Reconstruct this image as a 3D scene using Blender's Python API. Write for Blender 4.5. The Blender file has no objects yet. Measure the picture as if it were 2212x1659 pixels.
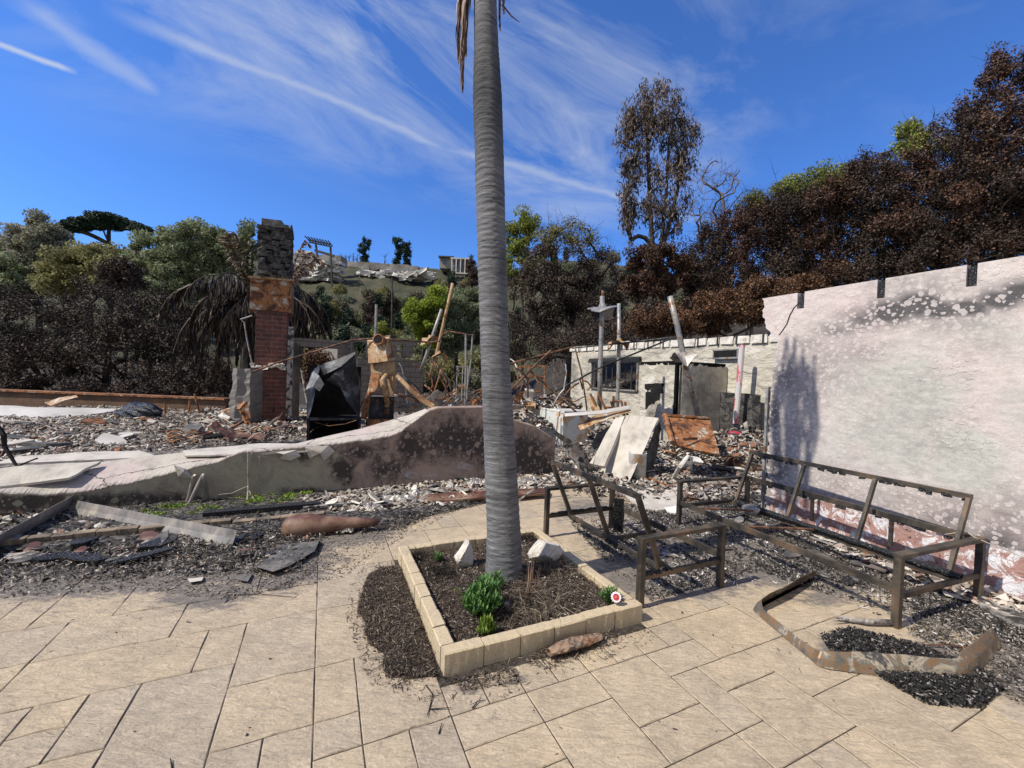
import bpy, math, random
import numpy as np
from mathutils import Vector, Matrix
sc = bpy.context.scene
RAD = math.radians
rng = np.random.default_rng(7)
random.seed(7)
# ------------------------------------------------------------------ camera
H, F, PI_, RO = 1.7, 888.0, RAD(.9195), RAD(2.086)
cp, sp, c_, s_ = math.cos(PI_), math.sin(PI_), math.cos(RO), math.sin(RO)
FW = np.array((0, cp, -sp)); RT = np.array((c_, s_*sp, s_*cp)); UP = np.array((-s_, c_*sp, c_*cp))
cam = bpy.data.objects.new('camera', bpy.data.cameras.new('camera'))
sc.collection.objects.link(cam); sc.camera = cam
m = Matrix(((RT[0], UP[0], -FW[0], 0), (RT[1], UP[1], -FW[1], 0), (RT[2], UP[2], -FW[2], H), (0, 0, 0, 1)))
cam.matrix_world = m
cam.data.sensor_width = 36; cam.data.lens = 888/2212*36
cam.data.clip_start = .05; cam.data.clip_end = 3000
# ------------------------------------------------------------------ sun and sky
SUN_AZ, SUN_EL = RAD(24.2), RAD(49)     # direction the light travels towards, from +X to +Y
sd = bpy.data.lights.new('sun', 'SUN'); sd.energy = 4.6; sd.angle = RAD(.55); sd.color = (1, .94, .84)
so = bpy.data.objects.new('sun', sd); sc.collection.objects.link(so)
tosun = Vector((-math.cos(SUN_AZ)*math.cos(SUN_EL), -math.sin(SUN_AZ)*math.cos(SUN_EL), math.sin(SUN_EL)))
so.rotation_euler = tosun.to_track_quat('Z', 'Y').to_euler(); so.location = (-20, -10, 30)
# ------------------------------------------------------------------ photo geometry helpers (measurements of the place)
def ray(x, y):
    return (x-1106)/F*RT - (y-829.5)/F*UP + FW
def G(x, y, z=0.):
    d = ray(x, y); t = (z-H)/d[2]; return Vector((d[0]*t, d[1]*t, z))
def D(x, y, Y):
    d = ray(x, y); t = Y/d[1]; return Vector((d[0]*t, Y, H+d[2]*t))
A_ = RAD(24.66); E1 = Vector((math.cos(A_), math.sin(A_), 0)); E2 = Vector((-math.sin(A_), math.cos(A_), 0)); EZ = Vector((0, 0, 1))
def W(u, v, z=0.): return E1*u + E2*v + EZ*z
def PU(x, y, u):
    d = ray(x, y); t = u/(d[0]*E1.x+d[1]*E1.y); return Vector((d[0]*t, d[1]*t, H+d[2]*t))
def PV(x, y, v):
    d = ray(x, y); t = v/(d[0]*E2.x+d[1]*E2.y); return Vector((d[0]*t, d[1]*t, H+d[2]*t))
def uvof(p): return (p.x*E1.x+p.y*E1.y, p.x*E2.x+p.y*E2.y)
def PX(P):      # numpy (N,3) -> px,py where each place stands in the survey photograph
    v = np.asarray(P, float)-np.array((0, 0, H)); w = np.maximum(v@FW, .05)
    return 1106+F*(v@RT)/w, 829.5-F*(v@UP)/w
# ------------------------------------------------------------------ node helpers
class NT:
    def __init__(s, t): s.t = t; s.n = t.nodes; s.l = t.links
    def new(s, ty, **k):
        n = s.n.new(ty)
        for a, b in k.items(): setattr(n, a, b)
        return n
    def put(s, sock, v):
        if isinstance(v, bpy.types.NodeSocket): s.l.new(v, sock)
        elif isinstance(v, (tuple, list)) and sock.type == 'RGBA': sock.default_value = tuple(v)[:3]+(1,)
        else: sock.default_value = v
    def co(s, kind='Object'): return s.new('ShaderNodeTexCoord').outputs[kind]
    def mapv(s, vec, scale=(1, 1, 1), rot=(0, 0, 0), loc=(0, 0, 0)):
        n = s.new('ShaderNodeMapping'); s.put(n.inputs[0], vec); n.inputs[1].default_value = loc
        n.inputs[2].default_value = rot; n.inputs[3].default_value = scale; return n.outputs[0]
    def noise(s, scale=5, detail=6, rough=.6, vec=None, dist=0, out='Fac'):
        n = s.new('ShaderNodeTexNoise'); s.put(n.inputs['Vector'], vec or s.co()); n.inputs['Scale'].default_value = scale
        n.inputs['Detail'].default_value = detail; n.inputs['Roughness'].default_value = rough
        n.inputs['Distortion'].default_value = dist; return n.outputs[out]
    def vor(s, scale=5, feature='F1', vec=None, rand=1, out='Distance'):
        n = s.new('ShaderNodeTexVoronoi', feature=feature); s.put(n.inputs['Vector'], vec or s.co())
        n.inputs['Scale'].default_value = scale; n.inputs['Randomness'].default_value = rand; return n.outputs[out]
    def ramp(s, fac, stops, interp='LINEAR'):
        n = s.new('ShaderNodeValToRGB'); s.put(n.inputs[0], fac); r = n.color_ramp; r.interpolation = interp
        while len(r.elements) < len(stops): r.elements.new(.5)
        for e, (p, c) in zip(r.elements, stops):
            e.position = p; e.color = (c if isinstance(c, (tuple, list)) else (c, c, c))[:3]+(1,)
        return n.outputs[0]
    def mix(s, f, a, b, mode='MIX'):
        n = s.new('ShaderNodeMix', data_type='RGBA', blend_type=mode); s.put(n.inputs[0], f)
        s.put(n.inputs[6], a if not isinstance(a, float) else (a, a, a)); s.put(n.inputs[7], b if not isinstance(b, float) else (b, b, b)); return n.outputs[2]
    def math(s, op, a, b=0., c=None, clamp=False):
        n = s.new('ShaderNodeMath', operation=op, use_clamp=clamp); s.put(n.inputs[0], a); s.put(n.inputs[1], b)
        if c is not None: s.put(n.inputs[2], c)
        return n.outputs[0]
    def mr(s, v, a, b, c=0., d=1.):
        n = s.new('ShaderNodeMapRange'); s.put(n.inputs[0], v)
        for i, q in enumerate((a, b, c, d)): n.inputs[i+1].default_value = q
        return n.outputs[0]
    def dots(s, scale, vec=None, warp=.03, rmin=.05, rmax=.38, soft=.06):
        vec = vec or s.co(); nz = s.new('ShaderNodeTexNoise'); s.put(nz.inputs['Vector'], vec); nz.inputs['Scale'].default_value = scale*.9
        a = s.new('ShaderNodeVectorMath', operation='MULTIPLY_ADD'); s.put(a.inputs[0], nz.outputs['Color']); a.inputs[1].default_value = (warp,)*3; s.put(a.inputs[2], vec)
        n = s.new('ShaderNodeTexVoronoi'); s.put(n.inputs['Vector'], a.outputs[0]); n.inputs['Scale'].default_value = scale
        sp_ = s.new('ShaderNodeSeparateColor'); s.put(sp_.inputs[0], n.outputs['Color']); rr = s.math('MULTIPLY_ADD', s.math('POWER', sp_.outputs[0], 1.3), rmax-rmin, rmin)
        q = s.math('DIVIDE', s.math('SUBTRACT', rr, n.outputs['Distance']), soft); return s.math('MINIMUM', s.math('MAXIMUM', q, 0.), 1.)
    def attr(s, name): return s.new('ShaderNodeAttribute', attribute_name=name).outputs['Fac']
    def island(s): return s.new('ShaderNodeNewGeometry').outputs['Random Per Island']
    def bump(s, h, strength=.5, dist=.02, prev=None):
        n = s.new('ShaderNodeBump'); n.inputs['Strength'].default_value = strength; n.inputs['Distance'].default_value = dist
        s.put(n.inputs['Height'], h)
        if prev is not None: s.put(n.inputs['Normal'], prev)
        return n.outputs[0]
def newmat(name):
    m = bpy.data.materials.new(name); m.use_nodes = True; t = NT(m.node_tree); t.n.clear()
    o = t.new('ShaderNodeOutputMaterial'); b = t.new('ShaderNodeBsdfPrincipled'); t.l.new(b.outputs[0], o.inputs[0])
    return m, t, b
def fin(t, b, col, rough=.8, nrm=None, metal=0., spec=.4):
    t.put(b.inputs['Base Color'], col); t.put(b.inputs['Roughness'], rough); t.put(b.inputs['Metallic'], metal)
    b.inputs['Specular IOR Level'].default_value = spec
    if nrm is not None: t.put(b.inputs['Normal'], nrm)
def simple(name, stops, scale=8, rough=.8, bs=30, bstr=.4, bd=.01, metal=0., detail=8, stretch=(1, 1, 1), dist=0., spec=.4):
    m, t, b = newmat(name); v = t.mapv(t.co(), stretch)
    c = t.ramp(t.mr(t.noise(scale, detail, .65, v, dist), .30, .70), stops)
    n = t.bump(t.noise(bs, 8, .7, v), bstr, bd)
    fin(t, b, c, rough, n, metal, spec); return m
def leafmat(name, cols, rough=.6, trans=.0, small=.25):
    m, t, b = newmat(name)
    st = [(i/len(cols), c) for i, c in enumerate(cols)]
    c = t.ramp(t.island(), st, 'CONSTANT')
    k = t.noise(small, 3, .6)
    c = t.mix(1., c, t.ramp(k, [(.3, (.6, .6, .6)), (.7, (1.35, 1.3, 1.25))]), 'MULTIPLY')
    fin(t, b, c, rough, None, 0., .25)
    if trans:
        o = [n for n in t.n if n.type == 'OUTPUT_MATERIAL'][0]
        tr = t.new('ShaderNodeBsdfTranslucent'); t.put(tr.inputs[0], c); mx = t.new('ShaderNodeMixShader'); mx.inputs[0].default_value = trans
        t.l.new(b.outputs[0], mx.inputs[1]); t.l.new(tr.outputs[0], mx.inputs[2]); t.l.new(mx.outputs[0], o.inputs[0])
    return m
# ------------------------------------------------------------------ world
w = bpy.data.worlds.new('World'); sc.world = w; w.use_nodes = True
t = NT(w.node_tree); t.n.clear()
wo = t.new('ShaderNodeOutputWorld'); bg = t.new('ShaderNodeBackground'); t.l.new(bg.outputs[0], wo.inputs[0])
sky = t.new('ShaderNodeTexSky', sky_type='NISHITA'); sky.sun_disc = False; sky.sun_elevation = SUN_EL
sky.sun_rotation = math.atan2(tosun.x, tosun.y); sky.altitude = 100; sky.air_density = 1.0; sky.dust_density = .15; sky.ozone_density = 3.0
skyc = t.mix(1., sky.outputs[0], (.50, .84, 1.40), 'MULTIPLY')
sepn = t.new('ShaderNodeSeparateXYZ'); t.put(sepn.inputs[0], t.co('Generated'))
zc = t.math('ADD', t.math('MAXIMUM', sepn.outputs[2], 0.), .12)
cx = t.math('DIVIDE', sepn.outputs[0], zc); cy = t.math('DIVIDE', sepn.outputs[1], zc)
cmb = t.new('ShaderNodeCombineXYZ'); t.put(cmb.inputs[0], cx); t.put(cmb.inputs[1], cy)
def skyuv(x, y):
    d = ray(x, y); d = d/np.linalg.norm(d); z = max(d[2], 0)+.12; return d[0]/z, d[1]/z
n0 = ray(330, 60); n1 = ray(960, 320); n0 = n0/np.linalg.norm(n0); n1 = n1/np.linalg.norm(n1); ca = Vector(n1-n0).normalized(); cc = Vector(n0+n1).normalized(); cb_ = cc.cross(ca).normalized()
def sdir(ax, k):
    n = t.new('ShaderNodeVectorMath', operation='DOT_PRODUCT'); t.put(n.inputs[0], t.co('Generated')); n.inputs[1].default_value = tuple(Vector(ax)*k); return n.outputs['Value']
cv = t.new('ShaderNodeCombineXYZ'); t.put(cv.inputs[0], sdir(ca*.8+cb_*.35, 1.3)); t.put(cv.inputs[1], sdir(cb_, 3.6)); t.put(cv.inputs[2], sdir(cc, 2.2))
streak = t.noise(1.5, 10, .64, cv.outputs[0], .9)
veil = t.noise(.85, 5, .55, t.mapv(cmb.outputs[0], (1, 1, 1), loc=(3.1, 1.2, 0)))
def linemask(p, q, wd, soft=1.):
    (x0, y0), (x1, y1) = skyuv(*p), skyuv(*q); L = math.hypot(x1-x0, y1-y0); nx, ny = -(y1-y0)/L, (x1-x0)/L
    d = t.math('ADD', t.math('MULTIPLY', cx, nx), t.math('MULTIPLY_ADD', cy, ny, -(x0*nx+y0*ny)))
    wob = t.math('MULTIPLY', t.math('SUBTRACT', t.noise(2.5, 6, .7, cmb.outputs[0]), .5), wd*2.2)
    d = t.math('ABSOLUTE', t.math('ADD', d, wob))
    a = t.math('DIVIDE', t.math('ADD', t.math('MULTIPLY', cx, (x1-x0)/L), t.math('MULTIPLY_ADD', cy, (y1-y0)/L, -(x0*(x1-x0)+y0*(y1-y0))/L)), L)
    ends = t.math('MULTIPLY', t.mr(a, -.12, .1), t.mr(a, 1.12, .9))
    return t.math('MULTIPLY', t.mr(d, wd, wd*.1), ends)
def blob(p, r, amp):
    x0, y0 = skyuv(*p)
    dx = t.math('SUBTRACT', cx, x0); dy = t.math('SUBTRACT', cy, y0)
    d = t.math('SQRT', t.math('ADD', t.math('MULTIPLY', dx, dx), t.math('MULTIPLY', dy, dy)))
    return t.mr(d, r, 0., 0., amp)
dens = t.math('ADD', blob((860, 130), .85, .72), blob((430, 60), .7, .22))
dens = t.math('ADD', dens, blob((1230, 290), .75, 1.0)); dens = t.math('ADD', dens, blob((700, 210), .5, .2))
dens = t.math('ADD', dens, blob((2120, 50), .45, .3)); dens = t.math('ADD', dens, blob((140, 90), .5, .2))
dens = t.math('ADD', dens, blob((1290, 440), .5, .25))
cl = t.math('MULTIPLY', t.mr(streak, .45, .72), t.math('MINIMUM', dens, .9))
cl = t.math('MULTIPLY', cl, t.mr(veil, .3, .6, .45, 1.))
for p, q, wd, am in (((330, 60), (960, 320), .042, .5), ((-60, 75), (150, 150), .02, .7), ((960, 320), (1480, 470), .05, .45), ((60, 10), (330, 200), .06, .35)):
    cl = t.math('MAXIMUM', cl, t.math('MULTIPLY', linemask(p, q, wd), am))
cl = t.math('MINIMUM', cl, .8)
bv_ = t.math('MULTIPLY', t.mr(sepn.outputs[1], .0, -.35), t.math('MULTIPLY', t.mr(veil, .25, .6, .55, 1.), .8))   # warm-white veil added to the unseen sky behind the camera, neutralises blue fill
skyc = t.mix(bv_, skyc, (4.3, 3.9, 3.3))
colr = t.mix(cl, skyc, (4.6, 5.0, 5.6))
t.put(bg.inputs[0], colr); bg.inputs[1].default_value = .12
sc.view_settings.view_transform = 'Standard'; sc.view_settings.look = 'None'; sc.view_settings.exposure = .22; sc.view_settings.gamma = 1
sc.cycles.max_bounces = 6; sc.cycles.transparent_max_bounces = 8
# ------------------------------------------------------------------ mesh helpers
class MB:
    def __init__(s): s.v = []; s.f = []; s.A = []
    def add(s, vs, fs):
        o = len(s.v); s.v += [tuple(p) for p in vs]; s.f += [tuple(i+o for i in f) for f in fs]; return s
    def box(s, c, size, R=None, jit=0., taper=1.):
        R = R or (E1, E2, EZ); c = Vector(c); vs = []
        for dz in (-.5, .5):
            for dx, dy in ((-.5, -.5), (.5, -.5), (.5, .5), (-.5, .5)):
                k = taper if dz > 0 else 1
                p = c+R[0]*size[0]*dx*k+R[1]*size[1]*dy*k+R[2]*size[2]*dz
                if jit: p += Vector([random.uniform(-jit, jit) for _ in range(3)])
                vs.append(p)
        return s.add(vs, [(3, 2, 1, 0), (4, 5, 6, 7), (0, 1, 5, 4), (1, 2, 6, 5), (2, 3, 7, 6), (3, 0, 4, 7)])
    def bar(s, a, b, w, h, up=EZ):
        a, b = Vector(a), Vector(b); d = (b-a); L = d.length; d.normalize(); side = d.cross(up)
        if side.length < 1e-4: side = d.cross(E1)
        side.normalize(); u2 = side.cross(d); return s.box((a+b)/2, (L, w, h), (d, side, u2))
    def tube(s, pts, r, n=6, caps=True, jit=0.):
        pts = [Vector(p) for p in pts]; k = len(pts); rs = list(r) if hasattr(r, '__len__') else [r]*k
        vs, fs = [], []; prev = None
        for i, p in enumerate(pts):
            d = (pts[min(i+1, k-1)]-pts[max(i-1, 0)]);
            if d.length < 1e-6: d = EZ.copy()
            d.normalize()
            if prev is None:
                a = d.cross(EZ if abs(d.z) < .9 else E1); a.normalize()
            else:
                a = prev-d*prev.dot(d)
                if a.length < 1e-5: a = d.cross(E1)
                a.normalize()
            prev = a; b2 = d.cross(a)
            for j in range(n):
                th = 2*math.pi*j/n; rr = rs[i]*(1+random.uniform(-jit, jit) if jit else 1)
                vs.append(p+a*math.cos(th)*rr+b2*math.sin(th)*rr)
        for i in range(k-1):
            for j in range(n):
                fs.append((i*n+j, i*n+(j+1) % n, (i+1)*n+(j+1) % n, (i+1)*n+j))
        if caps: fs.append(tuple(range(n-1, -1, -1))); fs.append(tuple((k-1)*n+j for j in range(n)))
        return s.add(vs, fs)
    def sheet(s, grid, th=0., nrm=None):       # grid rows of points -> sheet, optionally thick along nrm
        R, C = len(grid), len(grid[0]); vs = [Vector(p) for r in grid for p in r]
        fs = [(i*C+j, i*C+j+1, (i+1)*C+j+1, (i+1)*C+j) for i in range(R-1) for j in range(C-1)]
        if th:
            n = Vector(nrm)*th; N = len(vs); vs += [p-n for p in vs[:N]]
            fs += [tuple(N+k for k in reversed(f)) for f in fs]
            edge = [(0, j) for j in range(C)]+[(i, C-1) for i in range(1, R)]+[(R-1, j) for j in range(C-2, -1, -1)]+[(i, 0) for i in range(R-2, 0, -1)]
            e = [i*C+j for i, j in edge]
            for a, b in zip(e, e[1:]+e[:1]): fs.append((b, a, a+N, b+N))
        return s.add(vs, fs)
    def lathe(s, base, prof, n=20, axis=EZ, wob=0.):
        axis = Vector(axis).normalized(); a = axis.cross(E1 if abs(axis.dot(E1)) < .9 else E2).normalized(); b = axis.cross(a); vs, fs = [], []
        for (r, z) in prof:
            for j in range(n):
                th = 2*math.pi*j/n; k = r*(1+random.uniform(-wob, wob)); vs.append(Vector(base)+axis*z+a*math.cos(th)*k+b*math.sin(th)*k)
        for i in range(len(prof)-1):
            for j in range(n): fs.append((i*n+j, i*n+(j+1) % n, (i+1)*n+(j+1) % n, (i+1)*n+j))
        return s.add(vs, fs)
    def arr(s, V, Fq):
        o = len(s.v)+sum(len(a[0]) for a in s.A); s.A.append((np.asarray(V, np.float32), np.asarray(Fq)+o)); return s
OFF = {}
def link(o): sc.collection.objects.link(o)
def setp(o, label=None, cat=None, group=None, kind=None):
    if label: o['label'] = label
    if cat: o['category'] = cat
    if group: o['group'] = group
    if kind: o['kind'] = kind
    return o
def thing(name, label, cat, loc, group=None):
    o = bpy.data.objects.new(name, None); link(o); o.location = loc; o.empty_display_size = .1
    OFF[o.name] = Vector(loc); return setp(o, label, cat, group)
def mesh(name, mb, mt, parent=None, loc=None, smooth=False, bevel=0., attrs=None, label=None):
    V = np.array(mb.v, dtype=np.float32).reshape(-1, 3)
    if mb.A: V = np.concatenate([V]+[a[0] for a in mb.A])
    off = OFF[parent.name] if parent is not None else Vector(loc if loc is not None else (0, 0, 0))
    V = V-np.array(off, dtype=np.float32)
    me = bpy.data.meshes.new(name); me.materials.append(mt)
    if mb.A and not mb.f:
        Q = np.concatenate([a[1] for a in mb.A]).astype(np.int32); k4 = Q.shape[1]; me.vertices.add(len(V)); me.vertices.foreach_set('co', V.ravel())
        me.loops.add(Q.size); me.loops.foreach_set('vertex_index', Q.ravel()); me.polygons.add(len(Q)); me.polygons.foreach_set('loop_start', np.arange(0, Q.size, k4, dtype=np.int32)); me.update(calc_edges=True)
    else: me.from_pydata(V.tolist(), [], mb.f+[tuple(f) for a in mb.A for f in a[1].tolist()])
    if smooth: me.polygons.foreach_set('use_smooth', [True]*len(me.polygons))
    if attrs:
        for k, a in attrs.items():
            at = me.attributes.new(k, 'FLOAT', 'POINT'); at.data.foreach_set('value', np.asarray(a, dtype=np.float32))
    me.update()
    o = bpy.data.objects.new(name, me); link(o)
    if parent is not None: o.parent = parent
    else: o.location = off
    OFF[o.name] = off
    if bevel:
        b = o.modifiers.new('bevel', 'BEVEL'); b.width = bevel; b.segments = 2; b.limit_method = 'ANGLE'
    if label: o['label'] = label
    return o
def one(name, mb, mt, label, cat, loc, group=None, **k):
    return setp(mesh(name, mb, mt, None, loc, **k), label, cat, group)
def fnoise(x, y, seed=0):       # cheap smooth value noise (vectorised)
    x = np.asarray(x, float); y = np.asarray(y, float)
    def h(i, j): 
        k = np.sin(i*127.1+j*311.7+seed*74.7)*43758.5453; return k-np.floor(k)
    i, j = np.floor(x), np.floor(y); fx, fy = x-i, y-j; fx = fx*fx*(3-2*fx); fy = fy*fy*(3-2*fy)
    return (h(i, j)*(1-fx)+h(i+1, j)*fx)*(1-fy)+(h(i, j+1)*(1-fx)+h(i+1, j+1)*fx)*fy
def fbm(x, y, seed=0, o=4):
    r = 0; a = .5; 
    for k in range(o): r = r+a*fnoise(np.asarray(x)*2**k, np.asarray(y)*2**k, seed+k); a *= .5
    return r/(1-.5**o)
def pmask(px, py, bl):      # sum of soft blobs (x, y, rx, ry, amp)
    r = np.zeros_like(px)
    for x, y, rx, ry, a in bl: r = np.maximum(r, a*np.exp(-(((px-x)/rx)**2+((py-y)/ry)**2)))
    return r
def inpoly(px, py, poly):
    r = np.zeros(px.shape, bool); n = len(poly)
    for i in range(n):
        x0, y0 = poly[i]; x1, y1 = poly[(i+1) % n]
        if y0 == y1: continue
        c = ((y0 > py) != (y1 > py)) & (px < (x1-x0)*(py-y0)/(y1-y0)+x0); r ^= c
    return r
# ------------------------------------------------------------------ materials
def soilbits(name, cols, scale=40):
    m, t, b = newmat(name); c = t.ramp(t.vor(scale, out='Color'), [(i/len(cols), c) for i, c in enumerate(cols)], 'CONSTANT')
    big = t.noise(1.7, 5, .6); c = t.mix(1., c, t.ramp(big, [(.3, (.55, .55, .55)), (.7, (1.3, 1.27, 1.2))]), 'MULTIPLY')
    fin(t, b, c, .9, t.bump(t.noise(50, 8, .8), .9, .03)); return m
M = {}
def paver_mat():
    m, t, b = newmat('tan_paver'); co = t.co()
    base = t.ramp(t.island(), [(0, (.45, .36, .25)), (.25, (.50, .40, .27)), (.5, (.41, .34, .255)), (.75, (.52, .41, .265)), (1, (.385, .32, .245))])
    patch = t.noise(2.6, 8, .65, co, .5); c = t.mix(t.mr(patch, .42, .62, 0., .55), base, (.33, .265, .185))
    c = t.mix(t.mr(t.noise(8, 9, .75, t.mapv(co, (1, 2.4, 1), (0, 0, .9)), 1.2), .48, .64, 0., .55), c, (.62, .50, .35)); c = t.mix(t.mr(t.noise(11, 9, .75, t.mapv(co, (1, 2.6, 1), (0, 0, .9), (3, 3, 0)), 1.2), .5, .66, 0., .5), c, (.27, .225, .17))
    sp = t.noise(70, 8, .75, co); c = t.mix(1., c, t.ramp(sp, [(.32, (.72, .71, .70)), (.5, (1, 1, 1)), (.68, (1.16, 1.15, 1.12))]), 'MULTIPLY')
    c = t.mix(t.mr(t.vor(38, vec=co), .10, .05), c, (.12, .1, .08))
    st = t.math('MULTIPLY', t.mr(t.noise(1.1, 10, .78, co, 1.), .5, .66), t.mr(t.noise(14, 8, .8, co), .46, .6)); c = t.mix(t.math('MULTIPLY', st, .5), c, (.2, .165, .13))
    d = t.attr('dirt'); dn = t.noise(7, 10, .75, t.mapv(co, (1, 2.2, 1), (0, 0, A_)), .6)
    k = t.mr(t.math('ADD', d, t.math('MULTIPLY', t.math('SUBTRACT', dn, .5), 1.5)), .38, .60)
    c = t.mix(t.math('MULTIPLY', k, .88), c, t.ramp(t.noise(30, 8, .8, co), [(.3, (.05, .047, .045)), (.55, (.17, .15, .135)), (.75, (.3, .27, .24))]))
    hgt = t.math('ADD', t.noise(9, 9, .6, t.mapv(co, (1, 3, 1), (0, 0, .9)), 1.), t.math('MULTIPLY', sp, .35))
    fin(t, b, c, .75, t.bump(hgt, .9, .017), 0., .3); return m
M['paver'] = paver_mat()
def block_mat():
    m, t, b = newmat('tan_edging'); co = t.co()
    c = t.ramp(t.island(), [(0, (.50, .41, .27)), (.5, (.55, .45, .29)), (1, (.46, .38, .26))])
    c = t.mix(t.mr(t.noise(6, 8, .7, co, .5), .45, .7, 0., .5), c, (.40, .33, .26))
    sp = t.noise(80, 6, .8, co); c = t.mix(1., c, t.ramp(sp, [(.3, (.75, .74, .72)), (.65, (1.12, 1.1, 1.08))]), 'MULTIPLY')
    fin(t, b, c, .8, t.bump(t.noise(18, 9, .7, co), .6, .02)); return m
M['block'] = block_mat()
M['dirtyblock'] = simple('dirty_edging', [(.1, (.06, .05, .042)), (.45, (.2, .155, .11)), (.8, (.34, .26, .17))], 5, .85, 20, .6, .02)
M['joint'] = simple('joint_sand', [(.2, (.02, .017, .015)), (.8, (.07, .056, .045))], 30)
M['soil'] = soilbits('dark_soil', [(.02, .015, .012), (.05, .036, .028), (.035, .027, .02), (.09, .06, .045), (.16, .12, .09), (.03, .022, .017)], 55)
M['ash'] = soilbits('ash_ground', [(.06, .055, .05), (.16, .14, .13), (.28, .25, .23), (.1, .09, .08), (.42, .39, .36), (.05, .045, .04), (.2, .16, .13)], 26)
M['char_ground'] = soilbits('char_ground', [(.012, .012, .012), (.035, .032, .03), (.02, .02, .02), (.09, .08, .072), (.2, .18, .16), (.03, .028, .026)], 34)
M['mulch'] = leafmat('mulch_bits', [(.035, .027, .022), (.09, .065, .048), (.025, .02, .018), (.18, .13, .095), (.06, .044, .034), (.32, .27, .21), (.05, .038, .03), (.12, .10, .085)], .85)
M['ashmix'] = leafmat('burnt_ash_litter', [(.025, .023, .022), (.06, .055, .05), (.15, .14, .13), (.035, .03, .028), (.28, .26, .23), (.09, .08, .07), (.02, .02, .02), (.4, .37, .33), (.11, .085, .065)], .85)
M['char'] = leafmat('charcoal_bits', [(.012, .012, .013), (.03, .03, .03), (.018, .018, .018), (.06, .055, .05), (.015, .015, .016), (.28, .26, .24), (.03, .025, .02), (.022, .022, .022)], .6)
M['rubble'] = leafmat('pale_rubble_bits', [(.36, .33, .28), (.12, .1, .09), (.48, .45, .40), (.28, .25, .22), (.05, .045, .04), (.35, .29, .25), (.54, .51, .46), (.2, .15, .12), (.03, .03, .03), (.24, .22, .2), (.45, .42, .37), (.3, .27, .23), (.5, .47, .43), (.19, .1, .065)], .85)
M['chip'] = leafmat('ash_flakes', [(.5, .49, .47), (.3, .28, .26), (.62, .6, .58), (.15, .14, .13), (.05, .05, .05), (.38, .34, .3)], .85)
def palm_mat():
    m, t, b = newmat('ringed_palm_bark'); co = t.co(); z = t.mapv(co, (2.2, 2.2, 34))
    n = t.noise(1.3, 9, .7, z, .4); f = t.noise(60, 8, .8, co)
    c = t.ramp(n, [(.34, (.06, .06, .062)), (.45, (.145, .145, .15)), (.56, (.19, .19, .195)), (.7, (.27, .27, .27))])
    c = t.mix(1., c, t.ramp(f, [(.3, (.75, .75, .75)), (.7, (1.2, 1.2, 1.2))]), 'MULTIPLY')
    c = t.mix(t.math('MULTIPLY', t.attr('char'), .75), c, (.02, .02, .021))
    h = t.math('ADD', n, t.math('MULTIPLY', f, .2)); fin(t, b, c, .75, t.bump(h, .8, .02), 0., .3); return m
M['palm'] = palm_mat()
M['bark'] = simple('charred_bark', [(.3, (.012, .011, .010)), (.55, (.035, .03, .026)), (.75, (.085, .07, .06))], 3, .85, 20, .6, .03, stretch=(1, 1, .3))
M['bark2'] = simple('grey_brown_bark', [(.3, (.05, .04, .032)), (.55, (.12, .095, .075)), (.75, (.2, .17, .14))], 3, .85, 20, .6, .03, stretch=(1, 1, .3))
M['bark3'] = simple('dark_trunk', [(.3, (.03, .025, .02)), (.7, (.09, .075, .06))], 3, .85)
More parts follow.
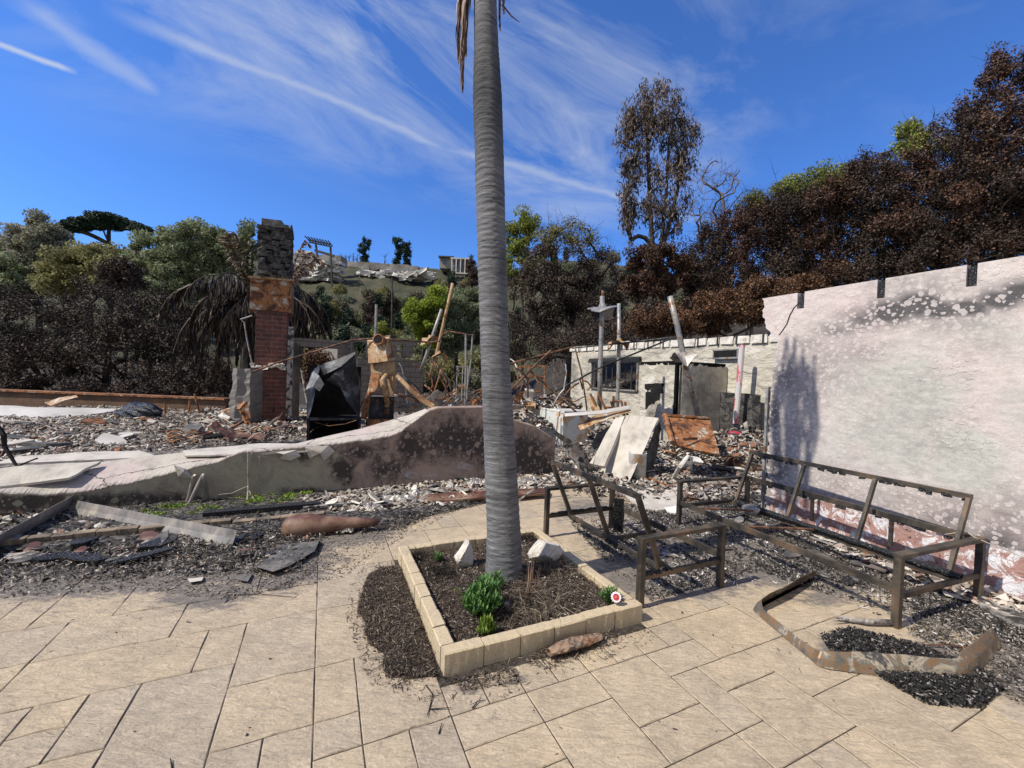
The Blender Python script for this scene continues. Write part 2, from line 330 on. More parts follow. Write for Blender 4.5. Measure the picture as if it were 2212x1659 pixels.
def stucco_mat(name, pale, pink, grey):
    m, t, b = newmat(name); co = t.co()
    g = t.attr('grey'); br = t.noise(3, 9, .7, t.mapv(co, (1, 1, 5)), .4)
    c = t.mix(t.mr(t.math('ADD', g, t.math('MULTIPLY', t.math('SUBTRACT', br, .5), .8)), .25, .75), pale, grey)
    c = t.mix(t.math('MULTIPLY', t.mr(t.noise(1.3, 6, .6, co, .5), .45, .62), .6), c, pink)
    soot = t.attr('soot'); peel = t.attr('peel')
    D1 = t.dots(24, co, .04, .14, .66, .07); D2 = t.dots(12, co, .06, .0, .42); f = t.noise(70, 6, .75, t.mapv(co, (1, 1, 2.4)))
    s1 = t.math('ADD', soot, t.math('MULTIPLY', t.math('SUBTRACT', t.noise(3, 10, .8, co, .8), .5), .8))
    s1 = t.mr(s1, .08, 1.0, 0., .93)
    hole = t.math('MAXIMUM', D1, D2); s1 = t.math('MULTIPLY', s1, t.math('SUBTRACT', 1., t.math('MULTIPLY', hole, .66)))
    c = t.mix(s1, c, t.ramp(f, [(.3, (.035, .034, .037)), (.7, (.11, .108, .11))]))
    c = t.mix(t.math('MULTIPLY', hole, t.math('MULTIPLY', soot, .5, clamp=True)), c, (.56, .51, .48))
    sm = t.dots(40, co, .02, .0, .4); c = t.mix(t.math('MULTIPLY', t.math('MULTIPLY', sm, t.mr(t.noise(1.6, 5, .65, co), .5, .62)), .6), c, (.30, .26, .26))
    pn = t.noise(10, 10, .8, co, .6)
    pk = t.mr(t.math('ADD', peel, t.math('MULTIPLY', t.math('SUBTRACT', pn, .5), 1.9)), .5, .6)
    pc = t.ramp(t.noise(6.5, 10, .78, co, .6), [(.36, (.04, .04, .04)), (.42, (.42, .25, .21)), (.5, (.38, .22, .19)), (.54, (.78, .77, .77)), (.62, (.72, .71, .72)), (.67, (.12, .11, .11))])
    c = t.mix(pk, c, pc)
    c = t.mix(1., c, t.ramp(f, [(.32, (.80, .80, .80)), (.68, (1.10, 1.10, 1.10))]), 'MULTIPLY'); c = t.mix(1., c, t.ramp(t.noise(9, 9, .75, t.mapv(co, (1, 1, 2.5)), .6), [(.35, (.78, .77, .78)), (.6, (1.06, 1.06, 1.06))]), 'MULTIPLY')
    bl = t.math('MULTIPLY', D1, t.mr(t.noise(1.4, 5, .65, co), .48, .66)); h = t.math('ADD', t.math('MULTIPLY', f, .35), bl); h = t.math('ADD', h, t.math('MULTIPLY', pk, -.5))
    fin(t, b, c, .85, t.bump(h, .6, .010), 0., .25); return m
M['stucco'] = stucco_mat('blistered_pink_stucco', (.64, .57, .52), (.63, .52, .49), (.53, .52, .46))
def lowwall_mat():
    m, t, b = newmat('low_wall_stucco'); co = t.co()
    g = t.attr('grey'); soot = t.attr('soot'); top = t.attr('top'); peel = t.attr('peel')
    D1 = t.dots(20, co, .05, .0, .5); D2 = t.dots(8, co, .11, .0, .4); f = t.noise(60, 7, .75, co)
    c = t.mix(g, (.38, .285, .225), (.37, .335, .245))
    c = t.mix(t.math('MULTIPLY', t.mr(t.noise(3, 9, .7, co, 1.), .42, .62), .55), c, (.19, .145, .135))
    s_ = t.math('ADD', soot, t.math('MULTIPLY', t.math('SUBTRACT', t.noise(5, 9, .78, co, .8), .5), 2.2)); hole = t.math('MAXIMUM', t.math('MULTIPLY', D1, .6), D2)
    s_ = t.math('MULTIPLY', t.mr(s_, .15, .7, 0., .92), t.math('SUBTRACT', 1., t.math('MULTIPLY', hole, .8)))
    c = t.mix(s_, c, (.04, .034, .032))
    c = t.mix(t.math('MULTIPLY', t.math('MULTIPLY', D1, soot, clamp=True), .4), c, (.42, .37, .34))
    pn = t.noise(5, 10, .75, t.mapv(co, (1, 1, 2.2)), 1.); c = t.mix(t.mr(t.math('ADD', peel, t.math('MULTIPLY', t.math('SUBTRACT', pn, .5), 1.8)), .5, .7), c, (.42, .41, .42))
    tc = t.mix(t.mr(t.noise(2.2, 6, .6, co, .6), .42, .6), (.47, .43, .365), (.48, .395, .365))
    ck = t.vor(1.1, 'DISTANCE_TO_EDGE', t.mapv(t.mix(.25, co, t.noise(2.5, 6, .7, co, out='Color')), (1, 1.6, 1.6))); tc = t.mix(t.mr(ck, .012, .004), tc, (.06, .05, .045))
    tc = t.mix(t.math('MULTIPLY', t.mr(t.noise(3.5, 10, .78, co, .6), .48, .64), .65), tc, (.25, .22, .185))
    c = t.mix(top, c, tc)
    c = t.mix(1., c, t.ramp(f, [(.3, (.8, .8, .8)), (.7, (1.12, 1.12, 1.12))]), 'MULTIPLY')
    h = t.math('ADD', t.math('MULTIPLY', f, .5), t.math('MULTIPLY', D1, soot)); fin(t, b, c, .85, t.bump(h, .7, .015), 0., .25); return m
M['lowwall'] = lowwall_mat()
M['slab'] = simple('pale_fallen_stucco', [(.1, (.30, .27, .23)), (.35, (.45, .41, .35)), (.6, (.52, .48, .41)), (.8, (.54, .47, .43)), (1, (.36, .32, .27))], 2.5, .85, 25, .5, .015)
def paper_mat():
    m, t, b = newmat('wrinkled_building_paper'); co = t.co()
    n1 = t.noise(1.7, 8, .6, t.mapv(co, (1, 1, 1.9)), .8)
    c = t.ramp(t.noise(1.2, 8, .7, co, .6), [(.3, (.30, .28, .24)), (.43, (.46, .42, .34)), (.55, (.54, .50, .41)), (.66, (.64, .62, .57))])
    k = t.mr(t.math('ADD', t.attr('soot'), t.math('MULTIPLY', t.math('SUBTRACT', t.noise(4, 8, .7, co), .5), .9)), .35, .75, 0., .9)
    c = t.mix(k, c, t.ramp(t.noise(12, 8, .7, co), [(.3, (.04, .038, .035)), (.7, (.2, .185, .165))]))
    fin(t, b, c, .8, t.bump(n1, .8, .14)); return m
M['paper'] = paper_mat()
def brick_mat(name, c1, c2, mo, soot=.35, sc_=1.):
    m, t, b = newmat(name); n = t.new('ShaderNodeTexBrick'); 
    co = t.co(); sp2 = t.new('ShaderNodeSeparateXYZ'); t.put(sp2.inputs[0], co)
    uu = t.math('ADD', t.math('MULTIPLY', sp2.outputs[0], 1.), t.math('MULTIPLY', sp2.outputs[1], .9)); cm = t.new('ShaderNodeCombineXYZ'); t.put(cm.inputs[0], uu); t.put(cm.inputs[1], sp2.outputs[2])
    t.put(n.inputs['Vector'], cm.outputs[0]); t.put(n.inputs['Color1'], c1); t.put(n.inputs['Color2'], c2); t.put(n.inputs['Mortar'], mo)
    n.inputs['Scale'].default_value = 1.; n.inputs['Brick Width'].default_value = .24*sc_; n.inputs['Row Height'].default_value = .085*sc_; n.inputs['Mortar Size'].default_value = .007*sc_
    c = t.mix(t.mr(t.noise(2.5, 8, .7, co, .5), .4, .7, 0., soot), n.outputs[0], (.03, .028, .027))
    c = t.mix(1., c, t.ramp(t.noise(25, 6, .7, co), [(.3, (.7, .7, .7)), (.7, (1.2, 1.2, 1.2))]), 'MULTIPLY')
    fin(t, b, c, .85, t.bump(t.math('SUBTRACT', t.noise(30, 6, .7, co), n.outputs[1]), .6, .02)); return m
M['brick'] = brick_mat('red_brick', (.22, .07, .05), (.13, .05, .04), (.22, .18, .15), .88, 1.35)
M['cmu'] = brick_mat('grey_block', (.25, .21, .175), (.2, .17, .145), (.13, .11, .095), .4, 1.8)
M['rustbrick'] = brick_mat('rusty_brick', (.20, .10, .05), (.13, .08, .055), (.16, .13, .1), .5)
M['stone'] = simple('charred_stone', [(.32, (.015, .015, .015)), (.46, (.07, .065, .06)), (.52, (.025, .025, .025)), (.6, (.15, .14, .13)), (.75, (.06, .055, .05))], 4, .85, 10, 1., .06, dist=1.2)
M['rust'] = simple('rusted_steel', [(.28, (.06, .03, .018)), (.42, (.22, .085, .03)), (.55, (.36, .15, .05)), (.66, (.17, .07, .03)), (.8, (.42, .36, .28))], 4, .7, 30, .5, .01, dist=.8)
M['rust_pale'] = simple('ochre_scorched_steel', [(.28, (.13, .06, .025)), (.42, (.36, .19, .075)), (.55, (.40, .30, .18)), (.66, (.30, .14, .05)), (.8, (.46, .42, .33))], 3, .6, 20, .4, .01, .0, dist=.6)
M['rustdark'] = simple('dark_rusty_rod', [(.3, (.03, .02, .015)), (.5, (.12, .055, .03)), (.7, (.2, .1, .05))], 6, .8)
M['blackmetal'] = simple('scorched_black_metal', [(.35, (.012, .013, .015)), (.6, (.035, .036, .04)), (.75, (.10, .105, .115))], 2.5, .5, 12, .5, .02, .3)
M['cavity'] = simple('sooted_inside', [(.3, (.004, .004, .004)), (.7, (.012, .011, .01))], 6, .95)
def frame_mat():
    m, t, b = newmat('burnt_bronze_frame'); co = t.co()
    c = t.ramp(t.noise(3.5, 8, .65, co, .4), [(.3, (.015, .014, .014)), (.45, (.045, .040, .034)), (.55, (.10, .08, .058)), (.63, (.16, .105, .065)), (.75, (.2, .175, .145))])
    fin(t, b, c, t.mr(t.noise(9, 6, .7, co), .3, .7, .35, .7), t.bump(t.noise(60, 6, .7, co), .25, .004), .35, .5); return m
M['frame'] = frame_mat()
M['galv'] = simple('weathered_galvanised', [(.3, (.16, .16, .165)), (.5, (.30, .30, .30)), (.62, (.36, .33, .28)), (.75, (.18, .1, .06))], 4, .5, 20, .2, .005, .3)
M['silver'] = simple('pale_scorched_aluminium', [(.1, (.12, .115, .105)), (.4, (.27, .26, .24)), (.6, (.34, .30, .28)), (.85, (.48, .45, .36))], 5, .45, 15, .5, .01, .35, stretch=(1, 1, .5))
M['strip'] = simple('heat_stained_strip', [(.1, (.04, .042, .042)), (.35, (.13, .125, .11)), (.5, (.24, .14, .065)), (.6, (.16, .155, .135)), (.72, (.46, .38, .27)), (.85, (.07, .07, .065))], 4.5, .45, 15, .5, .01, .3, dist=.7)
M['enamel'] = simple('stained_white_enamel', [(.3, (.55, .36, .2)), (.42, (.58, .58, .55)), (.55, (.66, .69, .68)), (.8, (.50, .50, .44))], 1.8, .45, 10, .1, .005)
M['pinkpipe'] = simple('red_streaked_pipe', [(.38, (.55, .53, .51)), (.52, (.60, .5, .5)), (.56, (.55, .10, .13)), (.7, (.5, .12, .14)), (.8, (.3, .28, .27))], 5, .7, 20, .4, .01, stretch=(1, 1, .35))
M['whiterock'] = simple('white_rock', [(.1, (.38, .33, .27)), (.4, (.62, .58, .50)), (.7, (.72, .69, .62))], 6, .85, 14, .8, .03)
M['slate'] = simple('dark_slate', [(.1, (.035, .035, .034)), (.5, (.09, .086, .08)), (.9, (.18, .165, .145))], 7, .8, 30, .5, .01)
M['wood'] = simple('grey_charred_wood', [(.3, (.03, .027, .025)), (.45, (.2, .18, .16)), (.6, (.42, .39, .35)), (.75, (.26, .2, .15))], 6, .85, 18, .8, .02, stretch=(1, 1, 1), dist=.6)
def barkpiece():
    m, t, b = newmat('reddish_split_wood'); v = t.mapv(t.co(), (3, 26, 26), (0, 0, -RAD(-20)))
    c = t.ramp(t.noise(1., 7, .6, v), [(.3, (.03, .02, .015)), (.42, (.24, .12, .065)), (.5, (.30, .21, .14)), (.58, (.08, .05, .035)), (.72, (.36, .29, .22))])
    fin(t, b, c, .8, t.bump(t.noise(1., 7, .6, v), 1., .02)); return m
M['logwood'] = barkpiece()
def charblk():
    m, t, b = newmat('cracked_charcoal'); co = t.co()
    v = t.vor(45, 'DISTANCE_TO_EDGE', co); c = t.ramp(v, [(0, (.004, .004, .004)), (.12, (.02, .02, .021)), (.5, (.06, .06, .062))])
    fin(t, b, c, .5, t.bump(v, .9, .02)); return m
M['charcoal'] = charblk()
M['terracotta'] = simple('brown_fired_clay', [(.1, (.04, .022, .017)), (.4, (.12, .055, .038)), (.6, (.20, .115, .075)), (.85, (.27, .18, .125))], 3, .55, 40, .3, .01)
M['bag'] = simple('black_bag_plastic', [(.3, (.012, .013, .018)), (.7, (.03, .034, .045))], 3, .28, 9, 1., .06, spec=.6)
M['twig'] = leafmat('pale_twigs', [(.10, .08, .06), (.17, .135, .10), (.06, .05, .04), (.28, .235, .18)], .8)
M['darktwig'] = leafmat('dark_twigs', [(.012, .011, .01), (.03, .026, .022), (.02, .017, .015), (.075, .062, .052)], .8)
M['frond_dead'] = leafmat('dead_frond_leaflets', [(.03, .023, .018), (.06, .045, .034), (.02, .016, .013), (.11, .085, .065), (.04, .03, .024), (.2, .16, .12)], .55)
M['frond_king'] = leafmat('brown_frond_leaflets', [(.20, .12, .08), (.30, .20, .14), (.12, .075, .055), (.46, .36, .28), (.25, .16, .11)], .6)
M['frond_green'] = leafmat('olive_frond_leaflets', [(.10, .12, .04), (.15, .15, .06), (.24, .20, .12), (.07, .09, .03)], .5)
M['lf_burnt'] = leafmat('scorched_leaves', [(.05, .036, .028), (.085, .058, .045), (.032, .025, .02), (.14, .10, .078), (.06, .043, .033)], .7)
M['lf_red'] = leafmat('dark_reddish_leaves', [(.085, .045, .03), (.12, .062, .04), (.055, .032, .023), (.18, .105, .068), (.065, .036, .026)], .7)
M['lf_brown'] = leafmat('brown_dead_leaves', [(.12, .06, .03), (.17, .085, .04), (.07, .038, .022), (.22, .12, .06), (.05, .03, .02)], .7)
M['lf_euc'] = leafmat('dry_hanging_leaves', [(.11, .08, .062), (.16, .12, .095), (.07, .05, .04), (.2, .165, .135), (.05, .04, .033)], .7)
M['lf_grey'] = leafmat('grey_green_leaves', [(.24, .255, .17), (.31, .32, .22), (.19, .205, .14), (.37, .35, .26), (.27, .235, .185)], .6, .35)
M['lf_olive'] = leafmat('olive_leaves', [(.24, .24, .10), (.30, .29, .125), (.18, .19, .08), (.36, .33, .16)], .6, .35)
M['lf_green'] = leafmat('green_leaves', [(.20, .25, .13), (.25, .30, .155), (.15, .19, .105), (.33, .36, .20), (.23, .25, .16)], .6, .35)
M['lf_pine'] = leafmat('dark_pine_needles', [(.018, .04, .022), (.025, .055, .03), (.014, .03, .018), (.035, .065, .03)], .6)
M['lf_lime'] = leafmat('fresh_lime_leaves', [(.26, .36, .035), (.33, .42, .05), (.20, .30, .03), (.40, .46, .08)], .5, .35)
M['lf_sprig'] = leafmat('yellow_green_sprigs', [(.22, .26, .05), (.30, .32, .07), (.15, .19, .04)], .5, .3)
M['lf_bright'] = leafmat('bright_plant_leaves', [(.06, .15, .03), (.09, .2, .045), (.045, .11, .03), (.12, .24, .06)], .45, .2)
M['lf_cover'] = leafmat('ground_cover_leaves', [(.16, .26, .03), (.22, .33, .05), (.10, .18, .02), (.28, .36, .08)], .5, .2)
M['petal'] = simple('white_pink_petals', [(.4, (.75, .6, .63)), (.7, (.8, .72, .74))], 40, .5)
M['petalred'] = simple('crimson_petal_bases', [(.4, (.35, .02, .05)), (.7, (.45, .04, .07))], 40, .5)
M['yellow'] = simple('yellow_flower_disc', [(.4, (.6, .25, .02)), (.7, (.7, .35, .03))], 40, .6)
M['hill'] = soilbits('brush_hillside', [(.05, .05, .025), (.07, .07, .035), (.10, .08, .05), (.04, .045, .025), (.13, .10, .07)], 1.2)
M['glass'] = simple('dark_window_glass', [(.3, (.03, .045, .06)), (.7, (.10, .14, .18))], 2, .1, spec=.8)
M['whitewall'] = simple('white_plaster', [(.2, (.38, .36, .32)), (.6, (.55, .53, .49))], .5, .8)
M['greywall'] = simple('grey_concrete', [(.3, (.16, .15, .14)), (.7, (.28, .26, .24))], .4, .8)
M['wire'] = simple('pale_wire', [(.3, (.2, .17, .13)), (.7, (.4, .35, .28))], 4, .6)
M['blueplate'] = simple('polished_plate', [(.4, (.35, .38, .45)), (.7, (.5, .52, .58))], 3, .12, 5, .1, .01, 1.)

# ================================================================== SETTING: ground, patio, hill
def hz(X, Y):
    X = np.asarray(X, float); Y = np.asarray(Y, float); u = X*E1.x+Y*E1.y; v = X*E2.x+Y*E2.y
    r = np.sqrt(X*X+Y*Y)
    bank = np.clip(u-10.3, 0, 14)*.42*np.clip((v-1)/3, 0, 1)*np.clip((X-.02*Y+2)/6, 0, 1)
    k = np.clip((Y-48)/85, 0, 1); hill = 33*(k*k*(3-2*k))*np.clip(1-(X-10)/260, .3, 1)
    lh = np.clip((-X-24)/60, 0, 1)*3*np.clip((Y-10)/30, 0, 1)
    z = bank+hill+lh
    z = z+(fbm(X*.12, Y*.12, 3)-.5)*np.clip((r-16)/40, 0, 1)*6
    z = z+.08*fbm(X*1.1, Y*1.1, 5)*np.clip((v-6.4)/.8, 0, 1)
    house = np.clip((v-6.35)/.6, 0, 1)*np.clip((10-u)/1., 0, 1)
    z = z+.12*house*fbm(X*1.3, Y*1.3, 8)+.1*house
    back = np.clip((Y-150)/80, 0, 1); z = z*(1-back)+back*(-5)
    return z-.035
def gridpts(xs, ys):
    X, Y = np.meshgrid(xs, ys); return X, Y
def spacing(a, b, near, far, c=0.):
    out = [c]; x = c
    while x < b: x += near+(far-near)*min(1, abs(x-c)/max(abs(b-c), 1e-6)*1.0)**1.; out.append(x)
    x = c; neg = []
    while x > a: x -= near+(far-near)*min(1, abs(x-c)/max(abs(a-c), 1e-6)); neg.append(x)
    return np.array(neg[::-1]+out)
xs = spacing(-700, 700, .35, 22, 0); ys = spacing(-30, 1200, .35, 26, 6)
X, Y = gridpts(xs, ys); Z = hz(X, Y); nx_, ny_ = len(xs), len(ys)
Vg = np.stack([X, Y, Z], -1).reshape(-1, 3)
idx = np.arange(nx_*ny_).reshape(ny_, nx_)
Fg = np.stack([idx[:-1, :-1], idx[:-1, 1:], idx[1:, 1:], idx[1:, :-1]], -1).reshape(-1, 4)
g_, t, b = newmat('ground_earth'); r_ = t.new('ShaderNodeNewGeometry').outputs['Position']
sepn = t.new('ShaderNodeSeparateXYZ'); t.put(sepn.inputs[0], r_)
cA = t.ramp(t.vor(26, out='Color'), [(0, (.05, .045, .04)), (.2, (.17, .15, .135)), (.4, (.30, .27, .25)), (.55, (.09, .08, .07)), (.7, (.42, .39, .36)), (.85, (.16, .12, .1))], 'CONSTANT')
cA = t.mix(1., cA, t.ramp(t.noise(1.2, 5, .6), [(.3, (.5, .5, .5)), (.7, (1.25, 1.22, 1.2))]), 'MULTIPLY')
cB = t.ramp(t.noise(.35, 9, .7), [(.3, (.025, .027, .015)), (.5, (.05, .052, .026)), (.65, (.085, .07, .045)), (.8, (.04, .05, .022))])
cBk = t.ramp(t.noise(2, 9, .7), [(.3, (.012, .01, .008)), (.5, (.035, .027, .02)), (.7, (.08, .058, .042))])
dd = t.math('ADD', sepn.outputs[1], t.math('MULTIPLY', sepn.outputs[0], .25))
c = t.mix(t.mr(dd, 15.5, 17.5), cA, cBk); c = t.mix(t.mr(sepn.outputs[1], 32., 50.), c, cB)
fin(t, b, c, .92, t.bump(t.noise(30, 8, .8), .8, .04))
o = mesh('ground', MB().arr(Vg, Fg), g_, smooth=True); setp(o, kind='structure')

# ---- patio: sub-base and ashlar pavers on the 0.2065 m module measured in the photograph
MU, MV = .2085, .2065
def uu(i): return i*MU
def vv(j): return (j+.4)*MV
U0, U1, V0, V1 = -26, 25, -4, 29
cells = np.zeros((U1-U0, V1-V0), bool)
VB, HB = set(), set()    # barriers: vertical line at U between cell rows ; horizontal at V
for U, a, c2 in ((-8, 17, 21), (-7, 13, 17), (-5, 11, 13), (-4, 15, 17), (-3, 13, 15), (-2, 10, 15), (0, 10, 17), (1, 8, 10), (3, 7, 9), (5, 6, 9), (7, 6, 9), (9, 6, 8), (10, 5, 8), (12, 4, 8), (14, 3, 6)):
    for j in range(a, c2): VB.add((U, j))
for Vv, a, c2 in ((4, 14, 16), (5, 10, 12), (6, 8, 10), (6, 12, 14), (7, 10, 12), (7, 7, 9), (8, 9, 14), (8, 3, 5), (9, 0, 11), (10, -2, 1), (13, -7, -2), (15, -3, 0), (17, -8, -6)):
    for i in range(a, c2): HB.add((i, Vv))
PLU0, PLU1, PLV0, PLV1 = 3, 10, 10, 17
sizes = [(3, 3), (2, 3), (3, 2), (4, 2), (2, 2), (2, 4), (1, 2), (2, 1), (1, 3), (1, 1)]
sizew = [6, 6, 6, 3, 5, .8, 1.6, 1.6, .1, .1]
rects = []
R2 = random.Random(21)
for j in range(V0, V1):
    for i in range(U0, U1):
        if cells[i-U0, j-V0]: continue
        if 3 <= i < 10 and 10 <= j < 18: continue
        cand = []
        for (a, bb), wgt in zip(sizes, sizew):
            ok = i+a <= U1 and j+bb <= V1 and not cells[i-U0:i-U0+a, j-V0:j-V0+bb].any()
            if ok and 2 <= i < 11 and 9 <= j < 18 and (a > 1 or bb > 1): ok = False
            if ok and (i+a > 3 and i < 10 and j+bb > 10 and j < 18): ok = False
            if ok:
                for q in range(j, j+bb):
                    if any((p, q) in VB for p in range(i+1, i+a)): ok = False
                for p in range(i, i+a):
                    if any((p, q) in HB for q in range(j+1, j+bb)): ok = False
            if ok:
                wb = wgt
                if all((i+a, q) in VB for q in range(j, j+bb)): wb *= 8
                if all((p, j+bb) in HB for p in range(i, i+a)): wb *= 8
                cand.append((wb, a, bb))
        if not cand: continue
        wsum = sum(c3[0] for c3 in cand); rr = R2.random()*wsum
        for wb, a, bb in cand:
            rr -= wb
            if rr <= 0: break
        cells[i-U0:i-U0+a, j-V0:j-V0+bb] = True; rects.append((i, j, a, bb))
pv = MB()
for (i, j, a, bb) in rects:
    g = .0027; zt = R2.uniform(-.0015, .0015); bv = .0035
    u0, u1, v0, v1 = uu(i)+g, uu(i+a)-g, vv(j)+g, vv(j+bb)-g
    if u0 > 5.2 or (v1 > 6.1): continue
    nu, nv = max(2, int((u1-u0)/.07)), max(2, int((v1-v0)/.07)); rows = []
    us = [u0, u0+bv]+[u0+(u1-u0)*k/nu for k in range(1, nu)]+[u1-bv, u1]; vs = [v0, v0+bv]+[v0+(v1-v0)*k/nv for k in range(1, nv)]+[v1-bv, v1]
    for jj, v in enumerate(vs):
        row = []
        for ii, u in enumerate(us):
            e = ii in (0, len(us)-1) or jj in (0, len(vs)-1)
            z = (-.0035 if e else zt+.0035*math.sin(u*23+v*17)*math.sin(v*31+i))
            row.append(W(u+(R2.uniform(-.0015, .0015) if e else 0), v, z))
        rows.append(row)
    pv.sheet(rows)
P = np.array(pv.v); px, py = PX(P)
dirt = np.maximum.reduce([
    pmask(px, py, [(100, 1250, 320, 48, .95), (330, 1240, 220, 50, .9), (560, 1215, 160, 62, 1.15), (430, 1292, 140, 34, .72), (80, 1320, 200, 20, .35), (640, 1150, 120, 60, 1.1), (760, 1140, 110, 50, .85), (830, 1090, 160, 40, .9), (500, 1265, 60, 40, .6), (730, 1210, 60, 25, .5)]),
    pmask(px, py, [(1290, 1100, 120, 36, .6), (1480, 1180, 200, 80, 1.0), (1440, 1255, 180, 45, 1.0), (1620, 1230, 110, 45, .7), (1800, 1210, 240, 75, 1.05), (1780, 1290, 120, 30, .55), (1850, 1400, 90, 40, .85), (2010, 1440, 130, 60, .9), (2080, 1300, 130, 70, .95), (2200, 1420, 80, 110, .85), (1600, 1120, 300, 50, .9), (1240, 1100, 80, 50, .5)]),
    pmask(px, py, [(1010, 1485, 95, 34, .5), (1110, 1470, 120, 26, .48), (1050, 1560, 60, 22, .46), (930, 1570, 60, 16, .4), (1290, 1420, 90, 20, .42), (940, 1530, 40, 25, .3), (1240, 1400, 60, 26, .55), (1360, 1375, 40, 20, .4), (560, 1480, 20, 14, .2), (840, 1410, 40, 60, .5)]),
    np.where(inpoly(px, py, [(-900, 1245), (600, 1190), (820, 1150), (900, 1020), (-900, 1020)]), .8, 0)])
dirt = np.clip(dirt*(.8+.4*fbm(P[:, 0]*2.3, P[:, 1]*2.3, 2))+.12*fbm(P[:, 0]*.9, P[:, 1]*.9, 4), 0, 1.2)
o = mesh('patio_paving', pv, M['paver'], attrs={'dirt': dirt}); setp(o, kind='structure')
jb = MB(); jb.sheet([[W(-6, -1.2, -.0045), W(5.3, -1.2, -.0045)], [W(-6, 6.15, -.0045), W(5.3, 6.15, -.0045)]]); o = mesh('patio_joints', jb, M['joint']); setp(o, kind='structure')

# ================================================================== scatter helpers
def flakes(n, poly, z=None, smin=.01, smax=.04, flat=.6, elong=2.2, lift=.01, seed=1, dens=None, chunky=False, pile=None, weight='area'):
    """irregular flakes dropped on the ground inside a survey polygon"""
    r = np.random.default_rng(seed); xs_ = [p[0] for p in poly]; ys_ = [p[1] for p in poly]
    gp = [G(max(-1500, p[0]), max(p[1], 845), 0) for p in poly]; P_ = np.array([(p.x, p.y) for p in gp]); pts = []
    tot = 0
    while tot < n:
        q = r.uniform(P_.min(0), P_.max(0), (n*3, 2)); ok = inpoly(q[:, 0], q[:, 1], [tuple(p) for p in P_])
        if dens is not None: ok &= fbm(q[:, 0]*dens, q[:, 1]*dens, seed) > r.uniform(.25, .7, len(q))
        q = q[ok]; pts.append(q); tot += len(q)
    q = np.concatenate(pts)[:n]; zz = (hz(q[:, 0], q[:, 1])+.035 if z is None else np.full(n, z)); zz = np.maximum(zz, 0 if z is None else z)
    if pile is not None: zz = zz+pile(q[:, 0], q[:, 1])
    return flk(np.column_stack([q, zz+r.uniform(0, lift, n)]), smin, smax, flat, elong, r, chunky)
def flk(C, smin, smax, flat, elong, r, chunky=False):
    n = len(C); s = smin+(smax-smin)*r.random(n)**3.2; e = 1+(elong-1)*r.random(n)
    d = r.normal(size=(n, 3)); d[:, 2] *= (1-flat); d /= np.linalg.norm(d, axis=1)[:, None]
    up = r.normal(size=(n, 3))*(1-flat); up[:, 2] += 1.; b = np.cross(up, d); b /= np.linalg.norm(b, axis=1)[:, None]+1e-9; nn = np.cross(d, b)
    a = d*(s*e)[:, None]*.5; bb = b*(s/np.sqrt(e))[:, None]*.5
    j = lambda k=.45: 1+r.uniform(-k, k, (n, 1))
    th = nn*(s*(.22 if chunky else .10))[:, None]
    v = [C-a*j()-bb*j(), C+a*j()-bb*j(), C+a*j()+bb*j(), C-a*j()+bb*j()]
    v2 = [C-a*j(.3)*.75-bb*j(.3)*.75+th, C+a*j(.3)*.75-bb*j(.3)*.75+th*j(), C+a*j(.3)*.75+bb*j(.3)*.75+th, C-a*j(.3)*.75+bb*j(.3)*.75+th*j()]
    V = np.stack(v+v2, 1).reshape(-1, 3); o_ = (np.arange(n)*8)[:, None, None]
    Fb = np.array([(4, 5, 6, 7), (0, 1, 5, 4), (1, 2, 6, 5), (2, 3, 7, 6), (3, 0, 4, 7)])[None]
    return V, (Fb+o_).reshape(-1, 4)
def stuff(name, VFs, mt, label=None):
    mb = MB()
    for V, F_ in VFs: mb.arr(V, F_)
    o = mesh(name, mb, mt); setp(o, label, None, None, 'stuff'); return o
def leaves(C, size, r, elong=1.8, droop=0., flat=0., tip=.5):
    n = len(C); d = r.normal(size=(n, 3)); d[:, 2] -= droop; d /= np.linalg.norm(d, axis=1)[:, None]
    x = r.normal(size=(n, 3)); x[:, 2] += flat; b = np.cross(d, x); b /= np.linalg.norm(b, axis=1)[:, None]+1e-9
    s = size*(.6+.8*r.random(n)); a = d*(s*elong*.5)[:, None]; bb = b*(s*.5)[:, None]
    V = np.stack([C-a, C+bb*1.0-a*.1, C+a, C-bb*1.0-a*.1], 1).reshape(-1, 3); F_ = np.arange(n*4).reshape(-1, 4); return V, F_

